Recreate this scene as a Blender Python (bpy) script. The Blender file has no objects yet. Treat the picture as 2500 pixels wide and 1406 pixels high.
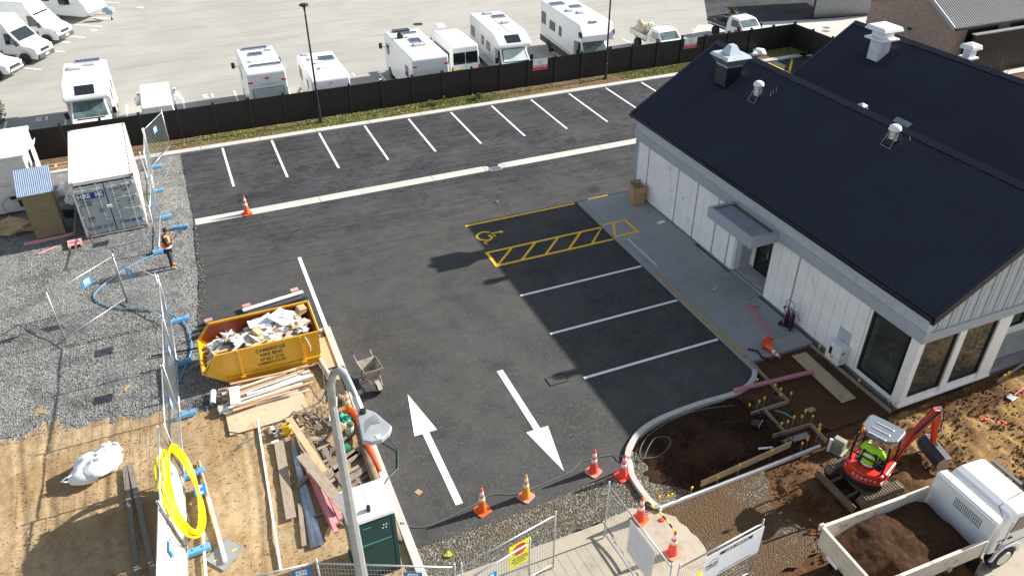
import bpy, bmesh, math, random
from mathutils import Vector, Matrix
R = math.radians
random.seed(11)
S = bpy.context.scene
C = S.collection
# ---------------- camera, world, sun, exposure ----------------
CAMH = 17.02
cam = bpy.data.cameras.new('camera'); co = bpy.data.objects.new('camera', cam); C.objects.link(co)
cam.sensor_width = 36; cam.lens = 1923.468 / 2500 * 36
cam.clip_start = 0.1; cam.clip_end = 2000
co.matrix_world = Matrix.Translation((0, 0, CAMH)) @ Matrix.Rotation(R(-23.0516), 4, 'Z') @ Matrix.Rotation(R(90 - 34.022), 4, 'X') @ Matrix.Rotation(R(-0.087), 4, 'Z')
S.camera = co
W = bpy.data.worlds.new("World"); S.world = W; W.use_nodes = True
nt = W.node_tree; sky = nt.nodes.new('ShaderNodeTexSky'); sky.sky_type = 'NISHITA'; sky.sun_disc = False
SUN_EL = 28.8
sky.sun_elevation = R(SUN_EL); sky.sun_rotation = R(90); sky.air_density = 1.0; sky.dust_density = 1.0
hs = nt.nodes.new('ShaderNodeHueSaturation'); hs.inputs['Saturation'].default_value = .62   # thin broken cloud takes the blue out of the sky light
nt.links.new(sky.outputs[0], hs.inputs['Color']); nt.links.new(hs.outputs[0], nt.nodes['Background'].inputs[0]); nt.nodes['Background'].inputs[1].default_value = 0.085
sl = bpy.data.lights.new('sun', 'SUN'); sl.energy = 4.8; sl.angle = R(0.5); sl.color = (1, .955, .89)
so = bpy.data.objects.new('sun', sl); C.objects.link(so)
so.rotation_euler = Vector((math.cos(R(SUN_EL)), 0.0, math.sin(R(SUN_EL)))).to_track_quat('Z', 'Y').to_euler()
so.location = (30, 20, 40)
S.view_settings.view_transform = 'Standard'; S.view_settings.look = 'None'; S.view_settings.gamma = 1
S.view_settings.exposure = 1.1
S.render.engine = 'CYCLES'

# ---------------- materials ----------------
MATS = {}
def mat(name, col, rough=.6, metal=0., var=.12, scale=3., bump=0., bscale=40., spec=.5, fine=.06, dirt=None, trans=0, emit=0, coat=0):
    if name in MATS: return MATS[name]
    m = bpy.data.materials.new(name); m.use_nodes = True; n = m.node_tree; b = n.nodes['Principled BSDF']
    b.inputs['Roughness'].default_value = rough; b.inputs['Metallic'].default_value = metal
    b.inputs['Specular IOR Level'].default_value = spec
    if coat: b.inputs['Coat Weight'].default_value = coat
    if trans: b.inputs['Transmission Weight'].default_value = trans
    tc = n.nodes.new('ShaderNodeTexCoord')
    geo = n.nodes.new('ShaderNodeNewGeometry')
    a = n.nodes.new('ShaderNodeTexNoise'); a.inputs['Scale'].default_value = scale; a.inputs['Detail'].default_value = 5
    n.links.new(geo.outputs['Position'], a.inputs['Vector'])
    f = n.nodes.new('ShaderNodeTexNoise'); f.inputs['Scale'].default_value = bscale; f.inputs['Detail'].default_value = 3
    n.links.new(geo.outputs['Position'], f.inputs['Vector'])
    mr = n.nodes.new('ShaderNodeMapRange'); mr.inputs[1].default_value = .3; mr.inputs[2].default_value = .7; mr.inputs[3].default_value = 1 - var; mr.inputs[4].default_value = 1 + var
    n.links.new(a.outputs[0], mr.inputs[0])
    mf = n.nodes.new('ShaderNodeMapRange'); mf.inputs[1].default_value = .3; mf.inputs[2].default_value = .7; mf.inputs[3].default_value = 1 - fine; mf.inputs[4].default_value = 1 + fine
    n.links.new(f.outputs[0], mf.inputs[0])
    mu = n.nodes.new('ShaderNodeMath'); mu.operation = 'MULTIPLY'; n.links.new(mr.outputs[0], mu.inputs[0]); n.links.new(mf.outputs[0], mu.inputs[1])
    vm = n.nodes.new('ShaderNodeVectorMath'); vm.operation = 'SCALE'; vm.inputs[0].default_value = col[:3]; n.links.new(mu.outputs[0], vm.inputs['Scale'])
    out = vm.outputs[0]
    if dirt:
        d = n.nodes.new('ShaderNodeTexNoise'); d.inputs['Scale'].default_value = dirt[1]; d.inputs['Detail'].default_value = 8; d.inputs['Roughness'].default_value = .65
        n.links.new(geo.outputs['Position'], d.inputs['Vector'])
        r = n.nodes.new('ShaderNodeMapRange'); r.inputs[1].default_value = dirt[2]; r.inputs[2].default_value = dirt[2] + .12; n.links.new(d.outputs[0], r.inputs[0])
        mx = n.nodes.new('ShaderNodeMix'); mx.data_type = 'RGBA'; n.links.new(r.outputs[0], mx.inputs[0]); n.links.new(out, mx.inputs[6]); mx.inputs[7].default_value = (*dirt[0], 1)
        out = mx.outputs[2]
    n.links.new(out, b.inputs['Base Color'])
    if bump:
        bp = n.nodes.new('ShaderNodeBump'); bp.inputs['Strength'].default_value = min(1, bump); bp.inputs['Distance'].default_value = .02
        n.links.new(f.outputs[0], bp.inputs['Height']); n.links.new(bp.outputs[0], b.inputs['Normal'])
    MATS[name] = m
    return m

class NB:
    """small node builder"""
    def __init__(s, name, rough=.9, spec=.3):
        s.m = bpy.data.materials.new(name); s.m.use_nodes = True; s.n = s.m.node_tree; s.b = s.n.nodes['Principled BSDF']
        s.b.inputs['Roughness'].default_value = rough; s.b.inputs['Specular IOR Level'].default_value = spec
        s.pos = s.n.nodes.new('ShaderNodeNewGeometry').outputs['Position']; MATS[name] = s.m
    def map(s, sc=(1, 1, 1), rot=0, loc=(0, 0, 0)):
        k = s.n.nodes.new('ShaderNodeMapping'); k.inputs['Scale'].default_value = sc; k.inputs['Rotation'].default_value = (0, 0, rot); k.inputs['Location'].default_value = loc
        s.n.links.new(s.pos, k.inputs[0]); return k.outputs[0]
    def noise(s, scale, detail=4, rough=.5, vec=None, dist=0):
        k = s.n.nodes.new('ShaderNodeTexNoise'); k.inputs['Scale'].default_value = scale; k.inputs['Detail'].default_value = detail; k.inputs['Roughness'].default_value = rough; k.inputs['Distortion'].default_value = dist
        s.n.links.new(vec or s.pos, k.inputs['Vector']); return k.outputs[0]
    def voro(s, scale, out='Color', vec=None, feature='F1'):
        k = s.n.nodes.new('ShaderNodeTexVoronoi'); k.feature = feature; k.inputs['Scale'].default_value = scale; s.n.links.new(vec or s.pos, k.inputs['Vector']); return k.outputs[out]
    def rng(s, v, a, b, c=0., d=1.):
        k = s.n.nodes.new('ShaderNodeMapRange'); s.n.links.new(v, k.inputs[0])
        for i, q in enumerate((a, b, c, d)): k.inputs[i + 1].default_value = q
        return k.outputs[0]
    def math(s, op, a, b):
        k = s.n.nodes.new('ShaderNodeMath'); k.operation = op
        for i, q in enumerate((a, b)):
            if isinstance(q, (int, float)): k.inputs[i].default_value = q
            else: s.n.links.new(q, k.inputs[i])
        return k.outputs[0]
    def mix(s, f, a, b, mode='MIX'):
        k = s.n.nodes.new('ShaderNodeMix'); k.data_type = 'RGBA'; k.blend_type = mode
        if isinstance(f, (int, float)): k.inputs[0].default_value = f
        else: s.n.links.new(f, k.inputs[0])
        for i, q in ((6, a), (7, b)):
            if isinstance(q, tuple): k.inputs[i].default_value = (*q, 1)
            else: s.n.links.new(q, k.inputs[i])
        return k.outputs[2]
    def ramp(s, v, stops):
        k = s.n.nodes.new('ShaderNodeValToRGB'); s.n.links.new(v, k.inputs[0]); e = k.color_ramp.elements
        for i, (p, c) in enumerate(stops):
            q = e[i] if i < 2 else e.new(p)
            q.position = p; q.color = (*c, 1)
        return k.outputs[0]
    def done(s, col, bump=None, strength=.6, dist=.02, rough=None):
        s.n.links.new(col, s.b.inputs['Base Color'])
        if rough is not None: s.n.links.new(rough, s.b.inputs['Roughness'])
        if bump is not None:
            k = s.n.nodes.new('ShaderNodeBump'); k.inputs['Strength'].default_value = strength; k.inputs['Distance'].default_value = dist
            s.n.links.new(bump, k.inputs['Height']); s.n.links.new(k.outputs[0], s.b.inputs['Normal'])
        return s.m
    def sep(s):
        k = s.n.nodes.new('ShaderNodeSeparateXYZ'); s.n.links.new(s.pos, k.inputs[0]); return k.outputs

def asphalt_mat(name, base, fleck, patch):
    k = NB(name, .9, .12)
    big = k.noise(.35, 4, .6); mid = k.noise(1.7, 5, .65); fine = k.voro(38, 'Color'); sp = k.sep()
    fv = k.noise(90, 2)
    v = k.rng(big, .36, .64, 1 - patch, 1 + patch); v = k.math('MULTIPLY', v, k.rng(mid, .34, .66, .82, 1.18)); v = k.math('MULTIPLY', v, k.rng(fv, .25, .75, .72, 1.28))
    st = k.noise(1.0, 4, .6, k.map((.25, 2.6, 1))); farw = k.rng(sp[1], 26, 30, 0, 1)
    v = k.math('MULTIPLY', v, k.math('ADD', 1., k.math('MULTIPLY', farw, k.rng(st, .3, .7, -.12, .12))))
    c0 = k.mix(k.rng(big, .35, .65), tuple(x * .96 for x in base), (base[0] * 1.08, base[1] * 1.06, base[2] * 1.02))
    c = k.n.nodes.new('ShaderNodeVectorMath'); c.operation = 'SCALE'; k.n.links.new(c0, c.inputs[0]); k.n.links.new(v, c.inputs['Scale']); c = c.outputs[0]
    # pale flecks of leaf litter and stone dust, denser toward the entrance
    fl = k.noise(14, 6, .8); fl2 = k.noise(1.1, 3)
    near = k.rng(sp[1], 33, 16, 0, 1)
    thr = k.math('MULTIPLY', k.rng(fl, .53, .63), k.math('MULTIPLY', k.rng(fl2, .3, .6, .25, 1), near))
    c = k.mix(k.math('MULTIPLY', thr, fleck), c, (.17, .155, .115))
    # dark bitumen scars in the far bays and lane
    sc = k.noise(5, 6, .7, k.map((.45, 2.2, 1))); sc2 = k.noise(.6, 2, .5, k.map((1, 1, 1), 0, (5, 9, 0)))
    far = k.rng(sp[1], 28.6, 30.5, 0, 1)
    s_ = k.math('MULTIPLY', k.math('MULTIPLY', k.rng(sc, .52, .57), k.rng(sc2, .42, .52)), far)
    c = k.mix(k.math('MULTIPLY', s_, .8), c, (.008, .009, .012))
    # paler wheel dust
    du = k.noise(2.2, 6, .7, k.map((.12, 1.6, 1), R(4)))
    c = k.mix(k.math('MULTIPLY', k.rng(du, .5, .72, 0, .5), k.rng(sp[1], 24, 29, .15, 1)), c, (.12, .11, .092)); d2 = k.noise(.55, 8, .82, k.map((1, 1, 1), 0, (11, 3, 0))); c = k.mix(k.math('MULTIPLY', k.rng(d2, .42, .66, .15, .62), k.rng(sp[1], 33.5, 28, .22, 1)), c, (.1, .094, .08))
    return k.done(c, fv, .5, .006)
M_asph = asphalt_mat('asphalt', (.047, .049, .055), .85, .2)
k = NB('new_asphalt', .8, .35); v = k.rng(k.noise(100, 2), .25, .75, .6, 1.4); b_ = k.mix(k.rng(k.noise(.8, 5, .6), .4, .7), (.016, .017, .021), (.03, .028, .026))
vm = k.n.nodes.new('ShaderNodeVectorMath'); vm.operation = 'SCALE'; k.n.links.new(b_, vm.inputs[0]); k.n.links.new(v, vm.inputs['Scale']); M_newasph = k.done(vm.outputs[0], v, .5, .006)

def stone_mat(name, cols, scale, tint=None, tintthr=.55, wet=None):
    k = NB(name, .95, .2)
    cell = k.voro(scale, 'Color'); sx = k.n.nodes.new('ShaderNodeSeparateColor'); k.n.links.new(cell, sx.inputs[0])
    d = k.voro(scale, 'Distance'); big = k.noise(.5, 5, .65); mid = k.noise(3, 5, .7)
    c = k.ramp(sx.outputs[0], cols)
    c = k.mix(k.rng(d, .3, .8, 0, .6), c, tuple(x * .35 for x in cols[0][1]))
    if tint: c = k.mix(k.rng(k.math('ADD', k.math('MULTIPLY', big, .6), k.math('MULTIPLY', mid, .4)), tintthr - .05, tintthr + .07), c, tint)
    if wet: c = k.mix(k.rng(k.noise(.9, 5, .7, k.map((1, 1, 1), 0, (3, 7, 0))), .5, .62, 0, .6), c, wet)
    h = k.math('SUBTRACT', 1., k.rng(d, 0, .8))
    return k.done(c, h, .8, .03)
M_gravel = stone_mat('gravel', [(0, (.13, .13, .125)), (.35, (.235, .235, .225)), (.8, (.32, .318, .3)), (1, (.55, .54, .51))], 26, (.13, .12, .1), .6, (.075, .077, .08))
M_gravel2 = stone_mat('brown_gravel', [(0, (.07, .062, .045)), (.4, (.16, .14, .1)), (.85, (.26, .235, .18)), (1, (.42, .39, .32))], 20, (.13, .085, .045), .56)
M_loose = stone_mat('loose_stone', [(0, (.2, .2, .185)), (.5, (.36, .35, .32)), (1, (.55, .54, .5))], 30)

def soil_mat(name, a, b, c_, scale=2., tread=False, bs=.8):
    k = NB(name, .95, .15)
    big = k.noise(scale * .3, 5, .6); mid = k.noise(scale * 2, 6, .7); fine = k.noise(45, 3, .6)
    c = k.mix(k.rng(big, .38, .62), a, b); c = k.mix(k.rng(mid, .5, .72), c, c_)
    v = k.rng(fine, .3, .7, .75, 1.25); vm = k.n.nodes.new('ShaderNodeVectorMath'); vm.operation = 'SCALE'; k.n.links.new(c, vm.inputs[0]); k.n.links.new(v, vm.inputs['Scale'])
    h = k.math('ADD', k.math('MULTIPLY', mid, 1.), k.math('MULTIPLY', fine, .35))
    if tread:
        w = k.n.nodes.new('ShaderNodeTexWave'); w.inputs['Scale'].default_value = 2.6; w.inputs['Distortion'].default_value = 3; w.inputs['Detail'].default_value = 2; w.bands_direction = 'Y'
        k.n.links.new(k.pos, w.inputs[0]); band = k.rng(k.noise(.8, 2, .5, k.map((1.6, .12, 1))), .5, .56)
        h = k.math('ADD', h, k.math('MULTIPLY', k.math('MULTIPLY', w.outputs[0], band), .5))
    return k.done(vm.outputs[0], h, bs, .05)
M_sand = soil_mat('sandy_fill', (.32, .215, .11), (.41, .305, .18), (.24, .16, .08), 1.4, True, .7)
M_soil = soil_mat('brown_soil', (.085, .042, .019), (.14, .07, .031), (.17, .1, .045), 2.5, True)
M_topsoil = soil_mat('dark_topsoil', (.03, .015, .008), (.045, .023, .011), (.065, .036, .019), 4)
M_clay = soil_mat('yellow_clay', (.3, .18, .055), (.15, .075, .03), (.3, .24, .17), 3.2, True, .5)
M_levelsoil = soil_mat('smooth_soil', (.075, .037, .02), (.09, .046, .024), (.11, .062, .034), 2, False, .3)

def conc_mat(name, base, dark, stain=.3, spec=.3, joint=None):
    k = NB(name, .85, spec)
    big = k.noise(.25, 5, .6, None, .5); mid = k.noise(1.6, 7, .7); fine = k.noise(60, 2)
    c = k.mix(k.rng(big, .35, .7), base, tuple(x * .88 for x in base)); c = k.mix(k.rng(mid, .5, .75, 0, stain), c, dark)
    v = k.rng(fine, .3, .7, .93, 1.07); vm = k.n.nodes.new('ShaderNodeVectorMath'); vm.operation = 'SCALE'; k.n.links.new(c, vm.inputs[0]); k.n.links.new(v, vm.inputs['Scale'])
    return k.done(vm.outputs[0], fine, .2, .004)
M_conc = conc_mat('concrete', (.33, .34, .335), (.2, .19, .16), .45)
M_kerb = conc_mat('kerb_concrete', (.52, .5, .46), (.34, .32, .27), .5)
M_path = conc_mat('path_concrete', (.42, .37, .29), (.22, .17, .11), .7)
k = NB('yard_concrete', .85, .3)
big = k.noise(.16, 5, .6, None, .6); st = k.noise(.8, 6, .65, k.map((.35, 1.3, 1), R(-25))); ring = k.n.nodes.new('ShaderNodeTexWave'); ring.wave_type = 'RINGS'; ring.inputs['Scale'].default_value = .12; ring.inputs['Distortion'].default_value = 2.5
k.n.links.new(k.pos, ring.inputs[0]); fine = k.noise(40, 3)
c = k.mix(k.rng(big, .4, .62), (.385, .37, .335), (.33, .32, .29)); c = k.mix(k.rng(st, .54, .74, 0, .75), c, (.29, .25, .185)); c = k.mix(k.rng(ring.outputs[0], .93, 1., 0, .18), c, (.2, .195, .18))
c = k.mix(k.rng(fine, .3, .7, 0, .14), c, (.2, .2, .18)); M_yard = k.done(c, fine, .15, .004)

k = NB('brick', .9, .2)
br = k.n.nodes.new('ShaderNodeTexBrick'); tc = k.n.nodes.new('ShaderNodeTexCoord'); k.n.links.new(tc.outputs['UV'], br.inputs[0])
br.inputs['Color1'].default_value = (.42, .29, .22, 1); br.inputs['Color2'].default_value = (.24, .16, .125, 1); br.inputs['Mortar'].default_value = (.3, .27, .24, 1)
br.inputs['Scale'].default_value = 1; br.inputs['Brick Width'].default_value = .23; br.inputs['Row Height'].default_value = .086; br.inputs['Mortar Size'].default_value = .01; br.inputs['Bias'].default_value = -.2
bn = k.noise(4, 4, .7); M_brick = k.done(k.mix(k.rng(bn, .35, .7, 0, .5), br.outputs[0], (.42, .33, .28)), br.outputs[1], .3, .01)

def wood_mat(name, a, b, sc=1.):
    k = NB(name, .8, .25)
    tc = k.n.nodes.new('ShaderNodeTexCoord'); mp = k.n.nodes.new('ShaderNodeMapping'); mp.inputs['Scale'].default_value = (1.2 * sc, 14 * sc, 14 * sc); k.n.links.new(tc.outputs['Object'], mp.inputs[0])
    g = k.noise(2.2, 5, .6, mp.outputs[0], 1.2); kn = k.noise(3.1, 3, .5); oi = k.n.nodes.new('ShaderNodeObjectInfo')
    c = k.mix(k.rng(g, .3, .7), a, b); c = k.mix(k.rng(kn, .6, .75, 0, .45), c, tuple(x * .45 for x in b))
    vm = k.n.nodes.new('ShaderNodeVectorMath'); vm.operation = 'SCALE'; k.n.links.new(c, vm.inputs[0]); k.n.links.new(k.rng(oi.outputs['Random'], 0, 1, .78, 1.15), vm.inputs['Scale'])
    return k.done(vm.outputs[0], g, .2, .004)
M_pine = wood_mat('pine', (.62, .44, .27), (.45, .3, .17))
M_oldwood = wood_mat('weathered_timber', (.36, .3, .23), (.24, .19, .14))
M_greywood = wood_mat('grey_timber', (.3, .27, .24), (.2, .17, .14))
M_ply = wood_mat('plywood', (.5, .4, .25), (.38, .29, .17), .4)
M_oldply = wood_mat('stained_plywood', (.33, .27, .15), (.23, .18, .09), .35)
M_pink = wood_mat('pink_treated_timber', (.68, .29, .33), (.58, .22, .26))
M_palepink = wood_mat('faded_pink_timber', (.68, .36, .35), (.52, .27, .25))
M_whitewood = wood_mat('white_primed_timber', (.82, .8, .78), (.7, .68, .66))
M_white = mat('white_paint', (.8, .8, .79), .45, var=.04, dirt=((.5, .48, .42), 1.3, .68))
M_van = mat('white_gelcoat', (.78, .79, .78), .28, var=.03, spec=.5, coat=.3, dirt=((.6, .6, .57), .9, .66))
M_line = mat('road_paint', (.82, .82, .8), .7, var=.05, fine=.1, dirt=((.4, .4, .38), 9., .645))
M_post = mat('black_post_paint', (.022, .021, .021), .45)
M_lampg = mat('dull_galvanised', (.36, .38, .39), .5, .5, var=.12, scale=6)
M_barrow = mat('grubby_barrow', (.34, .31, .25), .7, var=.2, dirt=((.16, .12, .08), 7., .55))
M_yline = mat('yellow_road_paint', (.85, .5, .015), .7, var=.05, dirt=((.3, .2, .03), 6., .68))
M_glass = mat('dark_glass', (.012, .016, .018), .06, var=.1, spec=.9)
M_wglass = mat('windscreen_glass', (.10, .15, .145), .08, var=.5, scale=2.5, spec=.9)
M_blind = mat('silver_blind', (.6, .68, .66), .3, var=.15, scale=2)
M_solar = mat('solar_cell', (.018, .028, .085), .15, var=.15, spec=.8)
M_alu = mat('aluminium', (.6, .61, .62), .35, .8, var=.06)
M_galv = mat('galvanised_steel', (.52, .54, .55), .4, .65, var=.12, scale=8)
M_galvd = mat('galvanised_wire', (.4, .42, .42), .5, .5)
M_black = mat('black_plastic', (.014, .014, .015), .5)
M_rubber = mat('tyre_rubber', (.018, .017, .016), .85, bump=.3)
M_chassis = mat('dark_grey_plastic', (.05, .055, .06), .6)
M_greyp = mat('light_grey_plastic', (.42, .43, .43), .5)
M_fence = mat('black_fence_paint', (.013, .0125, .013), .5, var=.2, scale=5, fine=.15, bump=.15)
M_roof = mat('navy_roof_steel', (.019, .022, .039), .3, 0, var=.18, scale=.5, fine=.05, spec=.45)
M_ridge = mat('navy_ridge_steel', (.014, .016, .028), .35, 0, var=.05, spec=.5)
M_wall = mat('white_undercoat_wall', (.85, .83, .8), .75, var=.06, scale=1.5, dirt=((.5, .48, .44), 1.4, .6))
M_batten = mat('grey_batten', (.33, .35, .37), .7)
M_grey = mat('blue_grey_cladding', (.44, .475, .5), .65, var=.05)
M_greyd = mat('grey_fascia', (.36, .395, .43), .5, var=.05)
M_seam = mat('cladding_groove', (.12, .125, .13), .8)
M_blue = mat('blue_block_plastic', (.12, .32, .52), .55, var=.12, dirt=((.3, .4, .5), 6., .66))
M_signblue = mat('blue_sign', (.02, .2, .52), .5)
M_red = mat('red_sign', (.6, .02, .05), .5)
M_orange = mat('cone_orange', (.85, .13, .02), .5, var=.08, dirt=((.3, .1, .05), 5., .68))
M_redor = mat('cone_red', (.8, .07, .05), .5, var=.08, dirt=((.35, .12, .1), 5., .68))
M_amber = mat('cone_amber', (.8, .3, .02), .5, var=.08)
M_pinkb = mat('faded_cone_base', (.72, .26, .2), .65, var=.15, dirt=((.35, .22, .18), 6., .6))
M_reflect = mat('reflective_band', (.75, .75, .75), .4, dirt=((.4, .38, .35), 9., .6))
M_skip = mat('skip_yellow', (.68, .37, .02), .35, var=.06, coat=.2, dirt=((.4, .22, .02), 1.8, .66))
M_skipin = mat('skip_inside_red', (.33, .065, .02), .6, var=.2, scale=2, dirt=((.12, .04, .02), 2., .58))
M_stencil = mat('stencil_dark', (.06, .07, .03), .7)
M_text = mat('black_lettering', (.02, .02, .02), .6)
M_navy = mat('navy_band', (.02, .05, .2), .6)
M_cont = mat('container_cream', (.72, .71, .66), .5, var=.05, dirt=((.5, .42, .3), 1.6, .68))
M_contd = mat('container_door_grey', (.4, .44, .43), .5, var=.07, dirt=((.22, .2, .16), 2., .66))
M_rust = mat('rust', (.3, .1, .04), .9, var=.3, scale=12)
M_corr = mat('zinc_corrugated', (.42, .52, .64), .35, .5, var=.08)
M_kred = mat('excavator_red', (.68, .03, .015), .3, var=.06, coat=.4, dirt=((.2, .09, .05), 3., .6))
M_canopy = mat('canopy_grey', (.13, .155, .175), .4, var=.08)
M_track = mat('muddy_rubber_track', (.16, .12, .09), .9, var=.3, scale=9, bump=.5)
M_mudsteel = mat('muddy_steel', (.13, .095, .06), .8, var=.3, scale=6)
M_blade = mat('dark_blue_blade', (.05, .053, .065), .5, .3)
M_truck = mat('truck_white', (.74, .75, .74), .3, var=.03, coat=.3, dirt=((.42, .36, .28), 1.6, .62))
M_tray = mat('dirty_white_tray', (.58, .53, .44), .6, var=.1, dirt=((.22, .14, .08), 2.4, .58))
M_tgreen = mat('toilet_green', (.006, .062, .064), .45, var=.08)
M_twhite = mat('toilet_white', (.8, .8, .8), .45, var=.03)
M_hose = mat('yellow_coil', (.85, .66, .0), .35, var=.04)
M_bhose = mat('blue_hose', (.1, .28, .42), .5)
M_ghose = mat('grey_green_hose', (.12, .17, .14), .6)
M_orpipe = mat('orange_mesh', (.85, .09, .02), .6, var=.15, bump=.4)
M_brown = mat('muddy_pipe', (.2, .14, .09), .8, var=.35, scale=4)
M_steel = mat('steel_section', (.5, .54, .58), .35, .7, var=.15, scale=6)
M_bag = mat('white_woven_bag', (.84, .84, .85), .7, var=.03, scale=3)
M_canvas = mat('tan_canvas', (.5, .36, .2), .9, var=.12, bump=.3)
M_card = mat('cardboard', (.42, .27, .13), .85, var=.06)
M_pale = mat('plasterboard', (.82, .82, .8), .8, var=.04)
M_paper = mat('brown_paper', (.6, .47, .32), .9, var=.2)
M_skin = mat('skin', (.5, .27, .18), .55, var=.05)
M_hair = mat('brown_hair', (.05, .03, .02), .8)
M_hood = mat('dark_hoodie', (.02, .02, .022), .9, var=.2)
M_orvest = mat('orange_vest', (1., .12, .01), .7, var=.05)
M_yvest = mat('yellow_vest_panel', (.9, .6, 0), .7)
M_lime = mat('lime_vest', (.35, .75, .02), .7, var=.08)
M_trouser = mat('navy_work_trousers', (.035, .037, .055), .85, var=.15)
M_boot = mat('tan_boot', (.42, .22, .08), .8)
M_grass = mat('grass_blade', (.17, .25, .035), .7, var=.35, scale=1.5)
M_leaf = mat('leaf_green', (.045, .10, .015), .6, var=.35, scale=6)
M_leafy = mat('yellow_leaf', (.4, .36, .04), .7)
M_bark = mat('bare_bark', (.14, .1, .08), .9)
M_ycap = mat('yellow_cap', (.75, .48, .01), .6)
M_ysign = mat('yellow_sign', (.8, .78, .02), .5)
M_amberl = mat('amber_lens', (.9, .2, .01), .3)
M_tail = mat('red_tail_lens', (.45, .01, .02), .3)
M_plate = mat('white_board', (.82, .84, .86), .45, var=.03)
M_greysheet = mat('grey_sheet', (.25, .26, .27), .5, var=.06)
M_green = mat('teal_green', (.04, .35, .25), .5, var=.2, scale=9)
M_iron = mat('dark_iron', (.03, .028, .025), .6, .2)
M_film = mat('black_film', (.03, .02, .02), .5)

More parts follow.
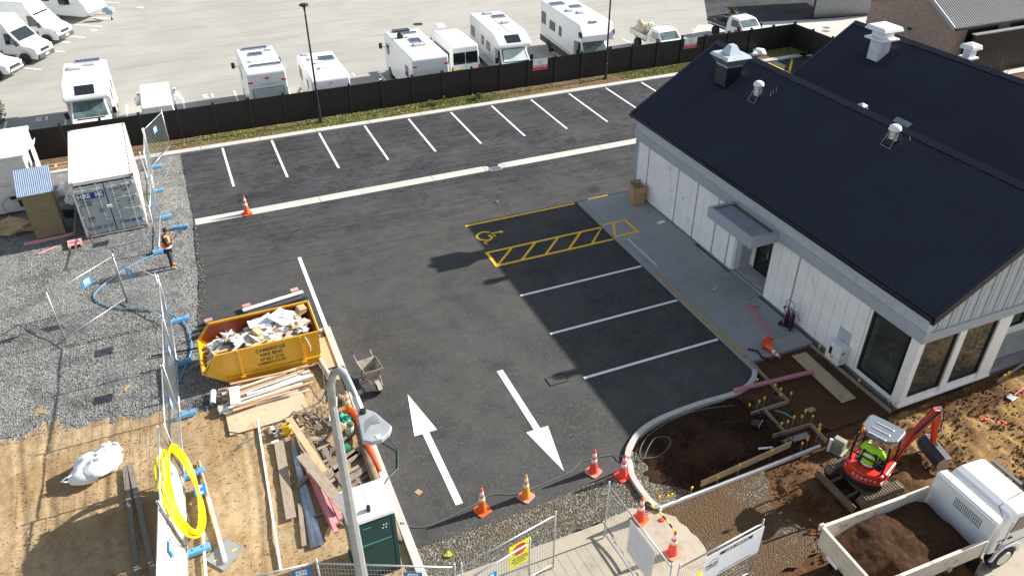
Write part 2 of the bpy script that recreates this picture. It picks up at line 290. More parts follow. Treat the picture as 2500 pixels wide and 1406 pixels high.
# ---------------- mesh helpers ----------------
class MB:
    def __init__(s): s.v = []; s.f = []; s.mi = []; s.M = Matrix.Identity(4); s.m = 0; s.uv = {}
    def av(s, pts):
        i = len(s.v); s.v += [tuple(s.M @ Vector(p)) for p in pts]; return i
    def face(s, idx): s.f.append(tuple(idx)); s.mi.append(s.m); return s
    def box(s, c, d, rz=0, rx=0, ry=0):
        x, y, z = (q / 2 for q in d); m = Matrix.Translation(c) @ Matrix.Rotation(rz, 4, 'Z') @ Matrix.Rotation(ry, 4, 'Y') @ Matrix.Rotation(rx, 4, 'X')
        i = s.av([m @ Vector(p) for p in ((-x, -y, -z), (x, -y, -z), (x, y, -z), (-x, y, -z), (-x, -y, z), (x, -y, z), (x, y, z), (-x, y, z))])
        for q in ((0, 3, 2, 1), (4, 5, 6, 7), (0, 1, 5, 4), (1, 2, 6, 5), (2, 3, 7, 6), (3, 0, 4, 7)): s.face([i + a for a in q])
        return s
    def bar(s, a, b, w, h, up=(0, 0, 1)):
        a = Vector(a); b = Vector(b); d = (b - a); L = d.length; d.normalize(); u = Vector(up)
        if abs(d.dot(u)) > .98: u = Vector((1, 0, 0))
        sd = d.cross(u).normalized(); u = sd.cross(d)
        i = s.av([p + sd * sx * w / 2 + u * sz * h / 2 for p in (a, b) for sx, sz in ((-1, -1), (1, -1), (1, 1), (-1, 1))])
        for q in ((0, 1, 2, 3), (7, 6, 5, 4), (0, 4, 5, 1), (1, 5, 6, 2), (2, 6, 7, 3), (3, 7, 4, 0)): s.face([i + a_ for a_ in q])
        return s
    def prism(s, pts, z0, z1):
        n = len(pts); i = s.av([(x, y, z0) for x, y in pts] + [(x, y, z1) for x, y in pts])
        s.face(range(i + n, i + 2 * n)); s.face(range(i + n - 1, i - 1, -1))
        for k in range(n): s.face((i + k, i + (k + 1) % n, i + n + (k + 1) % n, i + n + k))
        return s
    def extr(s, pts, dv):
        """closed 3d polygon pts extruded by vector dv"""
        n = len(pts); dv = Vector(dv); i = s.av(list(pts) + [Vector(p) + dv for p in pts])
        s.face(range(i + n, i + 2 * n)); s.face(range(i + n - 1, i - 1, -1))
        for k in range(n): s.face((i + k, i + (k + 1) % n, i + n + (k + 1) % n, i + n + k))
        return s
    def tube(s, pts, r, n=6, caps=True):
        pts = [Vector(p) for p in pts]; rs = r if isinstance(r, (list, tuple)) else [r] * len(pts); rings = []; pu = None
        for k, p in enumerate(pts):
            d = (pts[min(k + 1, len(pts) - 1)] - pts[max(k - 1, 0)]).normalized()
            u = pu if pu is not None else (Vector((0, 0, 1)) if abs(d.z) < .9 else Vector((1, 0, 0)))
            u = (u - d * u.dot(d)); u = u.normalized() if u.length > 1e-6 else Vector((0, 1, 0)); w = d.cross(u); pu = u
            rings.append(s.av([p + (u * math.cos(2 * math.pi * j / n) + w * math.sin(2 * math.pi * j / n)) * rs[k] for j in range(n)]))
        for a, b in zip(rings, rings[1:]):
            for j in range(n): s.face((a + j, a + (j + 1) % n, b + (j + 1) % n, b + j))
        if caps: s.face(range(rings[0] + n - 1, rings[0] - 1, -1)); s.face(range(rings[-1], rings[-1] + n))
        return s
    def lathe(s, prof, n=20, c=(0, 0, 0), axis='Z'):
        rings = []; M = {'Z': Matrix.Identity(3), 'X': Matrix(((0, 0, 1), (0, 1, 0), (-1, 0, 0))), 'Y': Matrix(((1, 0, 0), (0, 0, 1), (0, -1, 0)))}[axis]
        for r, z in prof: rings.append(s.av([Vector(c) + M @ Vector((r * math.cos(2 * math.pi * j / n), r * math.sin(2 * math.pi * j / n), z)) for j in range(n)]))
        for a, b in zip(rings, rings[1:]):
            for j in range(n): s.face((a + j, a + (j + 1) % n, b + (j + 1) % n, b + j))
        s.face(range(rings[0] + n - 1, rings[0] - 1, -1)); s.face(range(rings[-1], rings[-1] + n))
        return s
    def blob(s, c, r, seed=0, amp=.25, n=12, k=8, fr=2.):
        rnd = random.Random(seed); ph = [rnd.uniform(0, 6) for _ in range(6)]; c = Vector(c); rr = r if isinstance(r, tuple) else (r, r, r); rings = []
        for a in range(1, k):
            th = math.pi * a / k; pts = []
            for b in range(n):
                p = 2 * math.pi * b / n; d = 1 + amp * (math.sin(fr * p + ph[0] + th * 2) * .5 + math.sin(fr * 2.3 * p + ph[1]) * .3 * math.sin(th * 3 + ph[2]) + rnd.uniform(-.4, .4))
                pts.append(c + Vector((rr[0] * math.sin(th) * math.cos(p), rr[1] * math.sin(th) * math.sin(p), rr[2] * math.cos(th))) * d)
            rings.append(s.av(pts))
        t = s.av([c + Vector((0, 0, rr[2]))]); bt = s.av([c - Vector((0, 0, rr[2]))])
        for j in range(n): s.face((t, rings[0] + j, rings[0] + (j + 1) % n)); s.face((bt, rings[-1] + (j + 1) % n, rings[-1] + j))
        for a, b in zip(rings, rings[1:]):
            for j in range(n): s.face((a + j, b + j, b + (j + 1) % n, a + (j + 1) % n))
        return s
    def mesh(s, name, mats, smooth=False):
        me = bpy.data.meshes.new(name); me.from_pydata(s.v, [], s.f)
        for m in (mats if isinstance(mats, (list, tuple)) else [mats]): me.materials.append(m)
        me.polygons.foreach_set('material_index', s.mi)
        if smooth: me.polygons.foreach_set('use_smooth', [True] * len(s.f))
        me.update(); return me
def part(name, mb, mats, parent=None, bev=0, seg=2, smooth=False, label=None, recalc=False):
    me = mb.mesh(name, mats, smooth)
    if recalc or True:
        bm = bmesh.new(); bm.from_mesh(me); bmesh.ops.recalc_face_normals(bm, faces=bm.faces); bm.to_mesh(me); bm.free()
    o = bpy.data.objects.new(name, me); C.objects.link(o)
    if parent: o.parent = parent
    if bev:
        b = o.modifiers.new('bevel', 'BEVEL'); b.width = bev; b.segments = seg; b.limit_method = 'ANGLE'; b.angle_limit = R(35)
    if label: o['label'] = label
    return o
def thing(name, label, cat, loc=(0, 0, 0), rz=0, group=None):
    o = bpy.data.objects.new(name, None); C.objects.link(o); o.location = loc; o.rotation_euler = (0, 0, rz); o.empty_display_size = .2
    o['label'] = label; o['category'] = cat
    if group: o['group'] = group
    return o
def solo(name, mb, mats, label, cat, group=None, loc=(0, 0, 0), rz=0, **kw):
    o = part(name, mb, mats, **kw); o['label'] = label; o['category'] = cat
    if group: o['group'] = group
    o.location = loc; o.rotation_euler = (0, 0, rz); return o
def struct(name, mb, mats, **kw):
    o = part(name, mb, mats, **kw); o['kind'] = 'structure'; return o
def dup(root, loc=None, rz=None, label=None, group=None, mats=None):
    def cp(o, par):
        c = o.copy(); C.objects.link(c); c.parent = par; c.matrix_parent_inverse = o.matrix_parent_inverse.copy()
        for ch in KIDS.get(o.name, []): cp(ch, c)
        return c
    KIDS = {}
    for o in bpy.data.objects:
        if o.parent: KIDS.setdefault(o.parent.name, []).append(o)
    r = cp(root, None)
    if loc is not None: r.location = loc
    if rz is not None: r.rotation_euler = (r.rotation_euler[0], r.rotation_euler[1], rz)
    if label: r['label'] = label
    if group: r['group'] = group
    return r
def text(s, size, M, m, parent, name='lettering', ext=.002, align='CENTER', sx=1., bold=0.):
    cu = bpy.data.curves.new(name, 'FONT'); cu.body = s; cu.size = size; cu.extrude = ext; cu.align_x = align; cu.align_y = 'CENTER'; cu.offset = bold; cu.resolution_u = 2
    t = bpy.data.objects.new('tmp', cu); C.objects.link(t)
    dg = bpy.context.evaluated_depsgraph_get(); me = bpy.data.meshes.new_from_object(t.evaluated_get(dg)); bpy.data.objects.remove(t)
    me.transform(M @ Matrix.Diagonal((sx, 1, 1, 1))); me.materials.clear(); me.materials.append(m)
    o = bpy.data.objects.new(name, me); C.objects.link(o); o.parent = parent; return o
def frame(o, x, y):
    """matrix with origin o, text x axis, text y axis"""
    x = Vector(x).normalized(); y = Vector(y); z = x.cross(y).normalized(); y = z.cross(x)
    return Matrix(((x.x, y.x, z.x, o[0]), (x.y, y.y, z.y, o[1]), (x.z, y.z, z.z, o[2]), (0, 0, 0, 1)))
def jag(pts, step=.3, amp=.06, seed=1):
    rnd = random.Random(seed); out = []
    for a, b in zip(pts, pts[1:] + pts[:1]):
        a = Vector(a); b = Vector(b); L = (b - a).length; n = max(1, int(L / step)); nn = Vector((-(b - a).y, (b - a).x)) / max(L, 1e-6)
        for k in range(n): out.append(tuple(a + (b - a) * k / n + nn * (rnd.uniform(-amp, amp) if k else 0)))
    return out
def sheet(name, pts, z, m, thick=None, kind='structure', amp=0, step=.3, seed=1):
    if amp: pts = jag(pts, step, amp, seed)
    mb = MB()
    if thick: mb.prism(pts, z - thick, z)
    else: mb.face(range(mb.av([(x, y, z) for x, y in pts]), len(pts)))
    o = part(name, mb, m)
    if kind: o['kind'] = kind
    return o
from mathutils import noise as mn
def inside(x, y, P):
    c = False; j = len(P) - 1
    for i in range(len(P)):
        xi, yi = P[i][:2]; xj, yj = P[j][:2]
        if (yi > y) != (yj > y) and x < (xj - xi) * (y - yi) / (yj - yi) + xi: c = not c
        j = i
    return c
def field(name, P, step, h, m, kind='structure', smooth=True):
    xs = [p[0] for p in P]; ys = [p[1] for p in P]; x0 = min(xs); y0 = min(ys); nx = int((max(xs) - x0) / step) + 1; ny = int((max(ys) - y0) / step) + 1
    mb = MB(); idx = {}
    def g(i, j):
        if (i, j) not in idx:
            x = x0 + i * step; y = y0 + j * step; idx[(i, j)] = mb.av([(x, y, h(x, y))])
        return idx[(i, j)]
    for i in range(nx):
        for j in range(ny):
            if inside(x0 + (i + .5) * step, y0 + (j + .5) * step, P): mb.face((g(i, j), g(i + 1, j), g(i + 1, j + 1), g(i, j + 1)))
    o = part(name, mb, m, smooth=smooth)
    if kind: o['kind'] = kind
    return o
def fb(x, y, s, o=3, seed=0.):
    v = 0; a = 1
    for k in range(o): v += a * mn.noise(Vector((x * s + seed, y * s, seed * 1.7))); s *= 2.1; a *= .5
    return v
# ---------------- ground ----------------
GZ = -.5      # level of the vehicle yard beyond the fence
sheet('ground', [(-60, -20), (120, -20), (120, 43.2), (-60, 43.2)], -.06, M_soil)
sheet('yard', [(-120, 43.2), (160, 43.2), (160, 260), (-120, 260)], GZ, M_yard)
struct('retaining_edge', MB().box((20, 43.25, -.3), (160, .1, .5)), M_conc)
# asphalt car park with its kerbs
curve = [(9.30, 13.4), (9.42, 13.75), (9.75, 14.12), (10.33, 14.5), (11.19, 14.74), (12.6, 14.84), (14.14, 14.82), (14.9, 15.1), (15.3, 15.5)]
P_as = [(-.98, 41.2), (-.95, 33.2), (-1.02, 33.0), (-1.2, 28.3), (-1.5, 25.8), (-1.35, 23.4), (2.62, 23.4), (2.84, 23.2), (2.84, 13.06), (5.2, 13.08), (7.4, 13.2)] + curve + [(15.3, 28.3), (18.6, 28.4), (35, 29), (35, 37), (40.4, 37), (40.4, 41.2)]
asph = sheet('road', [tuple(p) for p in P_as], 0.02, M_asph, thick=.05)
# painted markings are parts of the road
def mark(name, pts, m=M_line, z=.029):
    mb = MB(); mb.prism(pts, z - .003, z); return part(name, mb, m, asph)
for i in range(16):
    x = 1.0 + 2.53 * i
    if x < 30: mark('bay_line', [(x, 36.35), (x + .11, 36.35), (x + .11, 41.15), (x, 41.15)])
for y in (22.55, 19.95, 17.35): mark('bay_line', [(9.95, y - .055), (15.25, y - .055), (15.25, y + .055), (9.95, y + .055)], z=.033)
mark('edge_line', [(2.66, 23.5), (2.8, 23.5), (2.8, 28.65), (2.66, 28.65)])
mark('yellow_line', [(9.88, 28.33), (15.2, 28.33), (15.2, 28.45), (9.88, 28.45)], M_yline)
def arrow(x, y0, y1, yh, s):
    mb = MB(); mb.prism([(x - .105, y0), (x + .105, y0), (x + .105, yh), (x - .105, yh)] if s > 0 else [(x - .105, yh), (x + .105, yh), (x + .105, y0), (x - .105, y0)], .026, .029)
    mb.prism([(x - .36, yh + s * .001), (x + .36, yh + s * .001), (x, y1)], .026, .029); return part('direction_arrow', mb, M_line, asph)
arrow(4.38, 14.0, 18.88, 16.98, 1); arrow(7.55, 18.8, 13.95, 15.8, -1)
# hatched access strip of the accessible bay (runs up onto the pavement)
mb = MB(); Z0, Z1 = .030, .033; ys, ye = 24.86, 25.95; xe = 15.26
for y in (ys, ye): mb.prism([(9.85, y - .06), (xe, y - .06), (xe, y + .06), (9.85, y + .06)], Z0, Z1)
mb.prism([(9.85, ys + .06), (9.98, ys + .06), (9.98, ye - .06), (9.85, ye - .06)], Z0, Z1)
for i in range(6):
    a = 9.92 + i * 1.07; b = a + 1.0
    if b < xe: mb.prism([(a, ys + .06), (a + .15, ys + .06), (b + .15 if b + .15 < xe else xe, ye - .06), (b, ye - .06)], Z0, Z1)
part('hatched_strip', mb, M_yline, asph)
# accessible symbol: wheel arc, seated figure
mb = MB(); cx, cy = 10.35, 27.25
for k_ in range(22):
    a, b = R(35 + k_ * 10.5), R(35 + (k_ + 1) * 10.5 - (2.5 if k_ % 7 == 6 else 0))
    mb.prism([(cx + r_ * math.cos(t_), cy + r_ * math.sin(t_)) for r_, t_ in ((.29, a), (.4, a), (.4, b), (.29, b))], Z0, Z1)
def stroke(a, b, w):
    a = Vector(a); b = Vector(b); n = Vector((-(b - a).y, (b - a).x)).normalized() * w / 2
    mb.prism([tuple(a - n), tuple(b - n), tuple(b + n), tuple(a + n)], Z0, Z1)
stroke((10.66, 27.34), (11.02, 27.33), .1); stroke((10.53, 27.27), (10.58, 26.98), .13); stroke((10.72, 27.22), (10.75, 27.04), .08); stroke((10.56, 26.95), (10.12, 26.74), .09); stroke((10.10, 26.74), (10.2, 26.58), .08)
mb.prism([(11.12 + .1 * math.cos(R(30 * q)), 27.32 + .1 * math.sin(R(30 * q))) for q in range(12)], Z0, Z1)
part('wheelchair_symbol', mb, M_yline, asph)
for p in ([(36.0, 38.6), (36.13, 38.6), (36.13, 41.1), (36.0, 41.1)], [(36.2, 39.2), (36.3, 39.1), (38.0, 40.9), (37.9, 41.0)]): mark('yellow_line', p, M_yline)
# old seams and tar joints
def strip(pts, w, z, m, name='seam'):
    mb = MB()
    for a, b in zip(pts, pts[1:]):
        a = Vector(a); b = Vector(b); n = Vector((-(b - a).y, (b - a).x)).normalized() * w / 2; mb.prism([tuple(a - n), tuple(b - n), tuple(b + n), tuple(a + n)], z - .002, z)
    return part(name, mb, m, asph)
strip([(-1.1, 28.6), (4, 28.5), (9.8, 28.3)], .02, .0245, M_newasph, 'seam')
# drainage channel
ch = MB()
for a, b in ((-.95, 12.75), (13.75, 60)):
    x = a
    while x < b:
        e = min(b, x + 5.5)
        if e > 18.9 and x < 18.9: e = min(b, x + 5.5)
        ch.prism([(x + .008, 33.14), (e - .008, 33.14), (e - .008, 33.72), (x + .008, 33.72)], -.03, .027); x = e
ch.prism([(12.76, 33.14), (13.0, 33.22), (13.0, 33.6), (12.76, 33.72)], -.03, .026); ch.prism([(13.5, 33.22), (13.74, 33.14), (13.74, 33.72), (13.5, 33.6)], -.03, .026)
struct('drainage_channel', ch, M_kerb, bev=.01)
def grate(x, y, w, d, label, n=9, rz=0):
    t = thing('drain_grate', label, 'drain grate', (x, y, .02), rz)
    f = MB(); 
    for sx in (-1, 1): f.box((sx * (w / 2 - .02), 0, .012), (.04, d, .02))
    for sy in (-1, 1): f.box((0, sy * (d / 2 - .02), .012), (w - .08, .04, .02))
    part('frame', f, M_galv if n == 9 else M_iron, t)
    b = MB()
    for i in range(n): b.box((-w / 2 + .06 + (w - .12) * i / (n - 1), 0, .010), (.024, d - .08, .016))
    part('bars', b, M_galv if n == 9 else mat('worn_grate', (.2, .18, .16), .6, .2), t); part('pit', MB().box((0, 0, .003), (w - .08, d - .08, .004)), M_black, t)
grate(13.25, 33.2, .62, .42, 'slotted grate set in the white concrete drainage channel', 9)
grate(9.1, 17.62, .66, .42, 'dark rectangular stormwater grate in the asphalt near the front arrows', 10)
M_cover = mat('iron_cover', (.045, .042, .038), .6, .3, var=.3, scale=20)
def cover(x, y, r, label, z=.02, m=None):
    mb = MB().lathe([(r, 0), (r, .006), (r - .03, .008), (r - .035, .003), (0.01, .003)], 24)
    for i in range(-4, 5):
        w = math.sqrt(max(0, (r - .05) ** 2 - (i * r / 5) ** 2)); mb.box((i * r / 5, 0, .005), (.025, 2 * w, .006))
    solo('manhole_cover', mb, m or M_cover, label, 'manhole cover', loc=(x, y, z))
cover(4.4, 37.1, .33, 'round iron manhole cover in the second bay from the far left'); cover(18.2, 34.85, .33, 'round manhole cover with a dusty ring beside the channel'); cover(16.65, 29.3, .32, 'round manhole cover in the lane nearest the cardboard box')
for a, b, l in ((45.2, 48.6, 'leftmost'), (46.0, 47.9, 'middle'), (46.7, 48.6, 'rightmost')): cover(a, b - 1.2, .3, l + ' of three small manhole covers on the far concrete strip', GZ + .004)
cover(17.9, 60.9, .4, 'round manhole cover far out in the concrete yard', GZ + .004)
# kerbs
kb = MB(); x = -12.
while x < 39.2: kb.prism([(x, 41.22), (x + 2.99, 41.22), (x + 2.99, 41.66), (x, 41.66)], -.05, .11); x += 3
kb.prism([(39.0, 41.22), (39.4, 41.22), (39.9, 40.9), (40.2, 40.3), (40.2, 36), (40.5, 36), (40.5, 40.5), (40.1, 41.3), (39.5, 41.66), (39.0, 41.66)], -.05, .11)
struct('kerb', kb, M_kerb, bev=.02)
kb = MB()
def kerb_run(pts, w, z, mb):
    P = [Vector(p) for p in pts]; L = []; Rr = []
    for i, p in enumerate(P):
        d = (P[min(i + 1, len(P) - 1)] - P[max(i - 1, 0)]).normalized(); n = Vector((-d.y, d.x)); L.append(p); Rr.append(p - n * w)
    for i in range(len(P) - 1): mb.prism([tuple(L[i]), tuple(Rr[i]), tuple(Rr[i + 1]), tuple(L[i + 1])], -.08, z)
kc = [(9.27, 11.58), (9.14, 11.9), (9.1, 12.4), (9.14, 13.0)] + [(x, y) for x, y in curve]
sm = []
for i in range(len(kc) - 1):
    p0, p1, p2, p3 = (Vector(kc[max(0, min(len(kc) - 1, i + q))]) for q in (-1, 0, 1, 2))
    for k_ in range(6):
        t = k_ / 6; sm.append(tuple(.5 * ((2 * p1) + (p2 - p0) * t + (2 * p0 - 5 * p1 + 4 * p2 - p3) * t * t + (3 * p1 - p0 - 3 * p2 + p3) * t ** 3)))
sm.append(kc[-1])
kerb_run(sm, .17, .13, kb)
struct('curved_kerb', kb, M_kerb, bev=.01)
kb = MB(); kb.prism([(15.30, 15.5), (15.52, 15.5), (15.52, 28.3), (15.30, 28.3)], -.05, .125); struct('pavement_kerb', kb, M_conc, bev=.015)
kb = MB(); kb.prism([(2.62, 12.0), (2.85, 12.0), (2.85, 23.38), (2.62, 23.38)], -.08, .12); kb.prism([(1.9, 23.26), (2.61, 23.26), (2.61, 23.42), (1.9, 23.42)], -.08, .08); struct('side_kerb', kb, M_kerb, bev=.012)
# pavement beside the building
pv = MB(); ylist = [15.78, 16.5, 18.85, 20.8, 23.0, 25.35, 28.28]
for a, b in zip(ylist, ylist[1:]):
    pv.prism([(15.53, a + .006), (18.07 if b < 25 else 18.22, a + .006), (18.07 if b < 25 else 18.22, b - .006), (15.53, b - .006)], -.05, .135)
pv.prism([(18.08, 18.86), (19.2, 18.86), (19.2, 20.68), (18.08, 20.68)], -.05, .135)
pave = struct('pavement', pv, M_conc, bev=.006)
def onp(name, pts, m, z=.1385): mb = MB(); mb.prism(pts, z - .003, z); return part(name, mb, m, pave)
for y in (24.86, 25.95): onp('yellow_line', [(15.32, y - .06), (16.5, y - .06), (16.5, y + .06), (15.32, y + .06)], M_yline)
onp('yellow_line', [(16.37, 24.93), (16.5, 24.93), (16.5, 25.88), (16.37, 25.88)], M_yline); onp('yellow_line', [(15.32, 25.0), (15.45, 25.0), (15.9, 25.88), (15.75, 25.88)], M_yline)
onp('white_line', [(15.72, 22.2), (15.76, 22.2), (15.76, 24.5), (15.72, 24.5)], M_line)
sheet('pavement_edge_mark', [(15.35, 28.33), (16.9, 28.36), (16.9, 28.42), (15.35, 28.39)], .028, M_line)['kind'] = 'structure'
mark('yellow_line', [(15.95, 28.43), (17.0, 28.45), (17.0, 28.56), (15.95, 28.54)], M_yline)
# footpath along the front
fp = MB()
for a, b in ((-6, -1.5), (-1.5, 3.0), (3.0, 7.7)): fp.prism([(a, 6), (b - .01, 6), (b - .01, 11.9), (a, 11.9)], -.06, .03)
fp.prism(jag([(7.7, 6), (9.4, 6), (9.5, 9.4), (9.75, 10.3), (9.6, 11.3), (9.3, 11.6), (8.6, 12.05), (7.7, 11.95)], .18, .05, 6), -.06, .03)
struct('footpath', fp, M_path, bev=.004)
sheet('street', [(-60, -40), (60, -40), (60, 6.2), (-60, 6.2)], -.03, M_path)
# gravel, sand and soil
def hsand(x, y):
    h = .006 + .035 * fb(x, y, .9, 4, 3) + .016 * fb(x, y, 5, 3, 8)
    for c, w in ((-5.9, .14), (-4.35, .14), (-.9, .12), (-6.8, .12)):   # wheel ruts
        d = abs(x - c - .25 * math.sin(y * .5 + c)); h += -.03 * max(0, 1 - d / w) + .012 * max(0, 1 - abs(d - w - .06) / .07) + (.014 * math.sin(y * 42 + (20 if x > c else -20) * (x - c)) if d < w else 0)
    return h
field('sand_ground', [(-9, 12), (2.62, 12), (2.62, 22.9), (-9, 22.9)], .07, hsand, M_sand)
def yb(x):
    P = [(-14, 21.7), (-7.47, 21.64), (-6.0, 21.7), (-4.6, 21.25), (-2.88, 21.05), (-1.6, 20.75), (-.9, 20.9), (-.3, 21.9), (1.8, 22.4), (3, 23)]
    for (a, b), (c, d) in zip(P, P[1:]):
        if a <= x <= c: return b + (d - b) * (x - a) / (c - a)
    return 21.7
Pg = [(-14, 20.0), (2.2, 20.0), (2.6, 23.3), (2.2, 23.8), (-.6, 24.0), (-.7, 41.2), (-14, 41.2)]
def hgr(x, y):
    h = .034 + .035 * fb(x, y, .7, 4, 21) + .012 * fb(x, y, 5, 2, 33)
    d = yb(x) - y + .22 * fb(x, y, 1.8, 4, 55)
    if d > -.3: h -= (d + .3) * .16
    e = min(x + 1.75 + .25 * (y > 30), 24.2 - y if x > -1.2 else 9) if y > 23.2 else -9
    if x > -2 and y > 23.2: h -= max(0, min(1, (x + 1.9) / .8)) * .055
    return h
field('gravel_ground', Pg, .12, hgr, M_gravel)
sheet('front_gravel', jag([(2.86, 11.85), (7.7, 11.95), (9.2, 11.7), (9.1, 13.3), (7.4, 13.25), (5.2, 13.12), (2.86, 13.1)], .2, .05, 5), .012, M_gravel2)
M_gravel3 = stone_mat('muddy_gravel', [(0, (.06, .045, .03)), (.4, (.13, .1, .07)), (.85, (.2, .165, .12)), (1, (.36, .32, .26))], 20, (.11, .068, .036), .47)
sheet('right_gravel', jag([(8.7, 8.6), (12.6, 8.9), (12.2, 10.4), (12.9, 11.75), (8.9, 11.75), (8.7, 10.8)], .25, .12, 9), .022, M_gravel3)
sheet('kerb_gravel', jag([(9.25, 11.7), (10.6, 11.75), (10.1, 12.3), (9.9, 13.2), (9.75, 14.0), (9.35, 13.6), (9.25, 12.6)], .15, .05, 5), .05, M_gravel2)
def hx(x, y):
    d = 1. - min(1, (((x - 12.0) / 2.7) ** 2 + ((y - 13.1) / 1.35) ** 2)); return .02 + (.30 * d * (.6 + .6 * fb(x, y, .9, 3, 5)) if d > 0 else 0) + .05 * fb(x, y, 3.2, 4, 2)
field('topsoil_bed', [(9.45, 11.75), (14.6, 11.85), (15.2, 12.6), (15.25, 15.2), (14.3, 14.75), (12.6, 14.6), (11.2, 14.5), (10.35, 14.25), (9.75, 13.8), (9.5, 13.2)], .07, hx, M_topsoil)
field('levelled_soil', [(14.2, 12.4), (17.95, 12.1), (17.95, 15.75), (15.4, 15.75), (15.2, 14.9), (14.0, 14.65)], .12, lambda x, y: .05 + .02 * fb(x, y, 1.5, 3, 6), M_levelsoil)
def hd(x, y):
    h = .05 + .09 * fb(x, y, .8, 3, 12) + .06 * fb(x, y, 4, 3, 9)
    d = math.hypot(x - 16.3, y - 9.3)
    if d < 1.1: h += .32 * (1 - d / 1.1)
    return h
def hd2(x, y):
    d = (x - 12.5) + .5 * fb(x, y, .9, 4, 71)
    return hd(x, y) - max(0, .6 - d) * .3 - max(0, 8.9 - y) * .15
field('dug_ground', [(10.6, 8.2), (17.8, 8.2), (24, 8.4), (24.5, 12.2), (18.0, 11.95), (14.9, 11.7), (10.8, 11.6)], .08, hd2, M_soil)
field('clay_ground', [(16.8, 8.6), (26, 8.6), (26, 12.0), (18, 11.9), (16.8, 11.6)], .09, lambda x, y: hd(x, y) - .02 + .13 * fb(x, y, .55, 4, 40) + .04 * min(1, (x - 18) / 2), M_clay)
sheet('truck_stand', [(9.8, 4), (30, 4), (30, 8.4), (12.0, 8.35), (9.9, 8.0)], .012, M_soil); sheet('dirty_road', jag([(15.2, 4), (30, 4), (30, 7.2), (17, 7.3), (15.6, 7.0)], .3, .08, 2), .02, M_path)
M_verge = soil_mat('verge_earth_brown', (.17, .11, .06), (.12, .075, .04), (.25, .2, .12), 2.5)
# verge: earth under the grass
sheet('verge_earth', [(-12, 41.66), (41.5, 41.66), (41.5, 43.2), (-12, 43.2)], .05, M_verge)
sheet('corner_earth', [(40.5, 36), (41.5, 36), (41.5, 41.66), (40.5, 41.66)], .05, M_soil)
# yard extras: darker asphalt beyond, strips
sheet('dark_yard_surface', [(38.9, 51.9), (47.6, 49.4), (60, 47.5), (75, 58), (60, 68), (44, 60)], GZ + .004, M_asph)
sheet('far_path', [(36, 43.3), (60, 43.3), (60, 47.6), (47.4, 49.6), (38.0, 52.0), (36, 50)], GZ + .008, M_kerb)
ym = bpy.data.objects['yard']
def ymark(a, b, w=.11):
    a = Vector(a); b = Vector(b); n = Vector((-(b - a).y, (b - a).x)).normalized() * w / 2
    part('bay_line', MB().prism([tuple(a - n), tuple(b - n), tuple(b + n), tuple(a + n)], GZ + .002, GZ + .006), M_line, ym)
for x in (-13.1, -10, -6.85, -3.55, -.35, 2.75, 5.9, 9.0, 12.05, 15.2, 18.3, 21.5, 24.6, 27.7, 30.8, 34, 37): ymark((x, 43.6), (x, 51.3))
dv = Vector((math.cos(R(-36)), math.sin(R(-36))))
for p in ((-3.6, 77.2), (-4.35, 72.2), (-5.0, 70.15), (-6.1, 67.4), (-7.4, 64.2), (-8.7, 60.6)): ymark(Vector(p) - dv * 5.2, p)
for s, x, y, rz in (('15', -8.1, 50.9, 180), ('13', 1.2, 51.0, 180), ('10', 10.2, 51.3, 180), ('3', -2.0, 74.9, 55), ('4', -5.6, 69.2, 55), ('5', -7.4, 66.7, 55), ('7', 28.6, 51.2, 180), ('6', 33.2, 51.2, 180)):
    text(s, .85, Matrix.Translation((x, y, GZ + .006)) @ Matrix.Rotation(R(rz), 4, 'Z'), M_line, ym, 'bay_number', sx=1.0, bold=.02)
# pavement drain box near the step
part('service_lid', MB().box((16.15, 16.35, .137), (.42, .3, .008)), M_greysheet, pave)

# loose stones along the edges of the asphalt
def stones(name, P, n, rmin, rmax, m, z=.02, seed=3):
    rnd = random.Random(seed); mb = MB(); xs = [p[0] for p in P]; ys = [p[1] for p in P]; k_ = 0
    while k_ < n:
        x = rnd.uniform(min(xs), max(xs)); y = rnd.uniform(min(ys), max(ys))
        if not inside(x, y, P): continue
        r = rnd.uniform(rmin, rmax); a = rnd.uniform(0, 6); i = mb.av([(x + r * math.cos(a + q * 2.1) * (1 if q < 3 else 0), y + r * math.sin(a + q * 2.1) * (.8 if q < 3 else 0), z + (r * .8 if q == 3 else -.01)) for q in range(4)])
        for f in ((0, 1, 3), (1, 2, 3), (2, 0, 3)): mb.face([i + q for q in f])
        k_ += 1
    o = part(name, mb, m); o['kind'] = 'stuff'; return o
stones('loose_gravel', [(-8, 21.5), (-1.3, 21), (-.9, 30), (-1.0, 41), (-8, 33)], 9000, .015, .04, M_loose, .05, 1)
stones('loose_gravel', [(2.9, 11.9), (9.2, 11.8), (9.1, 13.3), (7.4, 13.2), (2.9, 13.15)], 5000, .012, .03, M_loose, .015, 2)
stones('soil_clods', [(12.2, 8.4), (24, 8.6), (24, 12.1), (18, 11.8), (13, 11.6)], 2600, .02, .07, M_soil, .09, 3)
stones('soil_clods', [(9.9, 12.0), (14.4, 12.1), (14.2, 14.4), (10.4, 14.1)], 1500, .015, .05, M_topsoil, .18, 4)
stones('sand_clods', [(-7, 12.3), (2.6, 12.3), (2.6, 20), (-7, 21)], 2600, .012, .035, M_sand, .03, 5)
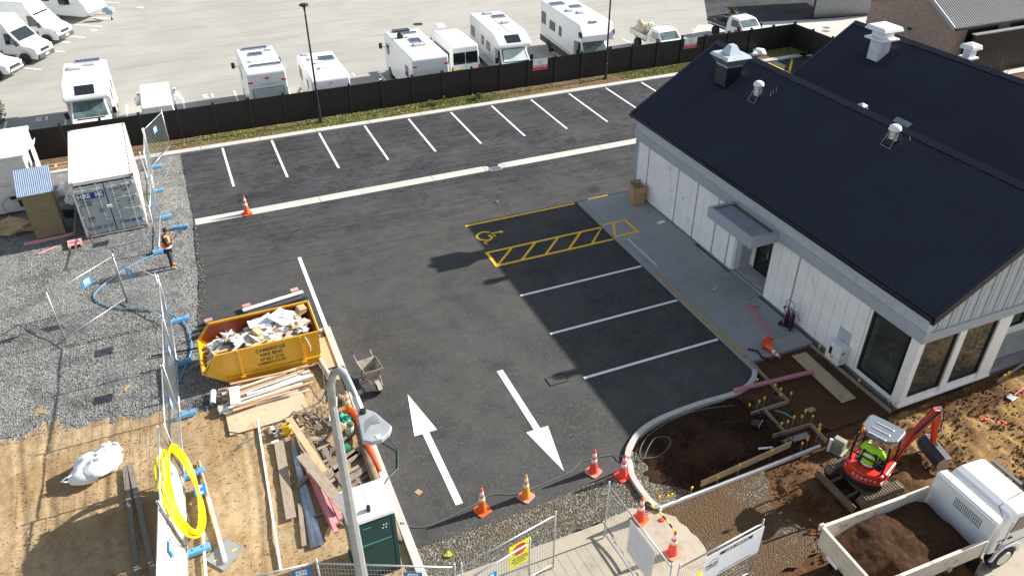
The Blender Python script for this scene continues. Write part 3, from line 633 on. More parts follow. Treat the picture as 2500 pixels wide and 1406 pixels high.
# grass verge
rnd = random.Random(5); mb = MB()
for _ in range(26000):
    x = rnd.uniform(-2.6, 40); y = 41.72 + 1.4 * rnd.random(); d = fb(x, y, .35, 3, 4) + (.28 if y > 42.2 else -.12) + (.38 if 5 < x < 16.5 or x > 25.5 else -.12)
    if d < rnd.uniform(-.25, .4): continue
    h = rnd.uniform(.02, .08) * (1.3 if d > .45 else 1); a = rnd.uniform(0, 6.3); w = rnd.uniform(.012, .03); lx = rnd.uniform(-.06, .06); ly = rnd.uniform(-.06, .06)
    mb.m = 0 if rnd.random() < .7 else 1
    i = mb.av([(x - w * math.cos(a), y - w * math.sin(a), .05), (x + w * math.cos(a), y + w * math.sin(a), .05), (x + lx, y + ly, .05 + h)]); mb.face((i, i + 1, i + 2))
o = part('grass', mb, [M_grass, mat('dry_grass', (.28, .24, .08), .8, var=.3)]); o['kind'] = 'stuff'
def leafy(name, label, cat, x, y, z, r, h, n, seed, m, group=None, lf=.05):
    rnd = random.Random(seed); t = thing(name, label, cat, (x, y, z), group=group); mb = MB(); st = MB()
    for k_ in range(7):
        a = rnd.uniform(0, 6.3); st.tube([(0, 0, 0), (r * .3 * math.cos(a), r * .3 * math.sin(a), h * .4), (r * .6 * math.cos(a), r * .6 * math.sin(a), h * .8)], [.02 * h, .015 * h, .005], 5)
    for _ in range(n):
        a = rnd.uniform(0, 6.3); u = rnd.random() ** .6; q = rnd.uniform(.05, 1); rad = r * u * math.sin(math.pi * min(1, q * .75 + .2)) * (1 + .3 * math.sin(a * 3 + seed)); p = Vector((rad * math.cos(a), rad * math.sin(a), q * h))
        d1 = Vector((rnd.uniform(-1, 1), rnd.uniform(-1, 1), rnd.uniform(-.3, 1))).normalized() * lf * rnd.uniform(.6, 1.5); d2 = Vector((rnd.uniform(-1, 1), rnd.uniform(-1, 1), rnd.uniform(-.5, .5))).normalized() * lf * .4
        i = mb.av([p, p + d1 * .5 + d2, p + d1, p + d1 * .5 - d2]); mb.face((i, i + 1, i + 2, i + 3))
    part('stem', st, M_bark, t); part('foliage', mb, m, t); return t
leafy('weed_plant', 'large leafy green weed on the verge under the fence, mid way along', 'weed', 15.9, 42.35, .05, .38, .35, 300, 1, M_leaf, lf=.1)
leafy('weed_plant', 'upright weed clump left of the big weed on the verge', 'weed', 12.9, 42.6, .05, .2, .35, 120, 2, M_leaf, lf=.08)
leafy('weed_plant', 'small pointed weed close against the fence right of the centre bays', 'weed', 13.9, 42.9, .05, .12, .3, 60, 3, M_leaf, lf=.08)
leafy('flax_bush', 'tall green bush at the left edge beyond the fence', 'bush', -10.75, 51.3, GZ, 1.0, 2.1, 3800, 4, M_leaf, lf=.12)
# ---------------- main building ----------------
SL = .646
M_glz = mat('window_glass', (.5, .58, .54), .02, trans=.95, var=.02, spec=.5)
B1 = thing('main_building', 'long white-boarded building with navy corrugated gable roof beside the parking bays', 'building', (22, 20, 0))
def bpart(name, mb, m, parent=None, **kw):
    """world coordinates -> part of a thing placed elsewhere"""
    par = parent or B1; o = part(name, mb, m, par, **kw); w = Vector((0, 0, 0)); p = par
    while p: w += p.location; p = p.parent
    o.data.transform(Matrix.Translation(-w)); return o
def rw(mb, x0, x1, y0, y1, z0, z1): mb.box(((x0 + x1) / 2, (y0 + y1) / 2, (z0 + z1) / 2), (x1 - x0, y1 - y0, z1 - z0))
mb = MB(); rw(mb, 18.25, 22.1, 12.2, 28.2, -.1, .2); rw(mb, 22.1, 33.5, 13.5, 28.2, -.1, .2); bpart('foundation', mb, M_conc)
mb = MB()   # structural walls behind the boards
rw(mb, 18.27, 18.37, 20.72, 28.1, .2, 3.9); rw(mb, 18.27, 18.37, 14.05, 18.75, .2, 3.9); rw(mb, 18.27, 18.37, 12.4, 14.05, 2.75, 3.9); rw(mb, 18.27, 18.37, 12.4, 14.05, .2, .35); rw(mb, 18.27, 18.37, 18.75, 20.72, 3.0, 3.9)
bpart('side_wall', mb, M_seam)
# vertical boards with grooves; every third joint is a bare grey batten strip
rnd = random.Random(2); bd = MB(); bt = MB(); y = 28.14
greys = [27.25, 24.88, 23.63, 22.43, 21.17, 17.68]
while y > 14.2:
    w = .47; y1 = y - w
    if 18.75 < y < 20.75: y = 18.72; bpart('wall_boards', bd, M_wall, bev=.004, seg=1); bd = MB(); continue
    if y1 < 20.72 < y: y1 = 20.74
    if y1 < 14.06: y1 = 14.06
    if y > 18.7 and y1 < 18.75 and y < 18.8: pass
    g = [q for q in greys if y1 <= q < y]
    ye_ = y1 + .012
    if g: bt = MB(); rw(bt, 18.243, 18.262, y1 + .002, y1 + .085, .22, 2.86); bpart('batten_strip', bt, M_batten); ye_ = y1 + .09
    rw(bd, 18.20, 18.262, ye_, y, .2, 2.86 + rnd.uniform(-.01, .05)); y = y1
bpart('wall_boards', bd, M_wall, bev=.004, seg=1)
bd = MB(); rw(bd, 18.21, 18.262, 12.305, 12.44, .2, 2.84); rw(bd, 18.2, 18.262, 12.44, 14.05, .2, .36); rw(bd, 18.2, 18.262, 13.95, 14.05, .36, 2.8); bpart('window_surround', bd, M_wall, bev=.004, seg=1)
# alcove
mb = MB(); rw(mb, 18.262, 19.15, 20.70, 20.76, .2, 3.0); bpart('alcove_return', mb, M_wall)
mb = MB(); rw(mb, 18.55, 19.05, 20.68, 20.697, .2, 3.0); bpart('alcove_panel', mb, M_grey)
mb = MB(); rw(mb, 19.12, 19.2, 20.5, 20.7, .14, 3.0); bpart('alcove_wall', mb, M_wall); mb = MB(); rw(mb, 18.262, 19.15, 18.74, 18.79, .2, 3.0); bpart('alcove_return', mb, M_wall)
dr = MB()
for y_ in (20.42, 19.62, 18.86): rw(dr, 19.08, 19.16, y_ - .05, y_ + .06, .14, 2.9)
for z_ in (.18, 2.84): rw(dr, 19.08, 19.16, 18.92, 20.36, z_ - .05, z_ + .05)
rw(dr, 19.085, 19.15, 19.62, 20.36, .95, 1.0)
d_ = bpart('entrance_door', dr, M_black); mb = MB(); rw(mb, 19.11, 19.125, 18.9, 20.4, .2, 2.8); bpart('door_glass', mb, M_glass, d_); mb = MB(); rw(mb, 19.02, 19.05, 19.74, 19.78, 1.0, 1.35); rw(mb, 19.02, 19.09, 19.74, 19.78, 1.0, 1.03); bpart('door_handle', mb, M_alu, d_)
# fascia and cladding
mb = MB(); rw(mb, 18.06, 18.3, 11.96, 28.35, 2.79, 3.2); rw(mb, 18.3, 33.6, 11.965, 12.2, 2.792, 3.12); bpart('fascia', mb, M_greyd, bev=.006, seg=1)
mb = MB(); y = 28.3
while y > 12: rw(mb, 18.09, 18.26, max(y - .492, 11.98), y, 3.2, 3.86); y -= .5
rw(mb, 18.1, 18.25, 12.2, 28.3, 3.2, 3.84)
bpart('upper_cladding', mb, M_grey)
gb = MB(); x = 18.265
while x < 33.6:
    def zt(q): return (6.6 - SL * abs(22 - q) if q < 25.9 else 6.6 - SL * abs(29.8 - q)) - .12
    a, b = x, min(x + .44, 33.6); gb.extr([(a + .01, 12.03, 3.12), (b - .01, 12.03, 3.12), (b - .01, 12.03, max(3.15, zt(b - .01))), (a + .01, 12.03, max(3.15, zt(a + .01)))], (0, .14, 0)); x += .45
bpart('gable_cladding', gb, M_grey); gs = MB(); x = 18.55
while x < 33.4: gs.extr([(x - .02, 12.0, 3.12), (x + .02, 12.0, 3.12), (x + .02, 12.0, max(3.15, zt(x) - .02)), (x - .02, 12.0, max(3.15, zt(x) - .04))], (0, .03, 0)); x += .45
bpart('gable_battens', gs, M_greyd)
fg = MB(); x = 18.1
for (a, b) in ((18.1, 25.9), (25.9, 33.6)):
    c_ = (a + b) / 2; fg.extr([(a, 28.15, .2), (b, 28.15, .2), (b, 28.15, 3.9), (c_, 28.15, 6.45), (a, 28.15, 3.9)], (0, .1, 0))
bpart('rear_gable', fg, M_grey)
# front bay: posts, sill, windows
mb = MB(); rw(mb, 18.2, 18.43, 12.1, 12.3, .2, 2.79); rw(mb, 19.86, 20.14, 12.1, 12.28, .2, 2.79); rw(mb, 21.53, 21.72, 12.1, 12.28, .2, 2.79); rw(mb, 21.725, 22.1, 12.1, 12.5, .2, 2.79)
x = 18.43
while x < 21.5:
    rw(mb, x + .006, min(x + .45, 21.52) - .006, 12.14, 12.3, .2, .45); x += .45
rw(mb, 18.18, 22.12, 12.07, 12.3, .16, .24); bpart('bay_wall', mb, M_wall, bev=.006, seg=1)
def window(x0, x1, y0, y1, z0, z1, n=1):
    w = .06; mb = MB(); al = abs(x1 - x0) > abs(y1 - y0)
    t = .05
    def bar_(a0, a1, c0, c1):
        if al: rw(mb, a0, a1, y0 - t, y0 + t, c0, c1)
        else: rw(mb, x0 - t, x0 + t, a0, a1, c0, c1)
    lo, hi = (x0, x1) if al else (y0, y1)
    for i in range(n + 1):
        p = lo + (hi - lo) * i / n; q = min(max(p, lo + w / 2), hi - w / 2); bar_(q - w / 2, q + w / 2, z0, z1)
    for z_ in (z0, z1 - w): bar_(lo + w, hi - w, z_, z_ + w)
    f = bpart('window', mb, M_black); g = MB()
    if al: rw(g, lo + w / 2, hi - w / 2, y0 - .006, y0 + .006, z0 + w / 2, z1 - w / 2)
    else: rw(g, x0 - .006, x0 + .006, lo + w / 2, hi - w / 2, z0 + w / 2, z1 - w / 2)
    bpart('pane', g, M_glz, f)
    r = MB()   # pale reveal inside
    if al:
        rw(r, lo + .02, lo + .12, y0 + .07, y0 + .22, z0, z1); rw(r, hi - .12, hi - .02, y0 + .07, y0 + .22, z0, z1); rw(r, lo + .125, hi - .125, y0 + .07, y0 + .22, z0, z0 + .12)
    else:
        rw(r, x0 + .07, x0 + .22, lo + .02, lo + .12, z0, z1); rw(r, x0 + .07, x0 + .22, hi - .12, hi - .02, z0, z1); rw(r, x0 + .07, x0 + .22, lo + .125, hi - .125, z0, z0 + .12)
    bpart('reveal', r, mat('pale_green_lining', (.3, .34, .3), .8), f)
window(18.44, 19.84, 12.2, 12.2, .45, 2.75); window(20.15, 21.52, 12.2, 12.2, .45, 2.75); window(18.26, 18.26, 12.5, 13.93, .37, 2.72)
# recessed porch beyond the bay
mb = MB(); rw(mb, 22.1, 22.2, 12.5, 13.5, .2, 2.79); rw(mb, 22.2, 33.5, 13.5, 13.6, 2.3, 3.1); bpart('porch_wall', mb, M_wall)
mb = MB(); x = 22.2
while x < 33: rw(mb, x + .005, x + .44, 13.46, 13.6, .2, .5); x += .45
rw(mb, 22.2, 33.5, 13.4, 13.6, .14, .22); bpart('porch_sill_boards', mb, M_wall)
window(22.3, 25.2, 13.5, 13.5, .5, 2.6, 3); window(25.5, 28.4, 13.5, 13.5, .5, 2.6, 3)
mb = MB(); rw(mb, 22.12, 33.5, 12.2, 13.45, -.08, .12); bpart('porch_slab', mb, M_conc)
mb = MB(); rw(mb, 22.2, 33.5, 12.22, 13.5, 2.7, 2.78); bpart('porch_ceiling', mb, M_wall)
mb = MB()
for x in (25.9, 29.6, 33.3): rw(mb, x - .15, x + .15, 12.1, 12.4, .1, 2.79)
bpart('porch_posts', mb, M_wall)
mb = MB(); rw(mb, 18.4, 33.4, 12.6, 28, .2, .215); bpart('inside_floor', mb, mat('inside_floor_slab', (.5, .5, .46), .8)); mb = MB(); rw(mb, 18.4, 25.7, 17.5, 17.6, .22, 3.0); rw(mb, 25.7, 25.8, 13.7, 28, .22, 3.0); bpart('inside_wall', mb, M_pale)
mb = MB(); rw(mb, 18.38, 33.4, 12.35, 28, 3.0, 3.06); bpart('inside_ceiling', mb, M_seam)
solo('pallet_jack', MB().box((0, 0, .35), (.7, 1.1, .5)).box((0, .6, .7), (.4, .1, .9)).tube([(0, .6, 1.1), (0, 1.0, 1.4)], .03).box((.2, -.9, .12), (.12, 1.0, .08)).box((-.2, -.9, .12), (.12, 1.0, .08)), M_redor, 'red machine standing inside the corner window of the white building', 'pallet jack', loc=(19.6, 15.4, .215), rz=.6, bev=.02)
solo('site_stool', MB().box((0, 0, .5), (.5, .4, .04)).bar((-.2, -.15, 0), (-.2, -.15, .5), .03, .03).bar((.2, -.15, 0), (.2, -.15, .5), .03, .03).bar((-.2, .15, 0), (-.2, .15, .5), .03, .03).bar((.2, .15, 0), (.2, .15, .5), .03, .03), M_orange, 'small orange stool inside behind the front bay window', 'stool', loc=(19.8, 13.3, .215), rz=.4)
solo('work_lamp_stand', MB().tube([(0, 0, 0), (0, 0, .9)], .02).tube([(-.5, -.2, 0), (0, 0, .5), (.5, .2, 0)], .015).tube([(-.3, .4, 0), (0, 0, .5)], .015).box((0, 0, 1.0), (.3, .1, .2)), M_alu, 'thin tripod stand inside the corner window', 'tripod', loc=(18.9, 13.3, .215))
# roofs
def slope(x0, z0, x1, z1, y0, y1):
    n = int((y1 - y0) / .0762) * 4; mb = MB(); L = math.hypot(x1 - x0, z1 - z0); nx = -(z1 - z0) / L; nz = (x1 - x0) / L
    if nz < 0: nx, nz = -nx, -nz
    a = []
    for i in range(n + 1):
        y = y0 + (y1 - y0) * i / n; o = .019 * math.sin(i * math.pi / 2) + (.014 if i % 40 in (0, 1, 2) else 0); a.append(mb.av([(x0 + nx * o, y, z0 + nz * o), (x1 + nx * o, y, z1 + nz * o)]))
    for p, q in zip(a, a[1:]): mb.face((p, p + 1, q + 1, q))
    return mb
def roof(xr, xa, xb, y0, y1, par, zr=6.6, m=M_roof):
    r = bpart('roof', slope(xa, zr - SL * (xr - xa), xr, zr, y0, y1), m, par, smooth=True)
    bpart('rear_slope', slope(xr, zr, xb, zr - SL * (xb - xr), y0, y1), m, par, smooth=True)
    mb = MB()
    for s in (-1, 1): mb.extr([(xr, y0, zr + .05), (xr + s * .2, y0, zr - .13 + .055), (xr + s * .2, y0, zr - .13 + .04), (xr, y0, zr + .035)], (0, y1 - y0, 0))
    bpart('ridge_cap', mb, M_ridge, par)
    for yy in (y0 - .02, y1 - .12):
        mb = MB()
        for s, xe in ((-1, xa), (1, xb)):
            ze = zr - SL * abs(xr - xe); mb.extr([(xr, yy, zr + .045), (xe, yy, ze + .045), (xe, yy, ze - .22), (xr, yy, zr - .22)], (0, .14, 0))
        bpart('barge_flashing', mb, M_ridge, par)
    return r
roof(22, 17.86, 25.9, 11.72, 28.5, B1)
mb = MB(); mb.extr([(17.76, 11.75, 3.83), (17.9, 11.75, 3.83), (17.9, 11.75, 3.97), (17.88, 11.75, 3.97), (17.88, 11.75, 3.86), (17.78, 11.75, 3.86), (17.78, 11.75, 3.95), (17.76, 11.75, 3.95)], (0, 16.75, 0)); bpart('gutter', mb, M_ridge)
mb = MB(); rw(mb, 17.9, 18.3, 11.9, 28.4, 3.80, 3.84); bpart('soffit', mb, M_greyd)
bpart('downpipe', MB().tube([(17.85, 28.2, 3.85), (18.1, 28.2, 3.7), (18.14, 28.2, 3.5), (18.14, 28.2, .1)], .045, 8), M_black)
B2 = thing('rear_building_wing', 'second navy-roofed wing parallel behind the white building', 'building', (29.8, 20, 0))
roof(29.8, 25.9, 33.75, 11.72, 28.5, B2)
mb = MB(); mb.box((33.4, 20.2, 2.0), (.12, 16, 3.8)); bpart('side_wall', mb, M_grey, B2)
mb = MB(); mb.box((25.9, 20, 4.09), (.3, 16.6, .02)); bpart('valley_gutter', mb, M_ridge, B2)
def r1z(x): return 6.6 - SL * abs(22 - x)
def r2z(x): return 6.6 - SL * abs(29.8 - x)
# canopy over the entrance
cp = thing('c', '', '') if False else None
mb = MB(); x0, x1, y0, y1 = 16.86, 18.06, 18.42, 21.0
rw(mb, x0, x0 + .08, y0, y1, 2.74, 3.12); rw(mb, x0 + .08, x1, y0, y0 + .08, 2.74, 3.12); rw(mb, x0 + .08, x1, y1 - .08, y1, 2.74, 3.12)
for s in (x0,): rw(mb, x0 - .02, x0 + .12, y0 - .02, y1 + .02, 3.12, 3.14)
rw(mb, x0 + .12, x1, y0 - .02, y0 + .12, 3.12, 3.14); rw(mb, x0 + .12, x1, y1 - .12, y1 + .02, 3.12, 3.14)
cn = bpart('canopy', mb, M_greyd, bev=.005, seg=1); mb = MB(); rw(mb, x0 + .1, x1 - .25, y0 + .1, y1 - .1, 3.04, 3.08); bpart('canopy_tray', mb, mat('zinc_tray', (.35, .35, .4), .35, .5, var=.1), cn)
mb = MB(); rw(mb, x1 - .23, x1, y0 + .1, y1 - .1, 3.0, 3.03); bpart('canopy_gutter', mb, M_brown, cn); mb = MB(); rw(mb, x0 + .08, x1, y0 + .08, y1 - .08, 2.84, 2.87); bpart('canopy_soffit', mb, M_greyd, cn)
# roof plant
M_wg = mat('white_galv', (.52, .57, .6), .35, .4)
def chim(x, y):
    z = r1z(x); mb = MB(); s = .36
    mb.extr([(x - s, y - s, z - .1), (x + s, y - s, z + .3), (x + s, y - s, z + .72), (x - s, y - s, z + .72)], (0, 2 * s, 0)); c = bpart('roof_vent', mb, M_ridge)
    def fr(a, b, za, zb, m, n='cowl'):
        q = MB(); i = q.av([(x - a, y - a, za), (x + a, y - a, za), (x + a, y + a, za), (x - a, y + a, za), (x - b, y - b, zb), (x + b, y - b, zb), (x + b, y + b, zb), (x - b, y + b, zb)])
        for f in ((0, 1, 5, 4), (1, 2, 6, 5), (2, 3, 7, 6), (3, 0, 4, 7), (4, 5, 6, 7), (3, 2, 1, 0)): q.face([i + w for w in f])
        return bpart(n, q, m, c)
    fr(.38, .38, z + .70, z + .76, M_galv, 'collar'); fr(.40, .58, z + .76, z + 1.06, M_canopy, 'flared_hood'); fr(.61, .54, z + 1.06, z + 1.17, M_wg, 'hood_rim')
    fr(.30, .12, z + 1.172, z + 1.52, M_wg, 'hood_cap')
    q = MB(); q.extr([(x + .45, y - .35, z + .26), (x + 1.4, y - .35, r1z(x + 1.4) + .03), (x + .45, y - .35, r1z(x + .45) + .03)], (0, .7, 0)); bpart('flashing_saddle', q, M_ridge, c)
chim(20.75, 25.9)
def flue(x, y, h=.85):
    z = r1z(x) + .02; f = bpart('flue', MB().lathe([(.15, z), (.15, z + h - .12)], 20, (x, y, 0)), M_alu)
    bpart('flue_cap', MB().lathe([(.2, z + h - .14), (.21, z + h - .09), (.18, z + h), (.1, z + h + .05), (.01, z + h + .06)], 24, (x, y, 0)), M_white, f, smooth=True)
    bpart('boot', MB().lathe([(.2, z - .1), (.2, z + .06), (.16, z + .1)], 16, (x, y, 0)), M_black, f)
    q = MB(); q.tube([(x - .05, y - .2, z + .3), (x - .26, y - .22, r1z(x - .26) + .04), (x - .26, y + .18, r1z(x - .26) + .04), (x - .05, y + .16, z + .28)], .008, 5); bpart('stay', q, M_alu, f)
    q = MB()
    for k_ in range(3): q.tube([(x + .25 + k_ * .12, y - .5, r1z(x + .25 + k_ * .12) + .03), (x + .38 + k_ * .12, y - .32, r1z(x + .38 + k_ * .12) + .03)], .008, 4)
    bpart('flashing_ribs', q, M_alu, f)
flue(20.72, 23.9, .6); flue(21.45, 17.75, .52)
# cowls on the second roof
def big_cowl(x, y, s, z, h, wrap, par):
    c = bpart('roof_vent', MB().box((x, y, z + h / 2), (s, s, h)), wrap, par)
    bpart('base_plate', MB().box((x, y, z + h + .04), (s * 1.75, s * 1.75, .1)).box((x, y, z + h + .24), (s * 1.1, s * 1.1, .3)), M_twhite, c, bev=.03)
    q = MB(); a = s * .98; i = q.av([(x - a, y - a, z + h + .4), (x + a, y - a, z + h + .4), (x + a, y + a, z + h + .4), (x - a, y + a, z + h + .4), (x - a * .88, y - a * .88, z + h + .58), (x + a * .88, y - a * .88, z + h + .58), (x + a * .88, y + a * .88, z + h + .58), (x - a * .88, y + a * .88, z + h + .58), (x - a * .2, y - a * .2, z + h + .67), (x + a * .2, y - a * .2, z + h + .67), (x + a * .2, y + a * .2, z + h + .67), (x - a * .2, y + a * .2, z + h + .67)])
    for k_ in (0, 4):
        for j in range(4): q.face((i + k_ + j, i + k_ + (j + 1) % 4, i + k_ + 4 + (j + 1) % 4, i + k_ + 4 + j))
    q.face((i + 8, i + 9, i + 10, i + 11)); q.face((i + 3, i + 2, i + 1, i)); bpart('cap', q, M_twhite, c, bev=.04, seg=3); return c
c = big_cowl(28.7, 25.75, .6, 5.75, .9, mat('membrane_wrap', (.72, .72, .74), .7, dirt=((.7, .35, .4), 2.5, .6)), B2)
big_cowl(30.9, 23.0, .34, 5.7, .62, mat('pale_yellow_flue', (.5, .48, .3), .5), B2)
big_cowl(26.2, 23.6, .2, 4.05, .1, M_white, B2)
q = MB(); x, y = 26.5, 21.75; q.extr([(x - .3, y - .4, r2z(x - .3) + .05), (x + .2, y - .4, r2z(x + .2) + .05), (x + .2, y + .4, r2z(x + .2) + .05), (x - .3, y + .4, r2z(x - .3) + .05)], (0, 0, .03)); bpart('flashing_tray', q, mat('bare_flashing', (.3, .33, .38), .4, .3), B2)
bpart('service_pipe', MB().tube([(27.0, 13.2, 4.7), (27.0, 13.25, 5.3), (27.15, 13.5, 5.6), (27.4, 13.6, 5.4)], .04, 8), M_white, B2)
# meter box and its unpainted patch
mt = thing('meter_box', 'white gas meter cabinet mounted low on the boarded wall by the corner window', 'meter box', (18.0, 14.67, .0))
part('cabinet', MB().box((0, 0, .58), (.36, .62, .72)), M_truck, mt, bev=.02); part('viewing_slot', MB().box((-.182, .12, .62), (.006, .12, .28)).box((-.05, -.312, .72), (.16, .006, .06)), M_black, mt); part('pipe', MB().tube([(0, -.1, .25), (.0, -.1, .0)], .03).tube([(0, .15, .25), (0, .15, .0)], .025), M_galv, mt)
bpart('unpainted_patch', MB().box((18.196, 14.72, 1.15), (.006, .55, .46)), M_grey)
# kicker timbers and form boards along the base
mb = MB(); rw(mb, 17.92, 17.98, 12.1, 15.75, .0, .16)
solo('form_board', mb, M_oldwood, 'long timber form board pegged along the foot of the white wall', 'form board')
# ---------------- black boundary fence ----------------
F = thing('boundary_fence', 'long black horizontal board fence behind the far parking bays', 'fence', (13.5, 43.3, 0))
def fpanel(a, b, H=1.62, z0=.0):
    a = Vector(a); b = Vector(b); n = 11; d = (b - a); nn = Vector((-d.y, d.x, 0)).normalized(); mb = MB()
    for i in range(n):
        z = z0 + .02 + i * H / n; mb.bar(a + Vector((0, 0, z + H / n / 2)) + nn * (.006 if i % 2 else 0), b + Vector((0, 0, z + H / n / 2)) + nn * (.014 if i % 2 else 0), .022, H / n - .016)
    mb.bar(a + Vector((0, 0, z0 + H / 2)) - nn * .02, b + Vector((0, 0, z0 + H / 2)) - nn * .02, .01, H - .02)
    return mb
xs = [-17.3 + 1.84 * i for i in range(40)]; xs = [x for x in xs if x <= 41.3]
for a, b in zip(xs, xs[1:]): bpart('fence_panel', fpanel((a + .045, 43.3, 0), (b - .045, 43.3, 0)), M_fence, F)
for i, x in enumerate(xs):
    p = bpart('post', MB().box((x, 43.28, .87 - .25), (.12, .17, 2.24)), M_post, F); bpart('cap', MB().box((x, 43.3, 1.75), (.13, .15, .02)), M_white if i in (20, 15, 13) else M_fence, p)
ye2 = 43.3; xr_ = xs[-1]
for i in range(4): a = (xr_ + .02 * i, 43.3 - 1.84 * i - .06, 0); b = (xr_ + .02 * (i + 1), 43.3 - 1.84 * (i + 1) + .06, 0); bpart('fence_panel', fpanel(a, b), M_fence, F); bpart('post', MB().box((b[0], b[1] - .06, .87), (.12, .1, 1.75)), M_fence, F)
def hazard(x, label):
    t = thing('hazard_sign', label, 'sign', (x, 43.22, 1.0)); part('panel', MB().box((0, 0, .33), (.98, .012, .66)), M_plate, t); part('red_band', MB().box((0, -.009, .155), (.96, .006, .29)), M_red, t)
    Mx = frame((0, -.013, .22), (1, 0, 0), (0, 0, 1)); text('HAZARD AREA', .14, Mx, M_white, t, bold=.004); text('ALL VISITORS REPORT TO OFFICE', .048, frame((0, -.013, .08), (1, 0, 0), (0, 0, 1)), M_white, t); text('MILES', .11, frame((0, -.008, .42), (1, 0, 0), (0, 0, 1)), M_text, t)
    part('roof_outline', MB().bar((-.13, -.009, .5), (0, -.009, .57), .004, .012).bar((0, -.009, .57), (.2, -.009, .5), .004, .012), M_text, t)
hazard(20.3, 'white and red hazard notice on the black fence in front of the overcab motorhome'); hazard(31.2, 'white and red hazard notice on the black fence in front of the loaded utes')
def lamp_post(x, label):
    t = thing('lamp_post', label, 'lamp post', (x, 42.55, 0.05)); part('pole', MB().tube([(0, 0, 0), (0, 0, 1.0), (0, 0, 1.02), (0, 0, 5.9)], [.085, .085, .06, .045], 10), M_fence, t); part('collar', MB().tube([(0, 0, 5.9), (0, 0, 6.3)], [.03, .07], 10), M_fence, t)
    part('lamp_head', MB().lathe([(.08, 6.28), (.24, 6.33), (.25, 6.38), (.2, 6.42), (.01, 6.44)], 20), M_black, t); part('base_plate', MB().box((0, 0, .01), (.3, .3, .02)), M_fence, t)
lamp_post(6.5, 'slim black lamp post on the verge between the two white campers'); lamp_post(24.55, 'slim black lamp post on the verge in front of the tallest motorhome')
solo('plastic_bundle', MB().blob((0, 0, .15), (.6, .35, .25), 5, .5), M_bag, 'crumpled white plastic lying on the verge near the fence corner', 'plastic sheet', loc=(36.4, 42.6, .05))
# ---------------- buildings beyond ----------------
BK = thing('brick_building', 'brown brick building with grey corrugated roof in the far right corner', 'building', (48, 38.5, GZ))
def uvface(mb): pass
mb = MB(); X = 45.; pts = [(X, 35.0, GZ), (X, 42.1, GZ), (X, 42.1, 3.0), (X, 38.55, 5.0), (X, 35.0, 3.0)]
mb.extr(pts, (.2, 0, 0)); w = bpart('gable_wall', mb, M_brick, BK)
def boxuv(o, sc=1.):
    me = o.data; uv = me.uv_layers.new(name='uv')
    for p in me.polygons:
        n = p.normal
        for li in p.loop_indices:
            v = me.vertices[me.loops[li].vertex_index].co; uv.data[li].uv = ((v.y if abs(n.x) > .5 else v.x) * sc, v.z * sc)
boxuv(w)
mb = MB()
for x in (45.2, 49, 53, 57): rw(mb, x, x + 1.0, 35.0, 35.2, GZ, 2.95)
o = bpart('brick_piers', mb, M_brick, BK); boxuv(o)
mb = MB()
for x in (46.2, 50, 54, 58):
    for i in range(22): rw(mb, x, x + 2.8, 35.1, 35.14, GZ + i * .158, GZ + i * .158 + .12)
bpart('louvre_screen', mb, M_fence, BK); mb = MB(); rw(mb, 45.3, 62, 35.16, 35.2, GZ, 2.95); bpart('inner_wall', mb, M_black, BK)
m_r2 = mat('grey_roof_steel', (.05, .055, .06), .4, .2)
def rib_roof(y0, z0, y1, z1, xa, xb):
    mb = MB(); n = int((xb - xa) / .19) * 2; a = []
    for i in range(n + 1):
        x = xa + (xb - xa) * i / n; o = .02 if i % 2 else -.02; a.append(mb.av([(x, y0, z0 + o), (x, y1, z1 + o)]))
    for p, q in zip(a, a[1:]): mb.face((p, p + 1, q + 1, q))
    return mb
bpart('roof', rib_roof(34.75, 2.97, 38.55, 5.15, 44.65, 70), m_r2, BK); bpart('rear_slope', rib_roof(38.55, 5.15, 42.4, 2.95, 44.65, 70), m_r2, BK)
mb = MB(); mb.extr([(44.6, 34.72, 2.8), (44.6, 34.72, 3.05), (44.6, 38.55, 5.25), (44.6, 42.4, 3.05), (44.6, 42.4, 2.8), (44.6, 38.55, 5.0)], (.07, 0, 0)); bpart('barge_board', mb, M_greyd, BK)
mb = MB(); rw(mb, 44.67, 70, 34.6, 34.75, 2.83, 2.97); bpart('gutter', mb, M_black, BK); bpart('wall_light', MB().box((44.93, 38.3, 2.0), (.12, .25, .14)), M_black, BK)
SH = thing('screen_wall', 'tall black clad screen wall right of the rear roof ridge', 'wall', (50, 34, 0))
mb = MB(); rw(mb, 45.9, 62, 34.1, 34.3, -.3, 2.55); bpart('wall', mb, M_fence, SH); mb = MB(); rw(mb, 45.85, 62.1, 34.05, 34.38, 2.55, 2.62); bpart('coping', mb, M_alu, SH)
CPt = thing('steel_carport', 'ribbed zinc wall of a shed at the top edge beside the dark yard', 'shed', (50, 50, GZ))
mb = MB(); a = Vector((47.6, 50.0, 0)); b = Vector((54.5, 48.6, 0)); n = 60
for i in range(n):
    p = a + (b - a) * (i + .5) / n; mb.box((p.x, p.y, GZ + 1.5), (.06, .05, 3.0))
mb.bar(a + Vector((0, .06, GZ + 1.5)), b + Vector((0, .06, GZ + 1.5)), .02, 3.0); bpart('ribbed_wall', mb, M_galv, CPt)
mb = MB(); mb.bar(a + Vector((-.05, 0, GZ)), a + Vector((-.05, 0, GZ + 3.1)), .12, .12); bpart('post', mb, M_black, CPt)
mb = MB(); mb.extr([(47.4, 50.2, 2.62), (54.7, 48.8, 2.62), (56, 54, 2.62), (49, 55.5, 2.62)], (0, 0, .08)); bpart('roof', mb, m_r2, CPt)
bush = thing('bare_shrub', 'leafless twiggy shrub in front of the black screen wall', 'shrub', (43.7, 30.3, 0)); q = MB(); rnd = random.Random(9)
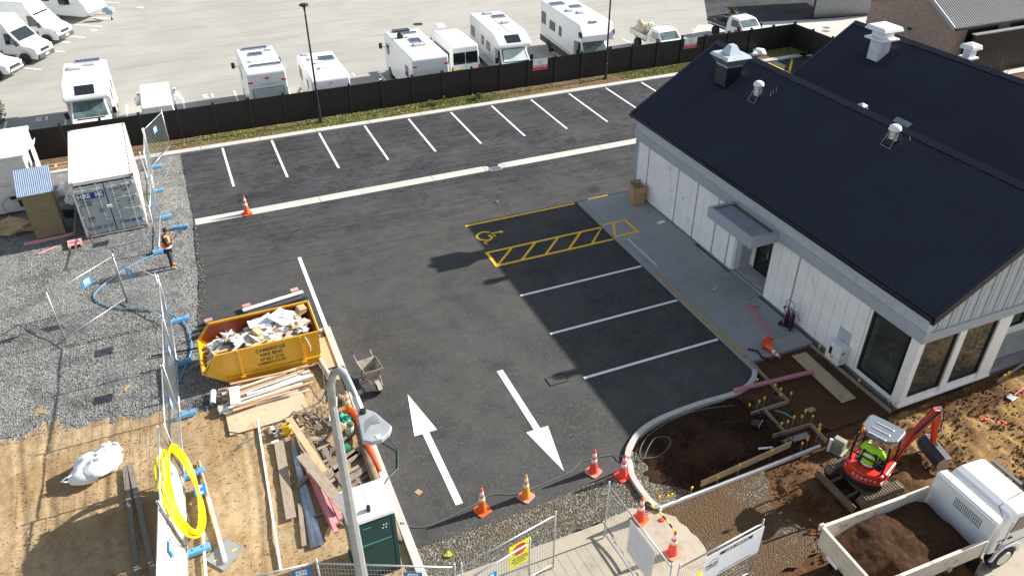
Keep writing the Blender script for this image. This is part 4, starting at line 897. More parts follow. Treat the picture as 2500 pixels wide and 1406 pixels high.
for k_ in range(26):
    a = rnd.uniform(0, 6.3); h = rnd.uniform(1.6, 3.4); r = rnd.uniform(.1, .7); q.tube([(0.1 * math.cos(a), .1 * math.sin(a), 0), (r * .5 * math.cos(a), r * .5 * math.sin(a), h * .5), (r * math.cos(a) + rnd.uniform(-.1, .1), r * math.sin(a), h)], [.03, .018, .006], 5)
    for j in range(4):
        z = h * rnd.uniform(.4, .95); f = z / h; q.tube([(r * f * math.cos(a), r * f * math.sin(a), z), (r * f * math.cos(a) + rnd.uniform(-.25, .25), r * f * math.sin(a) + rnd.uniform(-.25, .25), z + rnd.uniform(.2, .5))], [.01, .004], 4)
part('branches', q, M_bark, bush)
# ---------------- vehicles ----------------
def shell(prof, w, tz=99., tk=0., nose=None, m=M_van):
    """side profile (y,z) loop swept across the width; sides lean in above tz by tk; nose=(y0,k) narrows forward of y0"""
    def hw(y, z):
        h = w / 2 - max(0, z - tz) * tk
        if nose and y > nose[0]: h -= (y - nose[0]) ** 2 * nose[1]
        return h
    mb = MB(); n = len(prof); rows = []
    for y, z in prof: h = hw(y, z); rows.append(mb.av([(-h, y, z), (-h * .5, y, z), (h * .5, y, z), (h, y, z)]))
    for a, b in zip(rows, rows[1:] + rows[:1]):
        for j in range(3): mb.face((a + j, a + j + 1, b + j + 1, b + j))
    mb.face([r for r in rows][::-1]); mb.face([r + 3 for r in rows]); return mb, hw
def side(hw, pts, t=.012, off=.0, sides=(-1, 1)):
    mb = MB()
    for s in sides: mb.extr([(s * (hw(y, z) + off - .004), y, z) for y, z in pts], (s * t, 0, 0))
    return mb
def front(hw, a, b, mx=.1, t=.015, f0=.04, f1=.04, bow=0):
    """panel laid on the surface between profile points a (lower) and b (upper)"""
    a = Vector((0, *a)); b = Vector((0, *b)); d = b - a; n = Vector((0, d.z, -d.y)).normalized(); L = d.length
    if abs(n.y) > .3 and (n.y < 0) != (a.y < 0): n = -n
    elif n.z < 0 and abs(n.y) <= .3: n = -n
    a2 = a + d * f0; b2 = b - d * f1; ha = hw(a2.y, a2.z) - mx; hb = hw(b2.y, b2.z) - mx
    mb = MB(); P = [a2 + Vector((-ha, 0, 0)), a2 + Vector((ha, 0, 0)), b2 + Vector((hb, 0, 0)), b2 + Vector((-hb, 0, 0))]
    mb.extr([p - n * .004 for p in P], n * t); return mb
def rpt(cy, cz, w, h, r=.06):
    o = []
    for (sy, sz, a0) in ((1, 1, 0), (-1, 1, 90), (-1, -1, 180), (1, -1, 270)):
        for k_ in range(3): a = R(a0 + 45 * k_); o.append((cy + sy * (w / 2 - r) + r * math.cos(a), cz + sz * (h / 2 - r) + r * math.sin(a)))
    return o
def wheels(t, ys, tw, r=.34, wd=.22, dual=()):
    for y in ys:
        for s in (-1, 1):
            q = part('wheel', MB().lathe([(r * .6, -wd / 2), (r * .93, -wd / 2), (r, -wd / 2 + .04), (r, wd / 2 - .04), (r * .93, wd / 2), (r * .6, wd / 2)], 24, (s * (tw / 2 - wd / 2), y, r), 'X'), M_rubber, t)
            part('rim', MB().lathe([(.02, .0), (r * .2, .0), (r * .25, -.03), (r * .5, -.02), (r * .6, .01), (r * .6, -.05), (.02, -.05)] if s > 0 else [(.02, 0), (r * .2, 0), (r * .25, .03), (r * .5, .02), (r * .6, -.01), (r * .6, .05), (.02, .05)], 16, (s * (tw / 2 - .01), y, r), 'X'), M_alu, q)
            part('wheel_arch', MB().lathe([(r * 1.16, -.02), (r * 1.16, .02)], 24, (s * (tw / 2 - .012), y, r + .02), 'X'), M_black, t) if False else None
def arch(t, hw, ys, r):
    for y in ys:
        pts = [(y + r * 1.25 * math.cos(R(a)), r + .02 + r * 1.25 * math.sin(R(a))) for a in range(0, 181, 20)]
        for s in (-1, 1): part('wheel_arch', MB().extr([(s * (hw(yy, zz) - .03), yy, zz) for yy, zz in pts], (s * .034, 0, 0)), M_black, t)
def mirrors(t, y, z, w, m=M_black, l=.25):
    for s in (-1, 1): part('mirror', MB().box((s * (w / 2 + l * .7), y, z), (.2, .12, .34)).tube([(s * (w / 2 - .06), y, z - .1), (s * (w / 2 + l * .7), y, z - .05)], .02, 5), m, t, bev=.03)
def solar(t, x, y, z, w, l, n=6):
    p = part('solar_panel', MB().box((x, y, z + .04), (w, l, .03)), M_alu, t); mb = MB()
    a, b = (w, l)
    for i in range(n):
        if a >= b: mb.box((x - a / 2 + .03 + (a - .06) * (i + .5) / n, y, z + .058), ((a - .06) / n - .012, b - .06, .006))
        else: mb.box((x, y - b / 2 + .03 + (b - .06) * (i + .5) / n, z + .058), (a - .06, (b - .06) / n - .012, .006))
    part('cells', mb, M_solar, p)
def hatch(t, x, y, z, w=.45, l=.45, m=M_greyp): part('roof_hatch', MB().box((x, y, z + .05), (w, l, .12)), m, t, bev=.04)
def sidewins(t, hw, L, m=M_glass):
    for (cy, cz, w, h) in L:
        for s in (-1, 1):
            q = part('side_window', side(hw, rpt(cy, cz, w, h), .02, 0, (s,)), m, t); part('window_seal', side(hw, rpt(cy, cz, w + .07, h + .07, .08), .012, 0, (s,)), M_chassis, q); part('window_latch', side(hw, [(cy - .03, cz - h / 2 + .02), (cy + .03, cz - h / 2 + .02), (cy + .03, cz - h / 2 + .06), (cy - .03, cz - h / 2 + .06)], .03, 0, (s,)), M_greyp, q)
def lights(t, w, y, z, m=M_reflect, dy=.04, name='headlight', sz=(.28, .2)):
    for s in (-1, 1): part(name, MB().box((s * (w / 2 - sz[0] / 2 - .04), y, z), (sz[0], dy, sz[1])), m, t, bev=.02)

def motorhome(name, label, x, y, rz, L=6.8, w=2.25, H=2.8, style='low', cab='blind', wins=(), sol=(), hatches=(), group='motorhomes parked behind the fence', skirt=None, skylight=True):
    """coach-built on a van cab; front at +L/2"""
    t = thing(name, label, 'motorhome', (x, y, GZ), rz, group); f = L / 2
    if style == 'low': hab = [(-f, .38), (f - 1.95, .38), (f - 1.95, 1.98), (f - 1.35, 2.04), (f - 1.12, 2.16), (f - 1.22, 2.38), (f - 1.95, H - .1), (f - 2.3, H), (-f + .06, H), (-f, H - .1)]
    else: hab = [(-f, .45), (f - 1.9, .45), (f - 1.9, 1.95), (f - 1.0, 2.06), (f - .72, 2.14), (f - .78, 2.5), (f - 1.35, H), (-f + .06, H), (-f, H - .1)]
    mb, hw = shell(hab, w, 1.2, .012, (f - 1.6, .07)); part('body', mb, M_van, t, bev=.07, seg=3, smooth=False)
    cw = 2.02; cabp = [(f - 1.95, .35), (f - .1, .3), (f, .45), (f - .03, .85), (f - .35, 1.08), (f - .85, 1.18), (f - 1.6, 2.0), (f - 1.95, 2.0)]
    mb, ch = shell(cabp, cw, 1.0, .16, (f - .9, .16)); part('cab', mb, M_van, t, bev=.06, seg=3)
    part('windscreen', front(ch, (f - .88, 1.2), (f - 1.58, 1.97), .1), {'blind': M_glass, 'glass': M_wglass, 'dark': M_glass}[cab], t, bev=.01)
    if cab == 'blind': part('blind', front(ch, (f - .93, 1.26), (f - 1.55, 1.93), .16, .02), M_blind, t)
    for s in (-1, 1): part('cab_window', side(ch, [(f - 1.05, 1.2), (f - 1.85, 1.2), (f - 1.85, 1.85), (f - 1.55, 1.85)], .014, 0, (s,)), M_glass, t)
    part('bumper', MB().box((0, f - .04, .42), (cw * .84, .16, .3)), M_chassis, t, bev=.05); part('grille', MB().box((0, f + .0, .72), (.9, .06, .16)), M_black, t)
    part('wiper', MB().box((0, f - .82, 1.22), (cw * .7, .05, .03)), M_black, t); lights(t, cw * .93, f - .08, .86, M_reflect)
    part('number_plate', MB().box((0, f + .055, .42), (.36, .02, .12)), M_white, t)
    if skylight:
        z0 = 2.42; part('skylight', front(hw, (f - 1.22, 2.38) if style == 'low' else (f - .5, 2.5), (f - 1.95, H - .1) if style == 'low' else (f - .9, H - .06), w * .28 if style == 'low' else .6, .03), M_glass, t, bev=.02)
    if skirt: part('skirt_band', side(hw, [(-f + .02, .42), (f - 1.8, .42), (f - 1.8, .85), (-f + .02, .85)], .008), skirt, t)
    sidewins(t, hw, wins); mirrors(t, f - 1.25, 1.35, cw)
    arch(t, hw, (-f + 1.7,), .34); wheels(t, (-f + 1.7, f - .95), w - .1)
    for a in sol: solar(t, *a[:2], H, *a[2:])
    for a in hatches: hatch(t, *a[:2], H, *a[2:])
    part('rear_window', front(hw, (-f, 1.5), (-f, 2.3), .5, .02, 0, 0), M_glass, t); lights(t, w, -f, .9, M_tail, .05, 'tail_light', (.14, .3))
    part('decal', side(hw, [(-f + 1.2, 1.0), (f - 2.2, .9), (f - 2.0, .95), (f - 2.2, 1.0), (-f + 1.2, 1.08)], .004), M_greyp, t); return t
FY = math.pi
A = motorhome('motorhome', 'white low-profile motorhome with a dark square skylight, nose against the fence by the storage container', -5.1, 48.6, FY + R(0), 6.0, 2.3, 2.8, 'low', 'glass', [(-1.6, 1.75, .7, .5), (.2, 1.75, .8, .5)], [(-.15, -2.95, 1.35, .5, 6)], [(.5, -1.7, .7, .5), (-.25, -2.1, .6, .3)])
part('satellite_dish', MB().lathe([(.35, 0), (.33, .07), (.01, .1)], 20, (.45, -1.9, 2.85)), M_van, A)
m7 = motorhome('motorhome', 'white low-profile motorhome with silver blinds beside the minibus', 20.0, 48.6, FY + R(-3.5), 7.3, 2.3, 2.8, 'low', 'blind', [(-2.9, 1.8, .8, .6), (-.7, 1.8, .45, .55), (.5, 1.75, .75, .5)], [(-.5, -2.2, .9, .7, 4)], [(.0, -3.1, .6, .45), (-.4, -.6, .5, .4)])
m8 = motorhome('motorhome', 'tallest white overcab motorhome with a black side stripe and small square windows', 25.5, 48.3, FY + R(-3), 7.8, 2.45, 3.15, 'over', 'glass', [(-3.3, 2.1, .75, .75), (-1.7, 1.95, .95, .55), (-.3, 1.95, .42, .6), (2.9, 2.55, .4, .3)], [(.5, -2.6, 1.0, .8, 6), (-.4, -1.5, .8, .7, 5)], [(0, .1, .45, .45), (.5, -.6, .45, .45), (.1, 2.4, .5, .35)], skirt=M_chassis, skylight=False)
for mm, xx in ((m7, .5),): part('awning_stripe', MB().box((0, 0, 2.82), (.02, 3, .02)), M_greyp, mm)
def caravan(name, label, x, y, rz, L=5.6, w=2.2, H=2.6, wins=(), sol=(), hatches=(), nose=False, bus=False, rearwin='pale', drawbar=True, group='caravans and campers parked behind the fence', cat='caravan'):
    t = thing(name, label, cat, (x, y, GZ), rz, group); f = L / 2
    if nose: P = [(-f + .1, .42), (f - .5, .42), (f, .75), (f - .25, 1.3), (f - .9, H - .25), (f - 1.25, H), (-f + .35, H), (-f + .05, H - .3), (-f, 1.2)]
    elif bus: P = [(-f, .38), (f, .38), (f + .02, 1.1), (f - .1, H - .3), (f - .3, H), (-f + .1, H), (-f, H - .12)]
    else: P = [(-f, .42), (f, .42), (f + .03, 1.3), (f - .12, H - .15), (f - .3, H), (-f + .3, H), (-f + .06, H - .2), (-f, 1.4)]
    mb, hw = shell(P, w, 1.4, .02); part('body', mb, M_van, t, bev=.06, seg=3); sidewins(t, hw, wins, M_glass)
    if rearwin == 'pale': q = part('rear_window', MB().box((0, -f - .0, 1.62), (1.75, .04, .62)), M_black, t, bev=.05); part('blind', MB().box((0, -f - .024, 1.62), (1.68, .012, .55)), mat('pale_blind', (.5, .55, .5), .3), q)
    elif rearwin == 'dark': part('rear_window', MB().box((.1, -f - .005, 1.45), (.85, .05, .6)), M_film, t, bev=.05)
    elif rearwin == 'panel':
        part('rear_panel', MB().box((.05, -f - .01, 1.1), (1.7, .03, 1.2)), M_truck, t, bev=.03); part('rear_window', MB().box((.05, -f - .03, 1.2), (.65, .05, .62)), M_film, t, bev=.05); part('brake_light', MB().box((.05, -f - .03, 1.62), (.5, .05, .05)), M_truck, t)
    if bus: lights(t, w, -f - .01, 2.3, M_tail, .05, 'clearance_light', (.28, .09)); mirrors(t, f - .1, 1.9, w, M_tgreen, .4); part('windscreen', front(hw, (f + .02, 1.1), (f - .1, H - .35), .12), M_glass, t)
    else: lights(t, w, -f, .75, M_tail, .05, 'tail_light', (.12, .3))
    arch(t, hw, (-.1,) if not bus else (-f + 1.4, f - 1.0), .33); wheels(t, (-.1,) if not bus else (-f + 1.4, f - 1.0), w - .06, .33)
    if drawbar:
        part('drawbar', MB().bar((-.55, f - .1, .45), (0, f + 1.25, .45), .06, .08).bar((.55, f - .1, .45), (0, f + 1.25, .45), .06, .08), M_galv, t)
        part('jockey_wheel', MB().tube([(.06, f + 1.1, .75), (.06, f + 1.1, .1)], .02).lathe([(.09, -.02), (.09, .02)], 12, (.06, f + 1.1, .09), 'X'), M_black, t)
    for a in sol: solar(t, *a[:2], H, *a[2:])
    for a in hatches: hatch(t, *a[:2], H, *a[2:])
    return t
c3 = caravan('camper_bus', 'boxy white camper with a wide pale rear window and three roof solar panels', 4.3, 47.85, 0, 4.9, 2.2, 2.9, [(1.0, 1.8, .7, .5)], [(.0, 1.9, 1.5, .42, 7), (-.1, .75, .8, .62, 4), (.15, -1.45, 1.75, .4, 8)], [(-.2, -.6, .8, .35, M_white), (.7, 1.2, .4, .2)], bus=True, cat='camper', drawbar=False)
text('COUNTRY', .2, frame((0, -2.46, 2.14), (1, 0, 0), (0, 0, 1)), M_greyp, c3); part('bird_emblem', MB().extr([(-.24, -2.455, 2.5), (-.05, -2.455, 2.44), (0, -2.455, 2.36), (.05, -2.455, 2.44), (.24, -2.455, 2.5), (.06, -2.455, 2.51), (0, -2.455, 2.54), (-.06, -2.455, 2.51)], (0, -.008, 0)), M_red, c3)
c4 = caravan('caravan', 'white caravan with one large square solar panel next to the black lamp post', 7.65, 46.65, 0, 4.9, 2.2, 2.5, [(1.3, 1.7, .9, .6), (-.9, 1.7, .5, .5)], [(.45, .8, .95, .85, 4)], [(-.3, 1.0, .5, .5, M_white), (-.1, .1, .5, .35, M_white), (-.05, -.9, .5, .4, M_white), (-.6, 1.9, .4, .3)], rearwin='panel')
part('bird_emblem', MB().extr([(-.12, -2.42, 2.16), (0, -2.42, 2.05), (.12, -2.42, 2.16), (0, -2.42, 2.12)], (0, -.03, 0)), M_red, c4)
c5 = caravan('fifth_camper', 'long white camper with a black roof dome and small dark rear window beside the minibus', 13.65, 47.5, 0, 6.2, 2.3, 2.8, [(2.3, 1.85, .6, .55), (-1.9, 1.7, .6, .6)], [(.15, 1.95, 1.2, .4, 6), (.15, .3, .7, .85, 4)], [(-.1, 2.6, 1.1, .5, M_glass), (.1, -.7, .8, .45), (.7, -.1, .6, .4, M_white), (.1, 1.1, .6, .3, M_white)], rearwin='dark', bus=True, cat='camper', drawbar=False); c5.name = 'camper_van'
part('roof_dome', MB().lathe([(.2, 0), (.2, .2), (.16, .3), (.01, .36)], 16, (-.55, 1.2, 2.8)), M_black, c5, smooth=True)
tc_ = caravan('touring_caravan', 'long white touring caravan side-on at the top left with a covered drawbar', -8.0, 74.6, R(-126.5), 7.2, 2.3, 2.55, [(-2.3, 1.75, .8, .5), (-.2, 1.75, .9, .5), (1.6, 1.65, .95, .7)], [], [], nose=True, rearwin=None, group='vehicles parked along the left row')
part('hitch_cover', MB().blob((0, 4.55, .75), (.28, .5, .3), 3, .15), mat('hitch_cover_blue', (.35, .45, .5), .7), tc_); part('front_window', MB().box((0, 3.12, 1.75), (1.5, .05, .7), rx=R(-24)), M_wglass, tc_)
part('decal', MB().box((1.16, 1.7, 1.25), (.01, 1.6, .05), rx=R(12)).box((-1.16, 1.7, 1.25), (.01, 1.6, .05), rx=R(12)), M_greyp, tc_)
def van(name, label, x, y, rz, L=5.9, w=1.98, H=2.6, rear=True, nose_k=1., wins=True, cab='dark', campertop=False, bumper=M_chassis, group=None, m=M_van, low=False):
    t = thing(name, label, 'van', (x, y, GZ), rz, group); f = L / 2
    if low: P = [(-f, .3), (f - .1, .28), (f, .45), (f - .05, .8), (f - .15, 1.0), (f - .45, 1.12), (f - 1.1, H - .06), (f - 1.4, H), (-f + .35, H), (-f + .1, H - .08), (-f + .02, 1.05)]
    else: P = [(-f, .32), (f - .1, .3), (f, .5), (f - .06, .95), (f - .3, 1.12), (f - .85, 1.28), (f - 1.62, 2.15), (f - 2.05, H - .03), (f - 2.5, H), (-f + .15, H), (-f + .05, H - .1), (-f, 1.2)]
    mb, hw = shell(P, w, 1.1, .10, (f - 1.0, .22)); part('body', mb, m, t, bev=.07, seg=3)
    ws = ((f - .47, 1.12), (f - 1.1, H - .06)) if low else ((f - .87, 1.28), (f - 1.62, 2.15))
    part('windscreen', front(hw, *ws, .1), {'dark': M_glass, 'blind': M_glass, 'glass': M_wglass}[cab], t, bev=.01)
    if cab == 'blind' and not low: part('blind', front(lambda y_, z_: hw(y_, z_), (f - .93, 1.34), (f - 1.56, 2.07), .2, .02), M_blind, t)
    zt = (H - .2) if low else 2.0
    for s in (-1, 1):
        a = ws[0][0]; part('cab_window', side(hw, [(a - .1, ws[0][1] + .05), (a - 1.15, ws[0][1] + .02), (a - 1.15, zt), (ws[1][0] - .12 if low else a - .75, zt)], .014, 0, (s,)), M_glass, t)
    if wins:
        y = f - 2.35
        while y > -f + .9:
            for s in (-1, 1): part('side_window', side(hw, rpt(y - .5, (1.35 + zt) / 2, .95, zt - 1.3, .08), .014, 0, (s,)), M_glass, t)
            y -= 1.02
    if rear:
        for s in (-1, 1): part('rear_window', MB().box((s * .42, -f + (.03 if not low else .06), 1.75 if not low else 1.32), (.78 if not low else .8, .06, .75 if not low else .5)), M_glass, t, bev=.05)
        for s in (-1, 1): part('tail_light', MB().box((s * (w / 2 - .09), -f - .0, 1.0), (.12, .08, .5)), M_tail, t, bev=.02)
        part('door_seam', MB().box((0, -f - .0, 1.2), (.015, .03, 1.6)), M_chassis, t)
    part('bumper', MB().box((0, f - .05, .48), (w * .8, .2, .36)), bumper, t, bev=.08); part('grille', MB().box((0, f - .01, .85), (.85, .07, .2)), M_black, t, bev=.02)
    part('number_plate', MB().box((0, f + .06, .5), (.36, .02, .12)), M_white, t); lights(t, w * .9, f - .12, .88, M_reflect, .1, 'headlight', (.26, .26)); part('wiper', MB().box((0, ws[0][0] + .03, ws[0][1] + .03), (w * .6, .06, .02)), M_black, t)
    part('bonnet_vent', MB().box((.42, f - .62, 1.2 if not low else 1.0), (.26, .08, .03)).box((-.42, f - .62, 1.2 if not low else 1.0), (.26, .08, .03)), M_black, t) if not low else None
    mirrors(t, ws[0][0] - .25, ws[0][1] + .15, w * .96, M_black if not low else M_white, .2)
    arch(t, hw, (-f + 1.15, f - .95), .33); wheels(t, (-f + 1.15, f - .95), w - .06, .33)
    if campertop: part('sill_band', side(hw, [(-f + .3, .45), (f - 1.6, .45), (f - 1.6, .62), (-f + .3, .62)], .012), M_chassis, t)
    return t
s6 = van('minibus', 'white minibus with two black rear windows and a yellow rear sticker', 16.6, 49.35, 0, 5.9, 1.98, 2.55); hatch(s6, -.1, 1.6, 2.55, .6, .7, M_van)
q = part('warning_sticker', MB().box((-.45, -2.96, .98), (.62, .02, .26)), M_ysign, s6); text('AMBUVAC', .11, frame((-.45, -2.973, 1.04), (1, 0, 0), (0, 0, 1)), M_text, s6); text('07 823 1698', .12, frame((.5, -2.965, .98), (1, 0, 0), (0, 0, 1)), M_text, s6)
v2 = van('people_mover', 'small white people mover with cloth-covered mirrors beside the left motorhome', -1.65, 47.15, 0, 5.0, 1.75, 2.05, low=True)
for s in (-1, 1): part('mirror_cover', MB().blob((s * 1.05, 1.0, 1.2), (.2, .16, .24), 4 + s, .3), M_bag, v2)
def leftrow(fx, fy, L, rz): return fx - math.cos(rz) * L / 2, fy - math.sin(rz) * L / 2
def place(fx, fy, L, deg): d = R(deg); return fx - math.cos(d) * L / 2, fy - math.sin(d) * L / 2, d - math.pi / 2
x, y, a = place(-8.35, 62.6, 6.6, -31); p1 = van('camper_conversion', 'white high-roof camper van with pale blinds and grey bumper, beside the pickup', x, y, a, 6.6, 2.1, 2.95, cab='blind', wins=False, campertop=True, group='vehicles parked along the left row'); solar(p1, .1, -1.6, 2.95, 1.2, .8, 6); hatch(p1, .3, -.4, 2.95, .5, .4)
x, y, a = place(-7.25, 66.9, 6.6, -31); p2 = van('camper_conversion', 'white camper van with a bright white windscreen cover, second from the touring caravan end', x, y, a, 6.6, 2.1, 2.95, cab='blind', wins=False, group='vehicles parked along the left row'); part('windscreen_cover', front(lambda y_, z_: .95, (3.3 - .87, 1.30), (3.3 - 1.62, 2.12), .06, .03), M_bag, p2); hatch(p2, -.2, .1, 2.95, .4, .3)
def ute(name, label, x, y, rz, load=None, flat=True, m=M_van, cat='ute', group=None, cab_only=False):
    L = 5.2; f = L / 2; t = thing(name, label, cat, (x, y, GZ), rz, group)
    P = [(f - 3.1, .45), (f - .1, .38), (f, .5), (f - .02, .85), (f - .25, 1.0), (f - 1.25, 1.12), (f - 1.85, 1.68), (f - 2.1, 1.74), (f - 2.95, 1.74), (f - 3.1, 1.1)]
    mb, hw = shell(P, 1.8, 1.05, .22, (f - .9, .18)); part('cab', mb, m, t, bev=.06, seg=3)
    part('windscreen', front(hw, (f - 1.27, 1.12), (f - 1.85, 1.68), .08), M_wglass, t)
    for s in (-1, 1): part('side_window', side(hw, [(f - 1.45, 1.15), (f - 2.55, 1.15), (f - 2.6, 1.6), (f - 1.9, 1.6)], .014, 0, (s,)), M_glass, t)
    part('rear_glass', MB().box((0, f - 3.03, 1.42), (1.2, .04, .36)), M_glass, t); mirrors(t, f - 1.5, 1.2, 1.8, M_black, .18)
    part('bumper', MB().box((0, f - .03, .5), (1.5, .16, .24)), m, t, bev=.05); part('grille', MB().box((0, f + .0, .75), (1.0, .06, .18)), M_black, t, bev=.02); lights(t, 1.66, f - .08, .85, M_reflect, .1, 'headlight', (.3, .18)); part('number_plate', MB().box((0, f + .06, .5), (.36, .02, .12)), M_white, t)
    wheels(t, (-f + .95, f - .85), 1.8, .36, .24); arch(t, hw, (f - .85,), .36)
    part('chassis', MB().box((0, -f + 1.0, .55), (.8, 2.2, .14)), M_black, t)
    part('tray_deck', MB().box((0, -f + 1.05, .86), (1.85, 2.15, .07)), M_alu, t)
    for s in (-1, 1): part('drop_side', MB().box((s * .92, -f + 1.05, 1.03), (.03, 2.15, .28)), M_alu if load == 'sacks' else M_chassis, t)
    part('tailgate', MB().box((0, -f - .02, 1.03), (1.85, .03, .28)), M_alu if load == 'sacks' else M_chassis, t)
    part('headboard', MB().tube([(-.88, -f + 2.12, .9), (-.88, -f + 2.12, 1.75), (.88, -f + 2.12, 1.75), (.88, -f + 2.12, .9)], .03), M_alu if load == 'sacks' else M_black, t)
    return t
u9 = ute('flatbed_ute', 'white flat-deck ute piled with pale woven sacks', 31.55, 47.3, FY + R(2), 'sacks', group='utes parked at the right end of the fence')
part('tool_box', MB().box((.0, .0, 1.12), (1.7, .5, .45)), M_alu, u9, bev=.02)
rnd = random.Random(8)
for i in range(11):
    a = rnd.uniform(0, 6.3); lx, ly = rnd.uniform(-.55, .55), rnd.uniform(-2.3, -.7); X = u9.matrix_world if False else Matrix.Translation(u9.location) @ Matrix.Rotation(u9.rotation_euler.z, 4, 'Z'); p = X @ Vector((lx, ly, 1.15 + .2 * (i % 3)))
    solo('sack', MB().blob((0, 0, 0), (rnd.uniform(.3, .45), rnd.uniform(.22, .32), rnd.uniform(.22, .34)), i, .35), mat('pale_sack', (.6, .52, .4), .9, var=.15), 'stuffed pale sack heaped on the flat-deck ute', 'sack', 'sacks heaped on the ute', loc=p, rz=a)
u10 = ute('flatbed_ute', 'white ute with a dark covered tray and a red door emblem, nearest the fence corner', 38.5, 47.6, FY + R(3), 'cover', group='utes parked at the right end of the fence')
part('load_cover', MB().blob((0, -1.4, 1.05), (.8, .9, .3), 4, .3), M_black, u10); part('door_emblem', MB().lathe([(.15, -.005), (.15, .005)], 16, (-.93, .7, .85), 'X').lathe([(.15, -.005), (.15, .005)], 16, (.93, .7, .85), 'X'), M_red, u10)
leafy('potted_fern', 'green fern standing on the covered ute tray', 'plant', 38.55, 48.6, 1.0, .35, .5, 200, 7, M_leaf, lf=.15)
x, y, a = place(-10.0, 59.6, 5.2, -31); pk = ute('pickup', 'white pickup with dark bull bar cut off by the left edge', x, y, a, group='vehicles parked along the left row', cat='pickup')
part('bull_bar', MB().tube([(-.7, 2.72, .45), (-.7, 2.78, .75), (.7, 2.78, .75), (.7, 2.72, .45)], .035).box((0, 2.72, .48), (1.4, .08, .1)), M_chassis, pk)
dk = van('dark_car', 'dark vehicle just cut off by the top edge left of centre', -1.6, 81.5, R(-126.5), 4.6, 1.8, 1.5, low=True, m=M_black, wins=False); dk['category'] = 'car'
# ---------------- cones ----------------
def cone(x, y, label, body=M_orange, base=M_orange, z=.02, tilt=None, rz=0, h=.88, band=M_reflect):
    t = thing('traffic_cone', label, 'traffic cone', (x, y, z), rz, 'traffic cones around the site')
    if tilt: t.rotation_euler = tilt
    part('base', MB().prism([(a * .2, b * .2) if abs(a) == abs(b) else (a, b) for a, b in ((-.2, -.16), (-.16, -.2), (.16, -.2), (.2, -.16), (.2, .16), (.16, .2), (-.16, .2), (-.2, .16))], 0, .035), base, t, bev=.008)
    r = lambda q: .135 - (.135 - .028) * (q - .035) / (h - .035)
    part('cone_body', MB().lathe([(r(.035), .035), (r(.06), .06), (r(h - .02), h - .02), (.02, h)], 20), body, t, smooth=True)
    for a, b in ((.42, .54), (.62, .76)): part('reflective_band', MB().lathe([(r(a * h / .88) + .003, a * h / .88), (r(b * h / .88) + .003, b * h / .88)], 20), band, t, smooth=True)
    return t
cone(4.88, 13.55, 'bright orange cone with two clean white bands, leftmost in the row closing the entrance', rz=.3)
cone(6.16, 13.52, 'amber cone on a faded pink base, second from the left in the entrance row', M_amber, M_pinkb, rz=.5)
cone(8.31, 13.6, 'red cone on a faded pink base near the tip of the right arrow', M_redor, M_pinkb, rz=.4)
cone(9.0, 13.12, 'red cone on a bright red base standing against the curved kerb', M_redor, M_redor, rz=.2)
cone(8.66, 11.6, 'red cone holding one end of the yellow and black pole', M_redor, M_orange, .03, rz=.4)
cone(8.85, 10.33, 'red cone at the lower end of the striped pole, nearest the yellow barrier', M_redor, M_pinkb, .03, rz=.3)
cone(1.28, 33.3, 'orange cone standing on the white drainage channel', M_orange, M_redor, .027, rz=.2)
cone(16.35, 16.2, 'orange cone lying on its side at the end of the pavement', M_orange, M_orange, .31, tilt=(R(101), 0, R(8))).scale = (.82, .82, .82)
cone(16.55, 16.35, 'second orange cone lying beneath the toppled one on the pavement end', M_orange, M_redor, .30, tilt=(R(101), R(20), R(-12))).scale = (.82, .82, .82)
cone(2.45, 18.75, 'orange cone standing among the timber against the side kerb', M_amber, M_redor, .05)
sp = MB(); sp2 = MB(); a = Vector((8.66, 11.6, .86)); b = Vector((8.85, 10.33, .86))
pl = thing('striped_pole', 'yellow and black striped pole laid between two cones over the path', 'barrier pole', (0, 0, 0))
for i in range(9):
    p, q = a.lerp(b, i / 9), a.lerp(b, (i + 1) / 9); sag = lambda v, t_: Vector((v.x + .07 * math.sin(math.pi * t_), v.y, v.z - .0)); sp.m = i % 2; sp.tube([sag(p, i / 9), sag(q, (i + 1) / 9)], .025, 8)
part('pole', sp, [M_hose, M_black], pl)
solo('pink_reel', MB().lathe([(.03, 0), (.07, 0), (.07, .04), (.03, .04)], 14), M_redor, 'small pink tape roll dropped by the striped pole', 'tape roll', loc=(9.2, 11.35, .03))
# ---------------- temporary fencing ----------------
def tpanel(name, a, b, label, H=2.0, z0=.05, sign=None, group='galvanised temporary fence panels', lean=0, mesh=True, cat='fence panel'):
    a = Vector((*a, z0)); b = Vector((*b, z0)); d = b - a; L = d.length; u = d.normalized(); n = Vector((-u.y, u.x, 0)); up = (Vector((0, 0, 1)) + n * lean).normalized()
    t = thing(name, label, cat, a, 0, group); fr = MB(); w = MB(); r = .021
    P = lambda s, h: u * s + up * h
    fr.tube([P(0, 0), P(0, H + .12)], r, 8); fr.tube([P(L, 0), P(L, H + .12)], r, 8); fr.tube([P(0, H - .02), P(L, H - .02)], r, 8); fr.tube([P(0, .16), P(L, .16)], r, 8)
    part('frame', fr, M_galv, t, smooth=True)
    k_ = .075
    while k_ < L - .03: w.bar(P(k_, .16), P(k_, H - .02), .004, .004, n); k_ += .075
    z = .3
    while z < H - .1: w.bar(P(0, z), P(L, z), .004, .004, n); z += .15
    part('wire_mesh', w, M_galvd, t)
    return t, P, n, L
